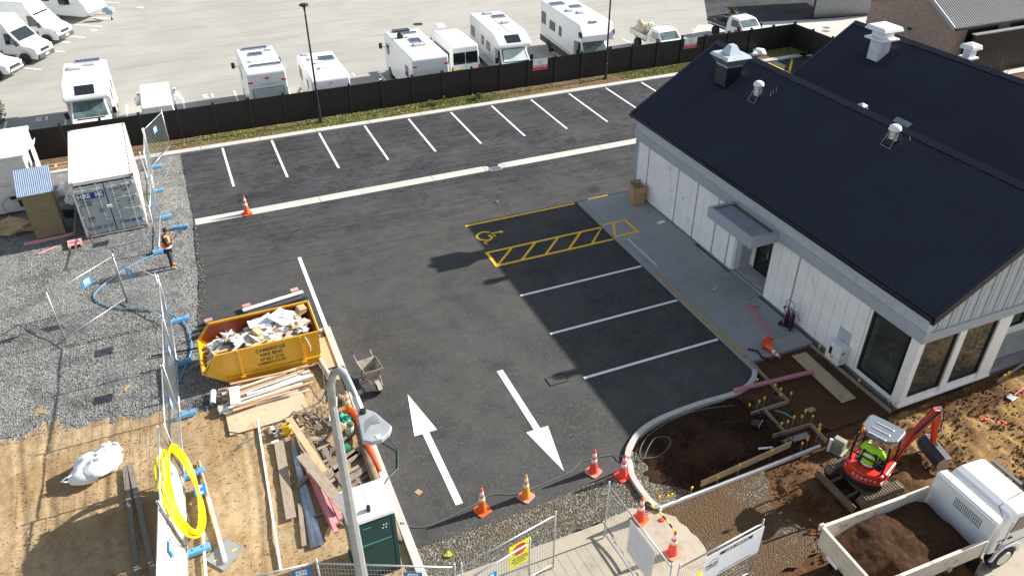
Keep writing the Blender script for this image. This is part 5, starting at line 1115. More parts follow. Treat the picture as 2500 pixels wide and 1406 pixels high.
def atf(t, P, n, s, h, side_=1, w=.42, hh=.32):
    c = P(s, h) + n * side_ * .03; g = part('info_plate', MB().extr([P(s - w / 2, h - hh / 2) + n * side_ * .03, P(s + w / 2, h - hh / 2) + n * side_ * .03, P(s + w / 2, h + hh / 2) + n * side_ * .03, P(s - w / 2, h + hh / 2) + n * side_ * .03], n * side_ * .006), M_signblue, t)
    u = (P(1, 0) - P(0, 0)).normalized() * (-side_); up = (P(0, 1) - P(0, 0)).normalized(); o = c + n * side_ * .009
    part('plate_centre', MB().extr([o + u * (-.12) + up * (-.05), o + u * .12 + up * (-.05), o + u * .12 + up * .12, o - u * .12 + up * .12], n * side_ * .003), M_white, g)
    text('ATF', .12, frame(o + up * .035 + n * side_ * .005, u, up), M_signblue, g); text('0508 73 27 84', .045, frame(o - up * .115, u, up), M_white, g)
def block(x, y, rz, label, z=.05, m=M_blue):
    t = thing('fence_block', label, 'fence block', (x, y, z), rz, 'blue fence feet'); mb = MB()
    mb.extr([(-.32, -.11, 0), (-.32, .11, 0), (-.32, .09, .13), (-.32, .05, .15), (-.32, -.05, .15), (-.32, -.09, .13)], (.64, 0, 0)); part('block', mb, m, t, bev=.015)
    part('sockets', MB().lathe([(.025, .151), (.025, .155)], 10, (-.12, 0, 0)).lathe([(.025, .151), (.025, .155)], 10, (.12, 0, 0)), M_black, t); return t
run = [(-2.42, 39.95), (-2.5, 37.05), (-2.3, 34.3), (-2.5, 31.35)]
names = ['panel beside the container, closest to the kerb', 'middle panel of the run beside the container', 'panel of the container run ending where the worker stands']
for i, (a, b) in enumerate(zip(run, run[1:])):
    t, P, n, L = tpanel('temporary_fence_panel', a, b, 'galvanised mesh fence ' + names[i], lean=.04 * (-1) ** i); atf(t, P, n, L * .45, 1.3, 1 if i == 1 else -1)
t, P, n, L = tpanel('temporary_fence_panel', (-2.4, 39.9), (-1.42, 42.1), 'galvanised mesh fence panel angled from the container run back to the black fence'); atf(t, P, n, 1.2, 1.55, -1)
t, P, n, L = tpanel('temporary_fence_panel', (-3.82, 27.98), (-5.82, 26.15), 'open mesh panel forming the left arm of the V on the gravel'); atf(t, P, n, 1.25, 1.65, 1)
t, P, n, L = tpanel('temporary_fence_panel', (-3.78, 27.98), (-2.42, 25.95), 'open mesh panel forming the right arm of the V on the gravel'); atf(t, P, n, .85, 1.6, -1)
run = [(-2.35, 25.85), (-2.32, 23.25), (-2.4, 20.6), (-2.45, 17.95), (-2.55, 15.2), (-2.72, 12.55)]
names = ['long-run mesh panel level with the skip, first from the worker', 'long-run mesh panel beside the left end of the skip', 'long-run mesh panel where gravel meets sand', 'mesh panel backed with white board carrying the yellow coil', 'mesh panel with white board at the bottom edge']
for i, (a, b) in enumerate(zip(run, run[1:])):
    t, P, n, L = tpanel('temporary_fence_panel', a, b, names[i], lean=(0, -.02, -.05, -.13, -.15)[i]); atf(t, P, n, L * .3, 1.25, 1)
    if i in (3, 4): part('white_board', MB().extr([P(.15 if i == 3 else .1, .1) - n * .04, P(L - .05, .1) - n * .04, P(L - .05, 1.85) - n * .04, P(.55 if i == 3 else .1, 1.85) - n * .04], n * .012), M_pale, t)
for x, y, rz, l in ((-2.42, 39.95, .05, 'blue fence foot at the kerb end of the container run'), (-2.5, 37.1, 0, 'blue fence foot half way along the container'), (-2.3, 34.25, .1, 'blue fence foot at the door end of the container'), (-1.7, 33.05, -.12, 'loose blue fence foot lying by the white channel end'), (-2.6, 31.3, .2, 'blue fence foot behind the standing worker'), (-2.2, 25.9, .1, 'blue fence foot at the join with the V of open panels'), (-2.33, 23.3, .1, 'blue fence foot level with the end of the black pipes'), (-2.4, 20.6, .08, 'blue fence foot at the edge of gravel and sand'), (-2.38, 17.95, .1, 'blue fence foot just above the P 30 sign'), (-2.5, 15.15, .06, 'blue fence foot beneath the lower end of the yellow coil')): block(x + .15, y, rz, l)
# yellow coil hung on the fence
co_ = MB(); rnd = random.Random(3)
for k_ in range(5):
    P3 = []
    for j in range(49):
        a = 2 * math.pi * j / 48; P3.append((-2.47 + .03 * k_ - .3 * math.sin(a) + .10 * math.sin(a) * (k_ - 2) * .4 + .02 * math.sin(3 * a + k_), 16.35 + (1.42 + .05 * math.sin(k_ * 2.1)) * math.cos(a) + .05 * k_, 1.08 + (.93 - .04 * k_) * math.sin(a) + .04 * math.cos(2 * a + k_)))
    co_.tube(P3, .034, 8, False)
solo('yellow_pipe_coil', co_, M_hose, 'big loose coil of yellow pipe hung on the mesh panel above the sand', 'pipe coil', smooth=True)
# front fences and gates
t, P, n, L = tpanel('temporary_fence_panel', (-1.9, 12.35), (.35, 12.05), 'mesh panel at the bottom edge left of the street light'); atf(t, P, n, 1.9, 1.75, -1)
t, P, n, L = tpanel('temporary_fence_panel', (.35, 12.02), (3.15, 10.7), 'mesh panel in front of the green toilet'); atf(t, P, n, 2.15, 1.65, -1)
t, P, n, L = tpanel('site_gate', (3.3, 10.66), (5.86, 11.14), 'swung open mesh gate leaf carrying the yellow STOP sign', cat='gate', group='front site gates'); gl = t
c = P(1.5, 1.62) - n * .04; u = (P(1, 0) - P(0, 0)); up = Vector((0, 0, 1))
sgn = thing('stop_notice', 'bright yellow notice with a red STOP octagon hung on the open gate', 'sign', t.location)
part('panel', MB().extr([P(1.25, .95) - n * .04, P(1.85, .95) - n * .04, P(1.85, 1.78) - n * .04, P(1.25, 1.78) - n * .04], n * -.006), M_ysign, sgn)
o = P(1.55, 1.55) - n * .05; part('octagon', MB().extr([o + u * .19 * math.cos(R(22.5 + 45 * k_)) + up * .19 * math.sin(R(22.5 + 45 * k_)) for k_ in range(8)], n * -.004), M_red, sgn)
text('STOP', .14, frame(o - n * .006, u, up), M_white, sgn, bold=.004)
for k_, s in enumerate(('ALL DELIVERIES', 'MUST REPORT TO', 'SITE OFFICE')): text(s, .06, frame(P(1.55, 1.25 - .09 * k_) - n * .048, u, up), M_text, sgn)
t, P, n, L = tpanel('temporary_fence_panel', (3.1, 10.25), (4.97, 10.65), 'short mesh panel overlapping the open gate at the bottom edge'); atf(t, P, n, .75, 1.6, -1)
t, P, n, L = tpanel('site_gate', (7.48, 11.45), (7.6, 8.8), 'open mesh gate leaf with the red and white notice board', cat='gate', group='front site gates')
u = (P(1, 0) - P(0, 0)); nb = thing('notice_board', 'white site notice board with red bands on the right-hand gate', 'sign', t.location)
part('panel', MB().extr([P(.95, .55) + n * .04, P(2.0, .55) + n * .04, P(2.0, 1.72) + n * .04, P(.95, 1.72) + n * .04], n * .008), M_plate, nb)
part('red_bands', MB().extr([P(.97, 1.42) + n * .05, P(1.98, 1.42) + n * .05, P(1.98, 1.5) + n * .05, P(.97, 1.5) + n * .05], n * .003).extr([P(1.45, .6) + n * .05, P(1.5, .6) + n * .05, P(1.5, 1.42) + n * .05, P(1.45, 1.42) + n * .05], n * .003), M_red, nb)
part('text_rows', MB().extr([P(1.05, 1.62) + n * .05, P(1.9, 1.62) + n * .05, P(1.9, 1.66) + n * .05, P(1.05, 1.66) + n * .05], n * .003).extr([P(1.55, 1.15) + n * .05, P(1.9, 1.15) + n * .05, P(1.9, 1.17) + n * .05, P(1.55, 1.17) + n * .05], n * .003).extr([P(1.02, 1.1) + n * .05, P(1.4, 1.1) + n * .05, P(1.4, 1.12) + n * .05, P(1.02, 1.12) + n * .05], n * .003), M_text, nb)
t, P, n, L = tpanel('temporary_fence_panel', (7.75, 8.72), (10.25, 9.0), 'mesh panel carrying the long white company board in the lower right')
u = (P(1, 0) - P(0, 0)); mbd = thing('company_board', 'long white board with a black heading strip reading MILES on the lower right fence', 'sign', t.location)
part('panel', MB().extr([P(.75, .95) - n * .04, P(2.55, .95) - n * .04, P(2.55, 1.9) - n * .04, P(.75, 1.9) - n * .04], n * -.008), M_plate, mbd)
part('heading_strip', MB().extr([P(1.2, 1.72) - n * .05, P(2.2, 1.72) - n * .05, P(2.2, 1.82) - n * .05, P(1.2, 1.82) - n * .05], n * -.003), M_text, mbd)
text('HAZARD / RISK BOARD', .07, frame(P(1.7, 1.77) - n * .056, u, up), M_white, mbd); text('MILES', .15, frame(P(1.0, 1.5) - n * .051, u, up), M_text, mbd); text('CONSTRUCTION', .045, frame(P(1.0, 1.4) - n * .051, u, up), M_text, mbd)
part('roof_outline', MB().bar(P(.88, 1.6) - n * .05, P(1.0, 1.68) - n * .05, .004, .012).bar(P(1.0, 1.68) - n * .05, P(1.2, 1.62) - n * .05, .004, .012), M_text, mbd)
part('icons', MB().extr([P(.9, 1.02) - n * .05, P(.97, 1.02) - n * .05, P(.97, 1.08) - n * .05, P(.9, 1.08) - n * .05], n * -.003).extr([P(1.3, 1.02) - n * .05, P(2.3, 1.02) - n * .05, P(2.3, 1.04) - n * .05, P(1.3, 1.04) - n * .05], n * -.003), M_text, mbd)
block(9.75, 8.75, R(35), 'pale blue fence foot under the company board', .03)
yb = thing('yellow_barrier', 'bright yellow plastic barrier block behind the lower right fence', 'barrier', (8.45, 8.95, .02), R(14)); part('body', MB().extr([(-.5, -.25, 0), (-.5, .25, 0), (-.5, .12, .75), (-.5, -.12, .75)], (1.0, 0, 0)), mat('barrier_yellow', (.85, .68, 0), .5, var=.05), yb, bev=.04); part('white_pad', MB().box((.15, -.27, .4), (.35, .03, .3), rx=R(-12)), M_bag, yb)
# ---------------- street light in the foreground ----------------
sl_ = thing('street_light', 'curved galvanised street light leaning over the driveway in the foreground', 'street light', (1.07, 10.1, 0)); X0 = Vector((1.07, 10.1, 0))
pts = [(0, 0, 0), (0, 0, 3), (0, 0, 5.5), (.0, 0, 7.3), (0, -.0, 8.15), (.03, -.02, 8.6), (.09, -.08, 8.85), (.17, -.2, 8.98), (.24, -.4, 8.98), (.28, -.7, 8.88), (.3, -.98, 8.75)]
part('pole', MB().tube([(0, 0, 0), (0, 0, 3), (0, 0, 5.5), (0, 0, 7.3), (0, 0, 8.15)], [.145, .12, .096, .08, .068], 8), M_lampg, sl_)
part('arm', MB().tube(pts[4:], [.068, .066, .062, .058, .054, .046, .042], 10), M_lampg, sl_, smooth=True)
part('sleeve', MB().tube([(.28, -.78, 8.85), (.3, -1.0, 8.74)], .06, 10), M_galv, sl_)
hd_ = MB(); Mx = Matrix.Translation((.31, -1.04, 8.74)) @ Matrix.Rotation(R(6), 4, 'Z') @ Matrix.Rotation(R(6), 4, 'X') @ Matrix.Scale(1.03, 4); hd_.M = Mx
hd_.prism([(-.06, .02), (-.1, -.05), (-.2, -.52), (-.1, -.60), (.06, -.62), (.2, -.56), (.28, -.46), (.16, -.1), (.06, .03)][::-1], -.05, .045)
h = part('lamp_head', hd_, mat('lamp_head_grey', (.34, .36, .38), .5, .2), sl_, bev=.02, seg=3)
q = MB(); q.M = Mx
for k_ in range(7): q.tube([(-.12 + .01 * k_, -.40 + .028 * k_ + .0, .047), (.02, -.30 + .02 * k_, .049), (.15, -.33 + .03 * k_, .047)], .004, 4)
part('cooling_fins', q, M_chassis, h); q = MB(); q.M = Mx; q.lathe([(.05, .04), (.05, .085), (.04, .1), (.01, .1)], 14, (0, -.03, 0)); part('photocell', q, M_black, h); q = MB(); q.M = Mx; q.box((.03, -.56, .049), (.06, .07, .006)); part('label_plate', q, M_white, h)
q = MB(); q.M = Mx; q.prism([(-.14, -.15), (-.18, -.45), (.12, -.5), (.17, -.4), (.1, -.15)][::-1], -.07, -.052); part('lens', q, M_wglass, h)
solo('dangling_cable', MB().tube([(.9 + .33 + .21, 8.42, 8.5), (1.6, 8.3, 7.5), (1.75, 8.5, 6.4), (1.7, 9.0, 5.5), (1.5, 10.0, 4.8), (1.25, 10.1, 4.7)], .01, 6) if False else MB().tube([(3.25, 17.15, .15), (3.4, 16.6, .05), (3.2, 15.9, .05), (2.85, 15.6, .14), (2.65, 15.4, .12)], .014, 6), M_tgreen, 'dark green hose looping over the kerb below the street light head', 'hose')
# ---------------- people ----------------
def skin(name, V, E_, m, parent, sub=2, flat=1.):
    me = bpy.data.meshes.new(name); me.from_pydata([v[0] for v in V], E_, []); me.materials.append(m); o = bpy.data.objects.new(name, me); C.objects.link(o); o.parent = parent
    o.modifiers.new('skin', 'SKIN').use_smooth_shade = True
    sv = me.skin_vertices[0].data
    for i, v in enumerate(V): r = v[1]; sv[i].radius = (r, r) if not isinstance(r, tuple) else r; sv[i].use_root = (i == 0)
    o.modifiers.new('sub', 'SUBSURF').levels = sub; o.modifiers['sub'].render_levels = sub; return o
def chain(pts): return [p for p in pts], [(i, i + 1) for i in range(len(pts) - 1)]
def person(name, label, loc, rz, J, vest, arms_m, leg_m, hair, vest2=None, boots=M_boot):
    """J: joints in the local frame (x right, y forward)"""
    t = thing(name, label, 'person', loc, rz); V = []; E_ = []
    def add(p, r): V.append((J[p] if isinstance(p, str) else p, r)); return len(V) - 1
    pel = add('pelvis', .12); sp_ = add('spine', .13); ch_ = add('chest', .15); nk = add('neck', .055); hb = add('head0', .075); ht = add('head1', .085); hc = add('head2', .06)
    E_ += [(pel, sp_), (sp_, ch_), (ch_, nk), (nk, hb), (hb, ht), (ht, hc)]
    for s in 'LR':
        a = [add('sh' + s, .065), add('el' + s, .045), add('wr' + s, .028), add('ha' + s, .035)]; E_ += [(ch_, a[0]), (a[0], a[1]), (a[1], a[2]), (a[2], a[3])]
        l = [add('hip' + s, .085), add('kn' + s, .06), add('an' + s, .042), add('to' + s, .04)]; E_ += [(pel, l[0]), (l[0], l[1]), (l[1], l[2]), (l[2], l[3])]
        h = Vector(J['ha' + s]); d = (h - Vector(J['wr' + s])).normalized(); w = d.cross(Vector((0, 0, 1))); w = w.normalized() if w.length > .1 else Vector((1, 0, 0))
        for k_, (o_, ln) in enumerate(((-.03, .06), (-.01, .075), (.01, .07), (.03, .055))):
            b = add(tuple(h + w * o_ + d * .03), .009); c = add(tuple(h + w * o_ + d * (.03 + ln * .5) + Vector((0, 0, .006))), .0085); e = add(tuple(h + w * o_ * .9 + d * (.03 + ln) + Vector((0, 0, -.012))), .007); E_ += [(a[3], b), (b, c), (c, e)]
        sg = 1 if s == 'L' else -1; b = add(tuple(h + w * .04 * sg - d * .01), .010); c = add(tuple(h + w * .065 * sg + d * .03), .009); E_ += [(a[3], b), (b, c)]
    skin('body', V, E_, M_skin, t)
    def sub(nm, keys, m, par=t, s_=2):
        v, e = chain([(J[k_] if isinstance(k_, str) else k_, r) for k_, r in keys]); return skin(nm, v, e, m, par, s_)
    ep = lambda a, b, f: tuple(Vector(J[a]).lerp(Vector(J[b]), f))
    v = [(J['pelvis'], .15)]; e = []
    for s in 'LR':
        i = len(v); v += [(J['hip' + s], .105), (J['kn' + s], .08), (ep('kn' + s, 'an' + s, .9), .068)]; e += [(0, i), (i, i + 1), (i + 1, i + 2)]
    skin('trousers', v, e, leg_m, t)
    v = [(ep('pelvis', 'spine', .3), .15), (J['spine'], .155), (J['chest'], .17), (ep('chest', 'neck', .7), .09)]; e = [(0, 1), (1, 2), (2, 3)]
    for s in 'LR': i = len(v); v += [(J['sh' + s], .085), (J['el' + s], .065), (ep('el' + s, 'wr' + s, .9), .045)]; e += [(2, i), (i, i + 1), (i + 1, i + 2)]
    skin('jacket', v, e, arms_m, t)
    v = [(ep('pelvis', 'spine', .0), .185), (J['spine'], .185), (J['chest'], .195), (ep('chest', 'neck', .45), .13)]; e = [(0, 1), (1, 2), (2, 3)]
    for s in 'LR': i = len(v); v += [(ep('chest', 'sh' + s, .8), .1)]; e += [(2, i)]
    ve = skin('vest', v, e, vest, t)
    up = (Vector(J['chest']) - Vector(J['pelvis'])).normalized(); M0 = Vector((0, 0, 1)).rotation_difference(up).to_matrix().to_4x4()
    for q in (.15, .75):
        mb = MB(); mb.M = Matrix.Translation(ep('pelvis', 'chest', q)) @ M0; mb.lathe([(.175, -.025), (.185, 0), (.175, .025)], 20); part('reflective_band', mb, M_reflect, ve)
    if vest2: mb = MB(); mb.M = Matrix.Translation(ep('pelvis', 'chest', .8)) @ M0; mb.box((0, .12, 0), (.22, .08, .3)); part('front_panel', mb, vest2, ve, bev=.03)
    hd = Vector(J['head1']); fwd = (Vector(J['face']) - hd).normalized(); upv = (Vector(J['head2']) - Vector(J['head0'])).normalized(); rt = fwd.cross(upv).normalized()
    mb = MB()
    mb.blob(hd + upv * .045 - fwd * .02, (.098, .105, .098), 2, .05, 16, 10); part('hair', mb, hair, t, smooth=True)
    mb = MB(); mb.blob(hd + fwd * .085 - upv * .005, (.014, .02, .025), 1, 0); part('nose', mb, M_skin, t, smooth=True)
    for s in (-1, 1):
        mb = MB(); mb.blob(hd + fwd * .075 + rt * .032 * s + upv * .02, .011, 1, 0); part('eye', mb, M_black, t); mb = MB(); mb.blob(hd + rt * .088 * s, (.012, .02, .03), 1, 0); part('ear', mb, M_skin, t)
    mb = MB(); a = hd + fwd * .08 - upv * .045; mb.bar(a - rt * .025, a + rt * .025, .01, .008); part('mouth', mb, mat('lips', (.35, .12, .1), .6), t)
    for s in 'LR':
        an = Vector(J['an' + s]); to = Vector(J['to' + s]); v = [(tuple(an + Vector((0, 0, .08))), .06), (tuple(an), .062), (tuple(an.lerp(to, .5)), .055), (tuple(to), .05)]; skin('boot', v, [(0, 1), (1, 2), (2, 3)], boots, t)
    return t
J = dict(pelvis=(0, -.02, .92), spine=(0, -.03, 1.1), chest=(0, -.02, 1.33), neck=(0, .03, 1.5), head0=(0, .07, 1.57), head1=(0, .10, 1.65), head2=(0, .10, 1.72), face=(0, .2, 1.6),
         shL=(-.19, -.02, 1.4), shR=(.19, -.02, 1.4), elL=(-.24, .02, 1.13), elR=(.24, .02, 1.13), wrL=(-.08, .25, 1.2), wrR=(.10, .25, 1.2), haL=(-.03, .31, 1.25), haR=(.05, .31, 1.25),
         hipL=(-.1, -.02, .86), hipR=(.1, -.02, .86), knL=(-.12, .02, .48), knR=(.12, .0, .48), anL=(-.13, -.02, .09), anR=(.13, -.04, .09), toL=(-.15, .14, .05), toR=(.15, .12, .05))
wk = person('person', 'standing worker in an orange and yellow vest looking at a phone beside the fence', (-2.06, 29.85, .03), R(-90), J, M_orvest, M_hood, M_trouser, M_hair, M_yvest)
solo('mobile_phone', MB().box((0, 0, 0), (.08, .015, .16), rx=R(-40)), M_black, 'dark phone held up in the hands of the standing worker', 'phone', loc=(-2.06 + .36, 29.85, .03 + 1.32), rz=R(-90))
# ---------------- storage container ----------------
ct = thing('storage_container', 'cream shipping container with grey doors lettered HIRE ME', 'container', (-4.05, 33.72, .04), R(2.2)); Lc, Wc, Hc = 6.06, 2.44, 2.56
mb = MB(); n = 40
for s in (-1, 1):
    a = []
    for i in range(n * 4 + 1):
        y = .15 + (Lc - .3) * i / (n * 4); o = .035 * (1 if (i % 8) in (0, 1, 2) else -1 if (i % 8) in (4, 5, 6) else 0); a.append(mb.av([(s * (Wc / 2 - .05 + o * .7), y, .15), (s * (Wc / 2 - .05 + o * .7), y, Hc - .1)]))
    for p, q in zip(a, a[1:]): mb.face((p, q, q + 1, p + 1))
part('side_wall', mb, M_cont, ct); mb = MB(); a = []
for i in range(30 * 4 + 1):
    y = .12 + (Lc - .24) * i / 120; o = .012 * (1 if (i % 8) in (0, 1, 2) else -1 if (i % 8) in (4, 5, 6) else 0); a.append(mb.av([(-Wc / 2 + .06, y, Hc - .02 + o), (Wc / 2 - .06, y, Hc - .02 + o)]))
for p, q in zip(a, a[1:]): mb.face((p, q, q + 1, p + 1))
part('roof', mb, M_cont, ct); fr = MB()
for s in (-1, 1):
    for y in (.06, Lc - .06): fr.box((s * (Wc / 2 - .06), y, Hc / 2), (.12, .12, Hc - .24))
    for z in (.1, Hc - .05): fr.box((s * (Wc / 2 - .04), Lc / 2, z), (.08, Lc - .3, .1))
for y in (.06, Lc - .06):
    for z in (.1, Hc - .06): fr.box((0, y, z), (Wc - .26, .1, .14))
fr.box((0, Lc - .06, Hc / 2), (Wc - .2, .05, Hc - .2)); fr.box((0, Lc / 2, .12), (Wc - .2, Lc - .3, .06)); part('frame', fr, M_cont, ct)
mb = MB()
for s in (-1, 1):
    for y in (.085, Lc - .085):
        for z in (.06, Hc - .06): part('corner_casting', MB().box((s * (Wc / 2 - .085), y, z), (.175, .175, .125)), mat('worn_casting', (.45, .35, .26), .8, dirt=((.3, .1, .05), 8., .5)), ct)
for s in (-1, 1):
    d = MB().box((s * .56, .0, 1.26), (1.08, .05, 2.2))
    for k_ in range(4): d.box((s * .56, -.035, .42 + k_ * .56), (.95, .03, .2))
    dd = part('door', d, M_contd, ct, bev=.01)
    part('door_gasket', MB().box((s * .56, -.004, 1.26), (1.12, .03, 2.26)), M_black, dd)
    for q in (.28, .85):
        part('locking_bar', MB().tube([(s * q, -.075, .12), (s * q, -.075, 2.42)], .018, 8).box((s * q, -.07, .2), (.07, .05, .07)).box((s * q, -.07, 2.36), (.07, .05, .07)).box((s * q, -.07, .72), (.07, .03, .08)), M_galv, dd)
        part('handle', MB().bar((s * q, -.1, .78 + (.1 if q > .5 else 0)), (s * (q - .24), -.1, .74 + (.1 if q > .5 else 0)), .03, .03), M_galv, dd)
    part('hinges', MB().box((s * 1.11, -.04, .4), (.06, .04, .12)).box((s * 1.11, -.04, 1.0), (.06, .04, .12)).box((s * 1.11, -.04, 1.6), (.06, .04, .12)).box((s * 1.11, -.04, 2.2), (.06, .04, .12)), M_cont, dd)
part('lock_box', MB().box((0, -.09, 1.35), (.2, .1, .12)), M_cont, ct)
q = part('hire_band', MB().box((-.56, -.054, 1.93), (.98, .012, .28)), M_navy, ct); text('HIRE', .27, frame((-.83, -.062, 1.93), (1, 0, 0), (0, 0, 1)), M_white, q, bold=.008, sx=.85); text('ME', .27, frame((-.26, -.062, 1.93), (1, 0, 0), (0, 0, 1)), M_white, q, bold=.008, sx=.85)
part('lower_bands', MB().box((-.79, -.054, .44), (.5, .012, .11)).box((-.27, -.054, .44), (.38, .012, .11)).box((.4, -.054, .5), (.42, .012, .11)).box((.86, -.054, .5), (.4, .012, .11)), M_navy, ct)
for s, x, z in (('YOU CAN DO', -.79, .44), ('ANYTHING', -.27, .44), ('IN A ROYAL', .4, .5), ('WOLF', .86, .5)): text(s, .075, frame((x, -.062, z), (1, 0, 0), (0, 0, 1)), M_white, ct)
for s, x, z, h in (('RWLU', .35, 2.05, .13), ('817298 0', .83, 2.08, .13), ('22G1', .78, 1.93, .12), ('MAX GROSS', .4, 1.7, .06), ('30.480 KG', .85, 1.7, .07), ('67.200 LB', .85, 1.6, .07), ('TARE', .35, 1.48, .06), ('2.170 KG', .85, 1.48, .07), ('4.780 LB', .85, 1.4, .06), ('NET', .34, 1.28, .06), ('28.310 KG', .85, 1.28, .07), ('CU.CAP', .36, 1.12, .06), ('33.2 CU.M', .85, 1.12, .06)): text(s, h, frame((x, -.062, z), (1, 0, 0), (0, 0, 1)), M_text, ct, ext=.003)
part('grey_labels', MB().box((-.83, -.054, 1.6), (.42, .01, .22)).box((-.8, -.054, .85), (.26, .01, .24)), mat('label_grey', (.16, .16, .15), .7, dirt=((.4, .4, .4), 9., .5)), ct); part('blue_emblem', MB().lathe([(.07, -.006), (.07, .006)], 16, (-.36, -.056, 1.2), 'Y'), M_signblue, ct)
text('RWLU 817298 0', .14, frame((0, .5, Hc + .0), (1, 0, 0), (0, 1, 0)), M_greyp, ct); text('RWLU 817298 0', .14, frame((0, 5.6, Hc + .0), (1, 0, 0), (0, 1, 0)), M_greyp, ct)
# ---------------- site office container ----------------
of = thing('site_office', 'white portable site office at the left edge with a flap window', 'site office', (-8.6, 37.4, .05), R(1)); 
part('wall', MB().box((0, 1.75, 1.3), (2.8, 3.5, 2.5)), M_cont, of, bev=.03)
part('roof', MB().box((0, 1.75, 2.6), (2.9, 3.6, .08)), M_white, of); part('window', MB().box((1.41, 1.9, 1.75), (.03, .7, .8)), M_glass, of); part('window', MB().box((1.41, .7, 1.75), (.03, .5, .5)), M_glass, of)
part('window_flap', MB().extr([(1.42, 1.5, 2.2), (1.42, 2.3, 2.2), (1.75, 2.3, 2.45), (1.75, 1.5, 2.45)], (0, 0, .02)), M_white, of)
part('near_window', MB().box((-.75, -.02, 1.75), (.9, .04, .7)), mat('red_curtain_window', (.25, .06, .04), .5, var=.5, scale=9), of); part('vent', MB().box((.55, -.02, .75), (.4, .04, .14)), M_black, of); part('meter', MB().box((.75, -.04, .45), (.25, .1, .3)), M_chassis, of)
part('navy_band', MB().box((-.9, -.02, 1.0), (.8, .02, .3)), M_navy, of); part('skids', MB().box((0, .2, .03), (2.6, .15, .1)).box((0, 3.2, .03), (2.6, .15, .1)), M_rust, of); text('GX', .3, frame((.4, -.02, 1.4), (1, 0, 0), (0, 0, 1)), M_greyp, of)
part('service_cable', MB().tube([(.7, -.08, .5), (.3, -.25, .9), (0, -.3, .6), (.1, -.25, .2), (.9, -.2, .1)], .012, 5), M_black, of)
# plywood booth
bo = thing('plywood_booth', 'tall stained plywood booth with a corrugated zinc lid', 'booth', (-6.65, 34.35, .08), R(4)); part('walls', MB().box((0, .6, 1.05), (1.12, 1.2, 2.0)), M_oldply, bo, bev=.01)
mb = MB(); a = []
for i in range(18 * 4 + 1): x = -.68 + 1.36 * i / 72; o = .016 * math.sin(i * math.pi / 2); a.append(mb.av([(x, -.12, 2.08 + o), (x, 1.45, 2.62 + o)]))
for p, q in zip(a, a[1:]): mb.face((p, p + 1, q + 1, q))
part('corrugated_roof', mb, M_corr, bo, smooth=True); part('roof_frame', MB().extr([(-.54, .02, 2.05), (-.54, 1.18, 2.05), (-.54, 1.18, 2.46), (-.54, .02, 2.06)], (1.08, 0, 0)), M_oldply, bo); part('skid', MB().box((-.1, -.12, .0), (1.9, .12, .1)), M_palepink, bo)
part('door_handle', MB().box((.25, -.02, 2.0), (.05, .05, .1)), M_pine, bo)
def tarpfold(name, label, cat, loc, s, m, seed, rz=0, amp=.4, n=18): return solo(name, MB().blob((0, 0, s[2] * .7), s, seed, amp, n, 10, 3.), m, label, cat, loc=loc, rz=rz)
tarpfold('canvas_tarpaulin', 'crumpled tan canvas heap left of the plywood booth', 'tarpaulin', (-8.3, 35.7, .05), (.75, .5, .3), M_canvas, 4, .2, .45)
tarpfold('canvas_tarpaulin', 'tan canvas strip trailing between the heap and the booth', 'tarpaulin', (-7.7, 35.6, .05), (.6, .35, .12), M_canvas, 6, -.2, .3)
tarpfold('white_sheeting', 'bundled pale sheeting between the booth and the storage container', 'sheeting', (-5.95, 38.3, .1), (.42, .9, .45), M_bag, 8, 0, .35); tarpfold('white_sheeting', 'thin torn strip of pale sheeting hanging in front of the larger bundle', 'sheeting', (-5.9, 36.8, .1), (.18, .45, .4), M_bag, 9, .2, .35)
tb = thing('storage_tub', 'dark blue tub lying between booth and storage container', 'tub', (-5.9, 36.2, .08), R(-20)); part('body', MB().prism([(-.3, -.22), (.3, -.22), (.33, .25), (-.33, .25)], 0, .35), mat('dark_tub', (.03, .045, .08), .5), tb, bev=.03); part('lid', MB().box((0, .02, .37), (.7, .52, .04)), M_chassis, tb)
def pallet(name, label, x, y, z, rz, w=1.2, l=1.0, n=7, m=M_pine, tilt=0):
    t = thing(name, label, 'pallet', (x, y, z), rz); t.rotation_euler = (tilt, 0, rz); mb = MB()
    for i in range(n): part('deck_board', MB().box((0, -l / 2 + l * (i + .5) / n, .11), (w, l / n * .72, .02)), m, t)
    for s in (-1, 0, 1): part('bearer', MB().box((s * (w / 2 - .05), 0, .05), (.08, l, .1)), m, t)
    return t
pallet('small_crate', 'small square timber frame on the gravel in front of the booth', -5.72, 33.35, .05, R(6), .55, .65, 2, M_palepink)
solo('timber_offcut', MB().box((0, 0, .03), (.8, .07, .04)), M_palepink, 'single pink stick on the gravel in front of the booth', 'timber', loc=(-6.75, 33.25, .05), rz=.5)
lt = thing('timber_rack', 'long open timber frame lying behind the booth along the kerb', 'timber frame', (-7.1, 41.7, .08), R(2))
for y in (-.22, .22): part('rail', MB().box((0, y, .12), (2.1, .06, .1)), M_pine, lt)
for x in (-1.0, -.35, .3, .95): part('rung', MB().box((x, 0, .12), (.07, .36, .1)), M_pine, lt)
solo('side_plank', MB().bar((0, 0, .05), (.35, 1.4, 1.2), .03, .2), M_greywood, 'plank leaning along the left side of the storage container', 'plank', loc=(-5.75, 34.0, .05))
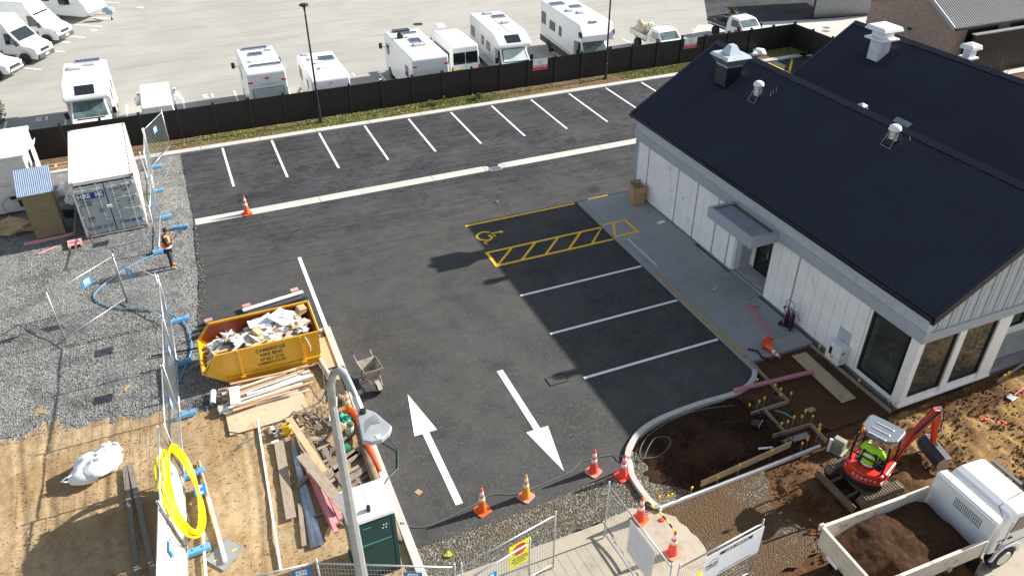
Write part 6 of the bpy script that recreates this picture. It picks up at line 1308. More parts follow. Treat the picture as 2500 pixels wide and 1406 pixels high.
# gravel-side hoses
def hose(pts, r, m, label, z=.05, name='hose'):
    P = [Vector((*p, z) if len(p) == 2 else p) for p in pts]; sm_ = []
    for i in range(len(P) - 1):
        p0, p1, p2, p3 = (P[max(0, min(len(P) - 1, i + q))] for q in (-1, 0, 1, 2))
        for k_ in range(8):
            t = k_ / 8; sm_.append(.5 * ((2 * p1) + (p2 - p0) * t + (2 * p0 - 5 * p1 + 4 * p2 - p3) * t * t + (3 * p1 - p0 - 3 * p2 + p3) * t ** 3))
    sm_.append(P[-1]); return solo(name, MB().tube(sm_, r, 6), m, label, 'hose', smooth=True)
hose([(-2.75, 31.1), (-3.1, 30.9), (-3.93, 30.32), (-4.7, 29.4), (-4.95, 28.73), (-4.5, 27.9), (-3.97, 27.54), (-3.2, 27.1), (-2.59, 26.72), (-1.98, 25.8), (-1.8, 24.7), (-1.83, 23.91), (-2.1, 23.0), (-2.35, 22.3)], .028, M_bhose, 'blue hose looping over the gravel through the V of fence panels', .085)
hose([(-2.4, 33.1), (-3.5, 32.6), (-5.0, 32.5), (-5.6, 32.8)], .014, M_bhose, 'thin blue cord lying in front of the container doors', .07)
hose([(-2.78, 17.3), (-2.82, 16), (-2.84, 14.6), (-2.88, 12.8)], .022, M_bhose, 'blue hose running down the outside of the white-boarded panels', .07)
hose([(2.45, 13.9, .04), (2.61, 14.0, .05), (2.75, 13.9, .145), (2.9, 13.8, .05), (3.41, 13.61, .05), (4.7, 13.8, .05), (5.3, 13.95, .05), (6.0, 13.7, .05), (7.0, 13.75, .05), (7.7, 13.85, .05), (8.2, 14.05, .05), (9.1, 13.95, .05), (9.45, 13.6, .16), (10.18, 13.28, .16), (10.7, 13.4, .3), (10.85, 13.7, .3), (10.5, 13.85, .28), (10.1, 13.6, .24), (9.8, 13.35, .16), (9.9, 13.7, .15), (10.5, 14.15, .16), (11.6, 14.4, .2), (12.6, 14.4, .2), (13.6, 14.2, .16)], .011, M_ghose, 'long grey-green hose crossing the entrance past the cones into the soil bed')
hose([(-1.1, 19.3), (-.6, 18.9), (-.9, 18.5), (-.2, 18.9), (.8, 19.3), (1.8, 19.6), (2.2, 20.2)], .01, M_tgreen, 'thin green cord trailing across the plywood sheet in the sand', .1)
hose([(2.1, 20.9, .3), (2.0, 20.0, .2), (2.2, 19.3, .15), (2.5, 19.0, .6)], .01, M_ghose, 'thin grey cord beside the muddy pipe among the timber', .1)
# ---------------- skip ----------------
sk = thing('skip_bin', 'yellow open-topped hire skip full of building rubbish', 'skip', (0, 21.5, .03)); prof = [(2.23, 1.35), (-1.05, 1.35), (-1.5, .78), (-1.4, .62), (-.72, .1), (2.08, .1), (2.2, .5)]; Yw = 1.85
def wall(y, th): return MB().extr([(x, y, z) for x, z in prof], (0, th, 0))
part('side_panel', wall(0, .03), M_skip, sk); part('side_panel', wall(Yw - .03, .03), M_skip, sk)
q = MB(); P2 = prof[2:] + prof[:1]
for a, b in zip(P2, P2[1:]): q.extr([(a[0], .031, a[1]), (b[0], .031, b[1]), (b[0] * .99, .031, b[1] + .02), (a[0] * .99 + .01, .031, a[1] + .02)], (0, Yw - .062, 0))
part('floor_and_ends', q, M_skip, sk); part('inner_lining', MB().extr([(2.19, Yw - .034, 1.3), (-1.04, Yw - .034, 1.3), (-1.4, Yw - .034, .8), (-.7, Yw - .034, .2), (2.05, Yw - .034, .2)], (0, -.008, 0)), M_skipin, sk); part('inner_end', MB().extr([(2.17, .05, 1.3), (2.17, Yw - .05, 1.3), (2.03, Yw - .05, .2), (2.03, .05, .2)], (-.01, 0, 0)), M_skipin, sk)
q = MB(); rim = [(-1.5, .78), (-1.05, 1.35), (2.23, 1.35)]
for y in (-.01, Yw + .01): q.tube([(a, y, b) for a, b in rim], .035, 6)
q.tube([(2.25, -.01, 1.35), (2.25, Yw + .01, 1.35)], .035, 6); q.tube([(-1.5, -.04, .78), (-1.5, Yw + .04, .78)], .05, 8); part('rim', q, M_skip, sk)
q = MB()
for x in (-.35, 1.62): q.box((x, -.03, .78), (.08, .06, 1.1)).box((x, -.05, .3), (.14, .1, .08))
q.bar((-.9, -.03, .36), (2.16, -.03, .36), .05, .05); q.bar((-1.07, -.025, 1.3), (-1.45, -.025, .66), .05, .04); part('ribs', q, M_skip, sk, bev=.008)
for s, z, h, x in (('CAMBRIDGE', 1.12, .19, .65), ('HIRE BINS', .93, .18, .65), ('07 827 3375', .745, .165, .65), ('CAMBINS.CO.NZ', .59, .13, .62)): text(s, h, frame((x, -.004, z), (1, 0, 0), (0, 0, 1)), M_stencil, sk, bold=.004, sx=.9)
# load of the skip
rnd = random.Random(21); q = MB()
for i in range(60):
    q.m = rnd.choice([0, 0, 1, 2, 2]); x = rnd.uniform(-1.2, 2.0); q.blob((x, 21.5 + rnd.uniform(.25, 1.6), 1.0 + rnd.uniform(-.1, .12) + (.12 if x > 0 else -.2)), (rnd.uniform(.12, .3), rnd.uniform(.1, .26), rnd.uniform(.06, .16)), i, .8, 7, 5, 3)
o = part('rubbish', q, [M_pale, M_paper, mat('grey_offcut', (.35, .34, .33), .8)]); o['kind'] = 'stuff'
def deb(nm, lab, cat, d, loc, rot, m, g=None): o = solo(nm, MB().box((0, 0, 0), d), m, lab, cat, g, loc=loc); o.rotation_euler = rot; return o
deb('plasterboard_sheet', 'large clean white board lying highest on the skip load', 'board', (.75, .6, .02), (1.25, 22.75, 1.42), (R(18), R(8), R(48)), M_pale); deb('plasterboard_sheet', 'pale grey board half buried under the large white board in the skip', 'board', (.9, .5, .02), (.95, 22.2, 1.22), (R(10), R(-14), R(35)), M_plate)
deb('cardboard_carton', 'small carton in the back right corner of the skip', 'carton', (.28, .25, .22), (1.95, 23.0, 1.35), (.3, .2, .4), M_card); deb('cardboard_carton', 'opened tan carton in the middle of the skip load', 'carton', (.3, .3, .25), (.35, 22.3, 1.28), (.5, .3, .8), M_card)
deb('broken_crate', 'slatted timber crate piece at the low left end of the skip', 'crate', (.55, .16, .22), (-.85, 22.2, .95), (.2, 0, .3), M_pine)
for i in range(26): deb('timber_offcut', 'short timber offcut mixed into the skip load', 'timber', (rnd.uniform(.5, 1.5), rnd.uniform(.05, .2), .03), (rnd.uniform(-.7, 1.7), 21.5 + rnd.uniform(.25, 1.5), 1.22 + rnd.uniform(-.1, .1)), (rnd.uniform(-.3, .3), rnd.uniform(-.25, .25), rnd.uniform(.1, .9)), rnd.choice([M_pine, M_whitewood, M_pine]), 'timber offcuts in the skip')
for i in range(9): solo('crumpled_packaging', MB().blob((0, 0, 0), (rnd.uniform(.15, .3), .16, .12), 40 + i, .9, 9, 6, 3), rnd.choice([M_bag, M_bag, M_paper]), 'crumpled packaging scrunched into the skip load', 'packaging', 'packaging in the skip', loc=(rnd.uniform(-.6, 1.9), 21.5 + rnd.uniform(.3, 1.4), 1.25 + rnd.uniform(-.05, .1)))
solo('white_strap', MB().tube([(1.75, 21.5, 1.38), (1.82, 21.44, 1.2), (1.9, 21.43, .9), (1.88, 21.43, .72)], .014, 5), M_bag, 'white strap dangling over the front side of the skip', 'strap')
# pipes behind and under the skip
for i, (a, b, r, m, l) in enumerate([((-1.7, 24.9), (.25, 25.3), .05, M_black, 'upper black pipe poking out behind the left end of the skip'), ((-1.75, 24.55), (.2, 24.9), .06, M_black, 'lower fat black pipe poking out behind the left end of the skip'), ((-3.1, 24.05), (-1.2, 23.85), .035, M_black, 'single black pipe running under the mesh fence to the skip'), ((-1.75, 22.95), (-1.2, 23.1), .06, M_oldwood, 'pale round log end under the left end of the skip')]):
    solo('pipe' if m is M_black else 'log', MB().tube([(*a, .09 + (r if i != 3 else 0)), (*b, .09 + r)], r, 10), m, l, 'pipe' if m is M_black else 'log')
deb('white_batten', 'long pale batten behind the skip, on pink packers', 'timber', (2.3, .16, .05), (1.25, 25.75, .13), (0, 0, R(9)), M_whitewood); deb('dark_batten', 'dark batten lying parallel below the pale batten behind the skip', 'timber', (2.4, .2, .07), (1.25, 25.45, .1), (0, 0, R(9)), M_chassis)
for x, y, l in ((.28, 25.75, 'pink timber packer at the left end of the pale batten'), (2.1, 26.1, 'pink timber packer at the right end of the pale batten'), (-1.1, 25.35, 'pink timber packer on the black pipes')): deb('timber_packer', l, 'timber', (.28, .18, .08), (x, y, .17), (0, 0, R(8)), M_palepink)
# ---------------- timber and materials on the sand ----------------
deb('plywood_sheet', 'long plywood sheet lying between the kerb and the skip end', 'plywood', (.45, 1.75, .02), (2.42, 22.0, .06), (0, 0, R(3)), M_ply); deb('plywood_sheet', 'second plywood sheet further down beside the kerb by the wheelbarrow', 'plywood', (.4, 1.3, .02), (2.38, 20.0, .06), (0, 0, R(-2)), M_ply)
deb('plywood_sheet', 'wide stained plywood sheet lying below the stack of boards', 'plywood', (2.4, 1.15, .03), (.1, 19.75, .07), (0, 0, R(1)), mat('stained_ply', (.55, .42, .28), .8, var=.15, scale=1.5, dirt=((.35, .22, .1), 1.5, .55)))
rnd = random.Random(31); zz = .1
for i in range(44):
    L = rnd.uniform(1.7, 2.6); m = rnd.choice([M_whitewood, M_whitewood, M_pine, M_pine, M_palepink if i < 6 else M_whitewood]); y = 20.2 + .055 * (i % 21) + rnd.uniform(-.04, .04); deb('stacked_board', 'pale board in the loose stack in front of the skip', 'board', (L, rnd.uniform(.05, .11), rnd.uniform(.02, .045)), (.3 + rnd.uniform(-.4, .4), y if y < 21.3 else y - 1.0, .10 + .035 * (i % 4) + (.1 if i > 20 else 0)), (0, 0, R(rnd.uniform(-4, 9))), m, 'boards stacked in front of the skip')
deb('cut_sheet', 'short white panel laid crosswise over the left of the board stack', 'board', (.3, .85, .03), (-.72, 20.6, .36), (0, 0, R(-3)), M_pale)
deb('long_red_board', 'long board edging the board stack right against the skip', 'board', (3.2, .05, .05), (.4, 21.42, .09), (0, 0, R(1)), M_palepink)
solo('spiral_duct', MB().tube([(2.12, 21.6, .14), (2.3, 20.2, .14)], .085, 12), mat('spiral_tube', (.5, .42, .34), .5, var=.3, scale=12), 'muddy spiral duct lying beside the plywood at the skip corner', 'duct')
solo('short_pipe', MB().tube([(2.3, 19.55, .12), (2.42, 19.15, .12)], .085, 12), M_brown, 'short muddy pipe piece next to the second plywood sheet', 'pipe')
solo('white_roll', MB().tube([(-1.42, 20.75, .13), (-1.35, 21.35, .13)], .09, 14), M_bag, 'white plastic roll standing out below the left end of the skip', 'roll')
bx = thing('clear_box', 'small clear plastic box at the left end of the board stack', 'box', (-1.15, 20.35, .06), .2); part('tub', MB().box((0, 0, .08), (.3, .22, .16)), M_plate, bx, bev=.03); part('lid', MB().box((0, 0, .17), (.24, .16, .02)), M_greyp, bx)
q = MB(); rnd = random.Random(2)
for k_ in range(12): P3 = [(-1.55 + .25 * math.cos(a + k_) + rnd.uniform(-.05, .05), 20.95 + .3 * math.sin(a * .9 + k_ * .7) , .08 + .1 * rnd.random()) for a in [j * .5 for j in range(10)]]; q.tube(P3, .006, 4)
solo('tangled_wire', q, M_black, 'tangle of dark wire below the low end of the skip', 'wire')
deb('long_white_pole', 'long thin white pole standing out alone on the sand, centre of the sand area', 'pole', (.06, 5.8, .05), (-.35, 16.65, .07), (0, 0, R(-2.5)), M_whitewood)
deb('weathered_plank', 'left of two long weathered planks lying side by side on the sand outside the fence', 'plank', (.13, 4.5, .05), (-3.9, 16.8, .09), (0, 0, R(3.2)), M_greywood); deb('weathered_plank', 'right of two long weathered planks lying side by side on the sand outside the fence', 'plank', (.14, 4.6, .05), (-3.63, 16.75, .1), (0, 0, R(6.2)), M_greywood)
solo('fence_post', MB().tube([(-2.05, 18.4, .1), (-1.93, 16.9, .1)], .05, 10), M_oldwood, 'bare brown upper end of the round post lying on the sand', 'post')
ps = thing('sign_post', 'round post, white lower half, fixed to a grey square plate on the sand', 'post', (0, 0, 0)); part('post', MB().tube([(-1.93, 16.9, .1), (-1.73, 14.5, .12)], .052, 10), M_white, ps); part('plate', MB().prism([(-2.2, 14.83), (-1.8, 14.3), (-1.25, 14.8), (-1.62, 15.3)], .035, .055), M_greysheet, ps); part('labels', MB().box((-1.95, 14.7, .058), (.1, .04, .004), rz=.2).box((-1.48, 14.85, .058), (.12, .05, .004), rz=.2), M_ysign, ps)
pp = thing('parking_sign', 'blue P 30 parking sign on a white pole lying on the sand by the coil', 'sign', (0, 0, 0)); part('pole', MB().tube([(-2.12, 17.0, .1), (-2.3, 12.6, .09)], .035, 8), M_white, pp); part('plate', MB().box((-2.1, 17.2, .15), (.3, .42, .012), rz=R(2)), M_signblue, pp); text('P', .24, Matrix.Translation((-2.1, 17.28, .158)), M_white, pp, bold=.008); text('30', .15, Matrix.Translation((-2.1, 17.08, .158)), M_white, pp, bold=.004)
bg = thing('bulk_bag', 'big slumped white bulk bag alone on the sand at the left', 'bulk bag', (-4.75, 19.15, .04), R(8))
part('bag', MB().blob((0, 0, .26), (.68, .5, .3), 12, .3, 22, 12, 2.), M_bag, bg, smooth=True); part('collar', MB().blob((.42, .22, .42), (.36, .26, .22), 14, .5, 14, 8, 3.), M_bag, bg); part('loop', MB().tube([(-.55, -.15, .35), (-.75, -.2, .38), (-.88, -.22, .32), (-.78, -.26, .28), (-.55, -.25, .28)], .025, 6), M_bag, bg); text('24', .2, frame((-.05, -.52, .3), (1, 0, 0), (0, .3, 1)), M_signblue, bg)
solo('spilled_paper', MB().blob((0, 0, .04), (.05, .16, .04), 3, .5), M_bag, 'scrap of white paper beside the weathered planks', 'paper', loc=(-3.95, 17.45, .04))
# heap in front of the toilet
def plank(label, a, b, w, th, m, z=.08, z2=None, name='plank', group=None, roll=0):
    a = Vector((*a, z)); b = Vector((*b, z if z2 is None else z2)); d = b - a; L = d.length; o = solo(name, MB().box((0, 0, 0), (L, w, th)), m, label, 'plank', group)
    o.rotation_euler = (roll, -math.asin(d.z / L), math.atan2(d.y, d.x)); o.location = (a + b) / 2; return o
plank('upright-looking weathered board left of the steel sections', (.22, 18.3), (.05, 15.25), .27, .04, M_oldwood, .1)
plank('narrow pale board lying below the weathered board', (.36, 15.7), (.2, 14.25), .12, .03, M_oldwood, .07)
plank('wide weathered board lying diagonally on top of the pink timbers', (.72, 17.15), (1.42, 14.75), .3, .05, M_oldwood, .42)
plank('long yellowish board pointing diagonally to the heap centre', (.66, 18.95), (1.2, 16.35), .2, .04, M_pine, .3)
plank('thin weathered strip along the right edge of the yellowish board', (1.05, 18.0), (1.28, 16.4), .06, .04, M_oldwood, .25)
for i, (dx, dz, l) in enumerate(((0, .1, 'leftmost'), (.13, .1, 'middle'), (.26, .1, 'rightmost'))): plank(l + ' pink treated timber of the three lower lengths beside the toilet', (.78 + dx, 17.0 - .1 * i), (1.0 + dx, 14.45 + .1 * i), .11, .09, M_palepink if i == 1 else M_pink, .14)
plank('short pink treated timber laid on top near the lower ends', (.88, 16.6), (1.05, 14.2), .1, .08, M_pink, .24)
rnd = random.Random(4)
for i in range(5): solo('steel_section', MB().extr([(-.03, 0, 0), (.03, 0, 0), (.03, 0, .04), (.025, 0, .04), (.025, 0, .006), (-.025, 0, .006), (-.025, 0, .04), (-.03, 0, .04)], (0, 3.8 + .1 * i, 0)), M_steel, 'blue-grey steel channel in the bundle beside the pink timbers', 'steel channel', 'steel channels in the heap', loc=(.38 + .07 * i, 14.1, .06 + .03 * (i % 2)), rz=R(-2.5 + i * .8))
sp_ = [((1.35, 17.9), (1.6, 15.9), .16, M_greywood, 'pale grey board crossing upright through the heap centre'), ((1.6, 17.5), (2.5, 17.85), .22, M_oldwood, 'uppermost weathered plank lying crosswise right of the lamp pole'), ((1.7, 16.75), (2.6, 17.1), .22, M_oldwood, 'middle weathered plank lying crosswise right of the lamp pole'), ((1.75, 15.95), (2.55, 16.3), .2, M_oldwood, 'lowest weathered plank lying crosswise above the toilet'), ((1.05, 16.2), (2.3, 16.9), .2, M_oldwood, 'weathered plank half under the diagonal boards'), ((.4, 16.3), (.9, 16.6), .1, M_oldwood, 'short timber bridging the steel sections'), ((.0, 18.75), (.45, 18.7), .12, M_greywood, 'short grey block beside the yellow jerry can'), ((.12, 19.0), (.2, 18.5), .1, M_whitewood, 'short pale stick above the weathered board'), ((.95, 19.3), (1.15, 18.5), .08, M_brown, 'reddish split stick in the twig heap'), ((1.25, 19.2), (1.5, 18.4), .08, M_greywood, 'dark split stick right in the twig heap'), ((.9, 15.2), (1.4, 15.6), .1, M_pine, 'short stick under the pink timbers near the toilet'), ((.8, 14.3), (1.3, 15.0), .1, M_pine, 'square-ended timber poking out below the pink timbers')]
for a, b, w, m, l in sp_: plank(l, a, b, w, .05, m, .12)
q = MB(); rnd = random.Random(6)
for _ in range(60):
    x, y, a = rnd.uniform(.75, 1.75), rnd.uniform(17.9, 19.3), rnd.uniform(0, 3.1); l = rnd.uniform(.1, .35); q.m = rnd.randint(0, 2); q.bar((x, y, rnd.uniform(.05, .2)), (x + l * math.cos(a), y + l * math.sin(a), rnd.uniform(.06, .3)), rnd.uniform(.01, .05), .012)
o = part('wood_scraps', q, [M_brown, M_oldwood, M_greywood]); o['kind'] = 'stuff'
jc = thing('jerry_can', 'yellow jerry can standing at the top left of the timber heap', 'jerry can', (.52, 18.55, .05), R(-10)); part('can', MB().box((0, 0, .2), (.24, .17, .38)), mat('jerry_yellow', (.75, .42, .02), .5), jc, bev=.05, seg=3); part('spout', MB().tube([(.06, 0, .38), (.1, 0, .45)], .03, 8), M_black, jc)
solo('white_label', MB().box((0, 0, .01), (.22, .12, .01)), M_pale, 'small white card left of the jerry can', 'card', loc=(.12, 18.35, .06), rz=.1)
solo('orange_mesh_bundle', MB().tube([(2.5, 18.6, .25), (2.62, 18.0, .3), (2.58, 17.3, .28), (2.62, 16.6, .22), (2.68, 15.9, .18)], [.13, .12, .09, .09, .05], 9), M_orpipe, 'bright orange mesh fencing bundle lying on the muddy log beside the kerb', 'mesh bundle')
solo('muddy_log', MB().tube([(2.5, 17.1, .14), (2.47, 15.8, .15), (2.5, 14.3, .13), (2.48, 13.4, .14)], [.13, .13, .12, .11], 12), M_brown, 'long muddy round log lying along the kerb behind the toilet', 'log', smooth=True)
nt_ = thing('net_sack', 'green net wrapped over a plastic bucket beside the orange mesh', 'net', (2.2, 17.95, .08)); part('net', MB().blob((0, .25, .2), (.2, .25, .2), 3, .5), M_green, nt_); part('bucket', MB().lathe([(.13, 0), (.16, .34), (.15, .34), (.12, .02)], 14, (.05, -.15, .02)), mat('grubby_bucket', (.5, .5, .42), .6), nt_)
solo('green_crate', MB().box((0, 0, .08), (.3, .2, .14)).box((.0, .0, .17), (.2, .1, .03)), mat('dark_green_case', (.03, .2, .12), .5), 'small green tool case among the crosswise planks', 'tool case', loc=(1.95, 17.15, .1), rz=.3, bev=.01)
solo('sawn_trestle', MB().bar((0, 0, .1), (.5, .15, .5), .08, .3), M_pine, 'pale timber offcut propped beneath the lamp arm by the green net', 'timber', loc=(1.6, 17.6, .08))
solo('white_gutter', MB().extr([(-.12, 0, 0), (.12, 0, 0), (.12, 0, .03), (-.12, 0, .03)], (.25, .9, .3)), M_plate, 'curved white channel offcut left of the sleeved cone', 'channel', loc=(1.85, 18.3, .1), bev=.01)
# wheelbarrow
wb = thing('wheelbarrow', 'muddy cream wheelbarrow parked on the asphalt beside the kerb', 'wheelbarrow', (3.5, 20.0, .02), R(-97 - 78)); q = MB()
lo = [(-.22, -.25, .32), (.22, -.25, .32), (.2, .3, .36), (-.2, .3, .36)]; hi = [(-.34, -.42, .62), (.34, -.42, .62), (.32, .42, .72), (-.32, .42, .72)]; i = q.av(lo + hi + [(x * .94, y * .94, z + .02) for x, y, z in lo] + [(x * .94, y * .94, z) for x, y, z in hi])
for k_ in range(4):
    j = (k_ + 1) % 4; q.face((i + k_, i + j, i + 4 + j, i + 4 + k_)); q.face((i + 8 + k_, i + 12 + k_, i + 12 + j, i + 8 + j)); q.face((i + 4 + k_, i + 4 + j, i + 12 + j, i + 12 + k_))
q.face((i + 3, i + 2, i + 1, i)); q.face((i + 8, i + 9, i + 10, i + 11)); part('tray', q, M_barrow, wb, bev=.015); part('dried_mud', MB().blob((0, .0, .37), (.17, .24, .04), 4, .3), M_brown, wb)
for s in (-1, 1):
    part('handle', MB().tube([(s * .12, .75, .3), (s * .2, .3, .33), (s * .26, -.4, .45), (s * .3, -.95, .62)], .016, 6), M_barrow, wb); part('grip', MB().tube([(s * .29, -.85, .6), (s * .305, -1.0, .635)], .02, 6), M_black, wb); part('leg', MB().tube([(s * .24, -.2, .4), (s * .24, -.3, .0), (s * .24, -.12, .0), (s * .22, .1, .36)], .014, 6), M_black, wb)
w_ = part('wheel', MB().lathe([(.08, -.045), (.17, -.045), (.19, 0), (.17, .045), (.08, .045)], 18, (0, .68, .19), 'X'), M_rubber, wb); part('hub', MB().lathe([(.08, -.03), (.08, .03)], 14, (0, .68, .19), 'X'), M_barrow, w_); part('wheel_guard', MB().extr([(-.07, .55, .42), (-.07, .8, .42), (-.07, .92, .3), (-.07, .9, .28), (-.07, .8, .4), (-.07, .55, .4)], (.14, 0, 0)), M_barrow, wb)
# portable toilet
tt = thing('portable_toilet', 'dark green portable toilet with a white roof behind the street light', 'portable toilet', (1.77, 13.15, .05), R(2)); 
part('cabin', MB().box((0, 0, 1.05), (1.04, 1.0, 2.05)), M_tgreen, tt, bev=.03); part('corner_ribs', MB().box((.5, -.49, 1.05), (.1, .08, 2.0)).box((-.5, -.49, 1.05), (.1, .08, 2.0)).box((.53, 0, 1.05), (.04, .1, 2.0)).box((.53, .4, 1.05), (.04, .1, 2.0)), M_tgreen, tt, bev=.01)
dd = part('door', MB().box((0, -.51, 1.1), (.82, .05, 1.85)), M_tgreen, tt, bev=.01); part('door_rail', MB().box((0, -.545, 1.3), (.78, .02, .03)).box((-.15, -.545, 1.88), (.2, .02, .03)), mat('pale_green_edge', (.05, .2, .16), .5), dd); part('vent_holes', MB().box((.25, -.54, 1.8), (.03, .01, .03)).box((.32, -.54, 1.8), (.03, .01, .03)).box((.22, -.54, 1.7), (.03, .01, .03)).box((.3, -.54, 1.7), (.03, .01, .03)), M_white, dd)
q = MB(); i = q.av([(-.58, -.56, 2.08), (.58, -.56, 2.08), (.58, .56, 2.08), (-.58, .56, 2.08), (-.56, -.54, 2.2), (.56, -.54, 2.2), (.56, .54, 2.2), (-.56, .54, 2.2), (-.3, -.3, 2.32), (.3, -.3, 2.32), (.3, .35, 2.32), (-.3, .35, 2.32)])
for k_ in (0, 4):
    for j in range(4): q.face((i + k_ + j, i + k_ + (j + 1) % 4, i + k_ + 4 + (j + 1) % 4, i + k_ + 4 + j))
q.face((i + 8, i + 9, i + 10, i + 11)); q.face((i + 3, i + 2, i + 1, i)); rf = part('roof', q, M_twhite, tt, bev=.03, seg=3); part('roof_ridge', MB().box((.02, 0, 2.322), (.04, .62, .014)), M_twhite, rf, bev=.01); part('vent_pipe', MB().tube([(-.02, -.38, 2.2), (-.02, -.38, 2.42)], .05, 12), M_black, rf); part('skid', MB().box((0, 0, .02), (1.1, 1.05, .08)), M_black, tt)
solo('asphalt_card', MB().box((0, 0, .005), (.16, .18, .004)), M_card, 'small square of brown card on the asphalt beside the kerb', 'card', loc=(3.48, 14.85, .022), rz=.5)
solo('fallen_leaf', MB().blob((0, 0, .02), (.1, .09, .02), 4, .6, 9, 5, 3), M_leafy, 'yellow leaf cluster lying on the gravel near the left gate', 'leaf', loc=(3.55, 12.55, .03)); solo('paper_scrap', MB().blob((0, 0, .02), (.06, .05, .03), 4, .6), M_palepink, 'tiny pinkish scrap lying on the lane before the accessible bay', 'paper', loc=(12.0, 29.9, .022))
# ---------------- beside the building ----------------
cb = thing('cardboard_box', 'tall open brown cardboard box at the far corner of the white building', 'box', (17.75, 27.2, .14), R(-8)); part('carton', MB().box((0, 0, .42), (.55, .55, .84)), M_card, cb, bev=.006); part('flaps', MB().extr([(-.27, -.28, .84), (.27, -.28, .84), (.25, -.33, .62), (-.25, -.33, .62)], (0, -.006, 0)).extr([(-.28, -.27, .84), (-.28, .27, .84), (-.34, .25, .98), (-.34, -.25, .98)], (-.006, 0, 0)).extr([(-.27, .28, .84), (.27, .28, .84), (.25, .33, .98), (-.25, .33, .98)], (0, .006, 0)), M_card, cb); part('inside', MB().box((0, 0, .842), (.5, .5, .006)), M_brown, cb)
plank('long muddy form timber lying on the pavement kerb', (15.42, 21.7), (15.42, 16.1), .2, .05, M_ply, .16, name='form_timber'); plank('flat pink treated timber lying on the pavement by the gas trolley', (17.45, 18.6), (17.0, 16.7), .15, .05, M_pink, .16, name='timber_length')
solo('timber_block', MB().box((0, 0, .02), (.25, .13, .03)), M_pine, 'small timber block on the pavement before the entrance', 'timber', loc=(16.9, 19.9, .14), rz=.3); solo('timber_block', MB().box((0, 0, .02), (.28, .12, .03)), M_pine, 'small timber block at the corner below the entrance alcove', 'timber', loc=(17.6, 18.35, .14), rz=-.2)
solo('paint_lid', MB().box((0, 0, .03), (.36, .2, .05)), M_white, 'white lid against the foot of the boarded wall above the hatched strip', 'lid', loc=(17.75, 25.1, .14), rz=.2, bev=.02)
tr = thing('gas_trolley', 'purple hand trolley carrying two dark gas bottles on the pavement', 'trolley', (17.75, 16.85, .14), R(-75)); fm = mat('purple_frame', (.07, .03, .06), .5)
part('frame', MB().tube([(-.16, 0, .03), (-.16, -.05, 1.1), (-.1, -.08, 1.2), (.1, -.08, 1.2), (.16, -.05, 1.1), (.16, 0, .03)], .011, 6).tube([(-.16, -.02, .4), (.16, -.02, .4)], .012).tube([(-.16, -.03, .8), (.16, -.03, .8)], .012).box((0, .14, .03), (.38, .28, .015)), fm, tr)
for s in (-1, 1):
    part('gas_bottle', MB().lathe([(.075, .05), (.085, .08), (.085, .5), (.06, .6), (.025, .64), (.025, .7)], 14, (s * .1, .14, 0)), mat('bottle_maroon', (.05, .015, .025), .4), tr, smooth=True); w_ = part('wheel', MB().lathe([(.03, -.02), (.1, -.02), (.1, .02), (.03, .02)], 14, (s * .22, -.03, .1), 'X'), M_rubber, tr); part('hub', MB().lathe([(.03, -.025), (.03, .025)], 10, (s * .22, -.03, .1), 'X'), M_galv, w_)
q = MB()
for k_ in range(4): q.tube([(.22 * math.cos(a) * (1 - .1 * k_), -.07 - .01 * k_, .82 + .12 * math.sin(a)) for a in [j * .63 for j in range(11)]], .01, 4)
q.tube([(.1, .2, .7), (.25, .35, .35), (.3, .5, .02), (.5, .45, .02), (.55, .3, .02), (.4, .25, .02), (.3, .45, .02)], .01, 5); part('hose_coil', q, mat('purple_hose', (.2, .06, .14), .5), tr)
solo('black_strap', MB().tube([(15.75, 16.35, .16), (15.95, 16.1, .2), (15.9, 15.8, .17), (16.1, 15.6, .15), (16.15, 15.45, .12)], .035, 6), M_black, 'crumpled black strap at the near end of the form timber', 'strap')
# soil side: formwork, stakes with caps
plank('pink treated timber spanning from the kerb over the levelled soil', (14.0, 14.75), (16.95, 14.5), .12, .08, M_pink, .2, name='timber_length'); solo('plywood_strip', MB().prism([(16.93, 15.5), (17.5, 15.48), (17.4, 13.0), (16.83, 13.0)], .1, .125), M_ply, 'long plywood strip lying on the soil beside the white wall', 'plywood')
fb_ = [((15.42, 15.75), (15.3, 13.7), 'form board running back from the kerb into the soil'), ((15.3, 13.7), (13.85, 13.7), 'form board turning left toward the bucket'), ((14.35, 13.68), (14.3, 12.65), 'short form board dropping from the middle of the frame'), ((13.85, 12.66), (15.25, 12.6), 'form board closing the lower side of the frame'), ((15.25, 12.6), (15.2, 11.85), 'short form board reaching the edge beam')]
for a, b, l in fb_: plank(l, a, b, .04, .14, M_oldwood, .13, name='form_board')
solo('edge_beam', MB().bar((9.3, 11.66, .1), (14.9, 11.78, .1), .07, .12), M_whitewood, 'long pale edge beam along the front of the soil bed', 'edge beam'); solo('form_plank', MB().bar((10.75, 11.85, .24), (14.05, 12.1, .24), .03, .24).bar((10.75, 11.85, .24), (10.76, 11.85, .24), .01, .01), M_pine, 'pale plank leaning against the inside of the edge beam', 'plank')
plank('short muddy board lying on the soil right of the pale plank', (13.95, 12.32), (14.9, 12.3), .2, .03, M_greywood, .12)
rnd = random.Random(15)
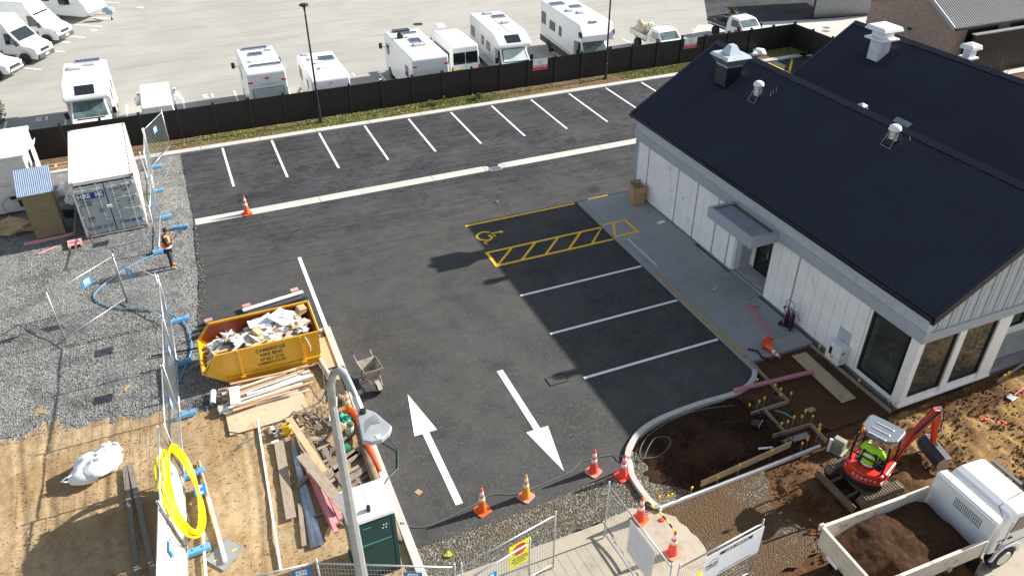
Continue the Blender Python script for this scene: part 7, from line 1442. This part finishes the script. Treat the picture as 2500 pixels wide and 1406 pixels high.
pegs = [(9.35, 11.78), (9.55, 11.72), (9.62, 11.7), (10.35, 11.75), (11.25, 11.78), (11.95, 11.8), (13.2, 11.95), (14.25, 11.85), (14.5, 11.9), (14.95, 12.0), (15.05, 12.1), (15.15, 12.25), (13.9, 13.8), (14.15, 13.82), (14.4, 13.8), (15.1, 13.82), (15.15, 14.0), (15.4, 13.75), (15.2, 14.3), (14.2, 12.75), (14.45, 12.78), (14.65, 12.75), (15.0, 12.75), (15.15, 12.85), (15.35, 12.7), (14.8, 14.75), (17.75, 15.2), (17.8, 14.6), (17.85, 14.45), (17.8, 13.4), (18.0, 12.25), (18.05, 12.1), (22.2, 11.7), (22.4, 11.7)]
pk0 = None
for i, (x, y) in enumerate(pegs):
    if pk0 is None:
        pk0 = thing('capped_peg', '', 'peg', (x, y, .05)); part('peg', MB().tube([(0, 0, 0), (0, 0, .4)], .008, 5), M_galv, pk0); part('safety_cap', MB().lathe([(.02, .34), (.032, .37), (.035, .43), (.03, .45), (.01, .455)], 10), M_ycap, pk0, smooth=True); o = pk0
    else: o = dup(pk0, (x, y, .05))
    o['label'] = 'thin steel peg with a yellow safety cap along the formwork'; o['group'] = 'yellow-capped pegs'; o.rotation_euler = (rnd.uniform(-.12, .12), rnd.uniform(-.12, .12), 0); o.scale = (1, 1, rnd.uniform(.8, 1.15))
bk = thing('bucket', 'black bucket tipped over in the soil bed', 'bucket', (13.6, 13.3, .2), .4); bk.rotation_euler = (R(75), 0, .5); part('shell', MB().lathe([(.12, 0), (.15, .28), (.14, .28), (.11, .01)], 16), M_black, bk); part('handle', MB().tube([(-.15, 0, .27), (-.1, .12, .3), (.1, .12, .3), (.15, 0, .27)], .008), M_galv, bk)
solo('white_pipe_stub', MB().tube([(13.1, 12.35, .2), (13.55, 12.25, .16)], .035, 10), M_plate, 'short white pipe stub lying on the dark soil', 'pipe'); solo('blue_conduit', MB().tube([(14.65, 13.55, .12), (14.85, 13.3, .14), (14.95, 13.0, .12)], .02, 8), mat('teal_conduit', (.05, .35, .38), .5), 'curved blue-green conduit end inside the form frame', 'conduit')
ped = thing('cable_pedestal', 'grey-green plastic service pedestal beside the excavator', 'pedestal', (15.25, 11.45, .05), R(20)); part('housing', MB().extr([(-.15, -.17, .1), (.15, -.17, .1), (.15, -.17, .42), (.09, -.17, .52), (-.09, -.17, .52), (-.15, -.17, .42)], (0, .34, 0)), mat('pedestal_green', (.25, .26, .2), .6), ped, bev=.02); part('plinth', MB().box((0, 0, .06), (.42, .46, .12)), MATS['pedestal_green'], ped, bev=.01)
solo('white_bollard', MB().tube([(15.0, 11.55, .05), (15.02, 11.57, .55)], .045, 12), M_plate, 'short pale grey pipe standing left of the pedestal', 'pipe'); solo('timber_block', MB().box((0, 0, .03), (.25, .17, .04)), M_ply, 'small square timber block on the levelled soil', 'timber', loc=(15.75, 13.15, .06))
solo('soil_level', MB().bar((22.3, 12.3, .1), (23.3, 12.5, .1), .05, .04), mat('lime_level', (.35, .4, .05), .5), 'yellow-green spirit level lying in the shade at the right edge', 'spirit level')
sv = thing('shovel', 'long-handled shovel lying on the clay at the right edge', 'shovel', (0, 0, 0)); part('blade', MB().box((21.9, 11.05, .16), (.28, .2, .02), rz=.2), M_steel, sv, bev=.01); part('handle', MB().tube([(22.05, 11.08, .18), (23.4, 11.4, .22)], .018, 6), M_palepink, sv)
plank('pale form board pegged along the porch edge at the right', (22.1, 11.75), (24.5, 12.2), .03, .15, M_greywood, .2, name='form_board')
for x, y in ((20.6, 10.9), (20.9, 10.6), (22.6, 11.3), (21.8, 9.4)):
    pass
q = MB()
for x, y in ((20.5, 10.75), (20.75, 10.45), (21.7, 9.55)):
    for k_ in range(3): a = k_ * 1.1; q.bar((x - .14 * math.cos(a), y - .14 * math.sin(a), .3), (x + .14 * math.cos(a), y + .14 * math.sin(a), .3), .03, .01)
# ---------------- mini excavator ----------------
ex = thing('mini_excavator', 'red mini excavator with grey canopy digging beside the tip truck', 'excavator', (14.95, 10.15, .1), 0)
for s in (-1, 1):
    pr = [(-.78, .22), (-.7, .36), (-.5, .42), (.5, .42), (.7, .36), (.78, .22), (.68, .06), (.5, 0), (-.5, 0), (-.68, .06)]; tk_ = MB().extr([(x, s * .62 - .13, z) for x, z in pr], (0, .26, 0)); tk_ = part('track', tk_, M_track, ex, bev=.02); q = MB()
    for k_ in range(15): q.box((-.63 + .09 * k_, s * .62, .425), (.035, .25, .02))
    part('tread_lugs', q, M_mudsteel, tk_); q = MB()
    for k_ in range(4): part('roller', MB().box((-.5 + .33 * k_, s * .62, .14), (.14, .275, .14)), M_mudsteel, tk_, bev=.03)
part('undercarriage', MB().box((0, 0, .28), (.9, .98, .16)).bar((-.5, -.3, .25), (-1.0, -.3, .15), .08, .08).bar((-.5, .3, .25), (-1.0, .3, .15), .08, .08), M_mudsteel, ex); part('dozer_blade', MB().extr([(-1.0, -.74, 0), (-1.06, -.74, .15), (-1.0, -.74, .32), (-.97, -.74, .32), (-1.02, -.74, .15), (-.96, -.74, 0)], (0, 1.48, 0)), M_mudsteel, ex)
hr = R(22); up_ = Matrix.Translation((.05, .03, .04)) @ Matrix.Rotation(hr, 4, 'Z') @ Matrix.Scale(.9, 4)
def ep_(name, mb, m, par=ex, **kw): o = part(name, mb, m, par, **kw); o.data.transform(up_); return o
def arcp(r, a0, a1, n): return [(r * math.cos(R(a0 + (a1 - a0) * k_ / n)), r * math.sin(R(a0 + (a1 - a0) * k_ / n))) for k_ in range(n + 1)]
outl = arcp(.74, 128, 232, 8) + [(.1, -.62), (.5, -.58), (.56, -.3), (.56, .3), (.5, .58), (.1, .62)]
ep_('counterweight', MB().prism([(x * 1.02, y) for x, y in arcp(.76, 122, 238, 10)] + [(-.2, -.5), (-.2, .5)], .45, .68), M_black, bev=.04, seg=3); bd_ = ep_('body', MB().prism(outl, .66, .74), M_kred, bev=.02)
ep_('engine_cover', MB().prism(arcp(.73, 122, 238, 10) + [(-.28, -.5), (-.28, .5)], .735, 1.02), M_kred, bev=.07, seg=3); ep_('side_cover', MB().box((.1, -.5, .86), (.75, .22, .26)), M_kred, bev=.04); ep_('vent_grille', MB().box((-.05, -.615, .86), (.3, .01, .1)), M_black)
for s, h, a0 in (('KUBOTA', .13, 205),):
    n = len(s); 
    for k_, chh in enumerate(s):
        a = R(168 + k_ * 9.5); o = text(chh, h, up_ @ frame((.765 * math.cos(a), .765 * math.sin(a), .86), (-math.sin(a), math.cos(a), 0), (0, 0, 1)), M_white, ex, bold=.003)
o = text('K', .12, up_ @ frame((.765 * math.cos(R(140)), .765 * math.sin(R(140)), .88), (-math.sin(R(140)), math.cos(R(140)), 0), (0, 0, 1)), M_white, ex); o.name = 'emblem'
for s in (-1, 1):
    ep_('canopy_post', MB().tube([(-.38, s * .48, 1.0), (-.42, s * .5, 1.4), (-.36, s * .47, 2.1)], .035, 8), M_black); ep_('canopy_post', MB().tube([(.5, s * .5, .74), (.52, s * .5, 1.5), (.42, s * .47, 2.1)], .03, 8), M_black)
ep_('rear_guard', MB().tube([(-.42, -.48, 1.35), (-.42, .48, 1.35)], .025, 6), M_black)
rp = arcp(.62, 118, 242, 8); rp = [(x + .24, y) for x, y in rp] + [(.45, -.56), (.58, -.5), (.6, 0), (.58, .5), (.45, .56)]; cr = ep_('canopy_roof', MB().prism(rp, 2.08, 2.19), M_canopy, bev=.045, seg=3)
for x in (-.28, 0, .28): o = ep_('roof_rib', MB().box((x, 0, 2.2), (.05, .55, .02)), M_galv, cr, bev=.01)
ep_('beacon', MB().lathe([(.02, 2.15), (.02, 2.25), (.055, 2.26), (.055, 2.33), (.03, 2.37), (.01, 2.375)], 14, (-.42, .38, 0)), M_amberl, smooth=True); ep_('floor', MB().box((.25, 0, .76), (.6, .9, .04)), M_black); st_ = ep_('seat', MB().box((-.08, 0, .98), (.42, .46, .12)), M_black, bev=.04); ep_('seat_back', MB().box((-.3, 0, 1.28), (.1, .46, .56)), M_black, st_, bev=.04); ep_('control_levers', MB().tube([(.25, .22, .78), (.22, .22, 1.2)], .015).tube([(.25, -.22, .78), (.22, -.22, 1.2)], .015), M_black)
# boom, dipper, bucket (boom slewed to the machine's right)
bx0 = Vector((.62, -.05, .62)); el_ = Vector((1.9, -.12, 2.05)); br = Vector((1.05, -.08, 1.5)); tip = Vector((2.25, .25, .75)) - Vector((.1, .2, 0))
part('boom', MB().extr([(.55, -.16, .5), (.75, -.16, .5), (1.2, -.16, 1.3), (1.95, -.16, 2.1), (1.85, -.16, 2.22), (1.05, -.16, 1.62), (.58, -.16, .85)], (0, .14, 0)), M_kred, ex, bev=.015); part('boom_cylinder', MB().tube([(.75, -.09, .5), (1.25, -.09, 1.35)], .045, 8).tube([(1.1, -.2, 1.72), (1.8, -.2, 2.25)], .04, 8), M_black, ex)
dp = part('dipper', MB().extr([(1.72, -.13, 2.28), (2.0, -.13, 2.2), (2.32, -.13, .85), (2.2, -.13, .8), (1.82, -.13, 1.95)], (0, .11, 0)), M_kred, ex, bev=.015); part('hydraulic_hoses', MB().tube([(.7, -.2, .8), (1.1, -.2, 1.68), (1.5, -.22, 2.1), (1.85, -.2, 2.32), (2.05, -.18, 2.1), (2.2, -.17, 1.5)], .014, 5).tube([(.72, -.02, .75), (1.2, -.01, 1.6), (1.8, 0, 2.25), (2.1, .0, 2.2), (2.42, -.02, 1.6), (2.4, -.02, 1.1)], .014, 5), M_black, ex); part('dipper_cylinder', MB().tube([(1.98, -.08, 2.25), (2.42, -.08, 1.2)], .035, 8), M_galv, ex)
bq = part('linkage', MB().bar((2.27, -.08, .85), (2.45, -.06, .62), .12, .1), M_mudsteel, ex); q = MB()
q.M = Matrix.Translation((2.42, -.1, .32)) @ Matrix.Rotation(R(-14), 4, 'Z'); sec = [(.18, .3), (-.02, .32), (-.17, .2), (-.2, .02), (-.1, -.16), (.1, -.2)]
for a, b in zip(sec, sec[1:]): q.extr([(a[0], -.48, a[1]), (b[0], -.48, b[1]), (b[0] * .9, -.48, b[1] * .9), (a[0] * .9, -.48, a[1] * .9)], (0, .96, 0))
part('bucket_shell', q, M_blade, ex); q2 = MB(); q2.M = q.M
for s in (-.49, .47): q2.extr([(x, s, z) for x, z in sec], (0, .02, 0))
part('bucket_side', q2, mat('bucket_side_steel', (.42, .38, .3), .6), ex)
Jd = dict(pelvis=(0, 0, .0), spine=(0, .02, .2), chest=(0, .06, .42), neck=(0, .12, .58), head0=(0, .17, .64), head1=(0, .2, .72), head2=(0, .21, .79), face=(0, .32, .7), shL=(-.2, .06, .48), shR=(.2, .06, .48), elL=(-.27, .18, .24), elR=(.27, .18, .24), wrL=(-.23, .4, .22), wrR=(.23, .4, .22), haL=(-.22, .47, .24), haR=(.22, .47, .24), hipL=(-.1, .03, -.02), hipR=(.1, .03, -.02), knL=(-.16, .45, .02), knR=(.16, .45, .02), anL=(-.15, .5, -.28), anR=(.15, .5, -.28), toL=(-.15, .63, -.31), toR=(.15, .63, -.31))
dloc = Vector((14.95, 10.15, .1)) + up_ @ Vector((-.24, 0, 1.0)); person('person', 'excavator driver in a bright lime jacket seated under the grey canopy, seen from behind', dloc, hr - math.pi / 2, Jd, M_lime, M_lime, M_trouser, M_hair).scale = (1.12, 1.12, 1.12)
# ---------------- tip truck ----------------
tk = thing('tip_truck', 'white tip truck with soil in its dropside tray in the lower right corner', 'truck', (11.78, 7.72, 0), R(-1.5)); W2 = .86
part('tray_floor', MB().box((1.68, 0, .95), (3.3, 1.68, .1)), M_tray, tk)
for s in (-1, 1): part('drop_side', MB().box((1.68, s * W2, 1.3), (3.32, .045, .62)).box((1.68, s * (W2 + .02), 1.6), (3.34, .08, .05)), M_tray, tk, bev=.008)
part('tailgate', MB().box((.0, 0, 1.3), (.045, 1.72, .62)).box((-.01, 0, 1.6), (.08, 1.8, .05)).box((-.05, .88, 1.62), (.12, .06, .2)).box((-.05, -.88, 1.62), (.12, .06, .2)), M_tray, tk, bev=.008)
hb = part('headboard', MB().box((3.44, 0, 1.55), (.05, 1.78, 1.12)).extr([(3.46, -.89, 2.1), (3.66, -.84, 2.14), (3.66, .84, 2.14), (3.46, .89, 2.1)], (0, 0, .03)), M_truck, tk, bev=.01); q = MB()
for r_ in range(3):
    for k_ in range(16): q.box((3.412, -.55 + k_ * .05, 1.68 + r_ * .1), (.008, .018, .08))
part('vent_slots', q, M_chassis, hb); part('chassis', MB().box((2.2, .35, .72), (4.6, .1, .16)).box((2.2, -.35, .72), (4.6, .1, .16)), M_black, tk)
cabp = [(3.75, .75), (5.3, .55), (5.35, 1.15), (5.1, 1.9), (4.85, 2.16), (4.1, 2.2), (3.85, 2.1), (3.75, 1.9)]
cb2 = part('cab', MB().extr([(x, -.84, z) for x, z in cabp], (0, 1.68, 0)), M_truck, tk, bev=.10, seg=4, smooth=False)
for s in (-1, 1):
    part('side_window', MB().extr([(4.2, s * .835, 1.45), (5.05, s * .835, 1.4), (4.92, s * .835, 1.9), (4.3, s * .835, 1.93)], (0, s * .02, 0)), M_glass, tk); part('wheel', MB().lathe([(.2, -.12), (.36, -.12), (.39, -.08), (.39, .08), (.36, .12), (.2, .12)], 24, (4.45, s * .74, .39), 'Y'), M_rubber, tk); part('rim', MB().lathe([(.02, -.02), (.1, -.03), (.12, .02), (.22, .03), (.22, -.03)], 16, (4.45, s * .86, .39), 'Y'), M_alu, tk)
    for x in (.9,): part('wheel', MB().lathe([(.2, -.16), (.36, -.16), (.39, -.12), (.39, .12), (.36, .16), (.2, .16)], 24, (x, s * .66, .39), 'Y'), M_rubber, tk)
    part('wheel_arch', MB().extr([(3.95, s * .82, .45), (4.05, s * .82, .75), (4.25, s * .82, .9), (4.65, s * .82, .9), (4.85, s * .82, .75), (4.95, s * .82, .45), (4.85, s * .82, .45), (4.75, s * .82, .7), (4.6, s * .82, .82), (4.3, s * .82, .82), (4.15, s * .82, .7), (4.05, s * .82, .45)], (0, s * .05, 0)), M_truck, tk)
part('door_seam', MB().box((4.12, -.842, 1.3), (.012, .012, 1.1)).box((4.62, -.842, .95), (1.0, .012, .012)), M_chassis, tk); part('fuel_slot', MB().box((4.0, -.842, 1.0), (.1, .012, .24)), M_black, tk); part('door_handle', MB().box((4.3, -.85, 1.22), (.14, .03, .04)), M_black, tk); text('CM03', .12, frame((4.02, -.845, 1.22), (1, 0, 0), (0, 0, 1)), M_text, tk)
part('windscreen', MB().extr([(5.36, -.7, 1.3), (5.36, .7, 1.3), (5.14, .68, 1.88), (5.14, -.68, 1.88)], (.02, 0, .005)), M_glass, tk); part('roof_visor', MB().box((5.0, 0, 2.14), (.1, 1.3, .05)), M_chassis, tk); part('mirror', MB().box((5.2, -.3, 2.24), (.3, .22, .05), rz=.3), M_canopy, tk, bev=.03); part('wiring', MB().tube([(3.8, -.8, 2.0), (3.9, -.5, 2.15), (4.3, -.45, 2.215), (4.8, -.4, 2.2)], .008, 4), M_black, tk); part('rear_plate', MB().box((-.04, .3, .98), (.02, .36, .12)), M_plate, tk); part('tail_light', MB().box((-.04, -.6, .95), (.04, .3, .1)), M_tail, tk); part('tray_hinges', MB().box((.8, -.9, 1.02), (.1, .05, .14)).box((2.4, -.9, 1.02), (.1, .05, .14)), M_galv, tk); part('mudguard', MB().box((3.55, -.75, .5), (.1, .3, .5)), M_black, tk)
pts = [(.06, -.82), (3.32, -.82), (3.32, .82), (.06, .82)]
def hsoil(x, y): return 1.02 + .34 * max(0, min(1, (x - .25) * 1.2, (3.6 - x) * 1.5, 1)) * (.75 + .25 * math.cos(y * 1.5)) + .07 * fb(x, y, 1.6, 4, 31) - (.25 if (y < -.35 and x < 1.3) else 0) * min(1, (1.3 - x) if x < 1.3 else 0)
ld = field('soil_load', [(.06, -.83), (3.34, -.83), (3.34, .83), (.06, .83)], .04, hsoil, M_topsoil, kind=None); ld.location = tk.location; ld.rotation_euler = tk.rotation_euler; ld['label'] = 'heap of dark brown soil filling the tray of the tip truck'; ld['category'] = 'soil heap'; ld.data.materials[0] = soil_mat('tray_soil', (.045, .022, .011), (.065, .032, .015), (.1, .052, .026), 4)
# ---------------- extra clutter ----------------
rnd = random.Random(77)
for i in range(26):
    x, y, a = rnd.uniform(.75, 2.35), rnd.uniform(14.6, 18.6), rnd.uniform(-1.9, -1.0) if rnd.random() < .6 else rnd.uniform(.1, .5); L = rnd.uniform(.4, 1.6); o = deb('loose_timber', 'loose length of scrap timber in the heap between sand and kerb', 'timber', (L, rnd.uniform(.05, .16), .03), (x, y, .07 + .03 * (i % 3)), (rnd.uniform(-.1, .1), rnd.uniform(-.05, .05), a), rnd.choice([M_oldwood, M_greywood, M_pine, M_brown]), 'scrap timbers in the heap')
for i in range(5): deb('broken_board', 'flat broken wallboard sheet in the skip load', 'board', (rnd.uniform(.4, .8), rnd.uniform(.3, .5), .015), (rnd.uniform(-.3, 1.9), 21.5 + rnd.uniform(.35, 1.4), 1.28 + .02 * i), (rnd.uniform(-.4, .4), rnd.uniform(-.3, .3), rnd.uniform(0, 3)), M_plate if i % 2 else M_pale, 'wallboard pieces in the skip')
# sprayed orange survey marks on the clay: small raised dabs follow the ground
q = MB()
for x, y in ((20.4, 10.75), (20.75, 10.4), (21.8, 9.7), (22.5, 11.2)):
    for k_ in range(14):
        px_, py_ = x + rnd.uniform(-.18, .18), y + rnd.uniform(-.1, .1); r = rnd.uniform(.02, .05); z = max(hd(px_, py_), hd(px_, py_) - .02 + .13 * fb(px_, py_, .55, 4, 40) + .04 * min(1, (px_ - 18) / 2)) + .012; q.prism([(px_ + r * math.cos(a_), py_ + r * math.sin(a_) * .6) for a_ in (0, 1.2, 2.5, 3.8, 5)], z - .03, z)
solo('survey_marks', q, mat('marker_paint', (.9, .12, .04), .7), 'sprayed orange survey crosses on the clay right of the excavator', 'paint mark')
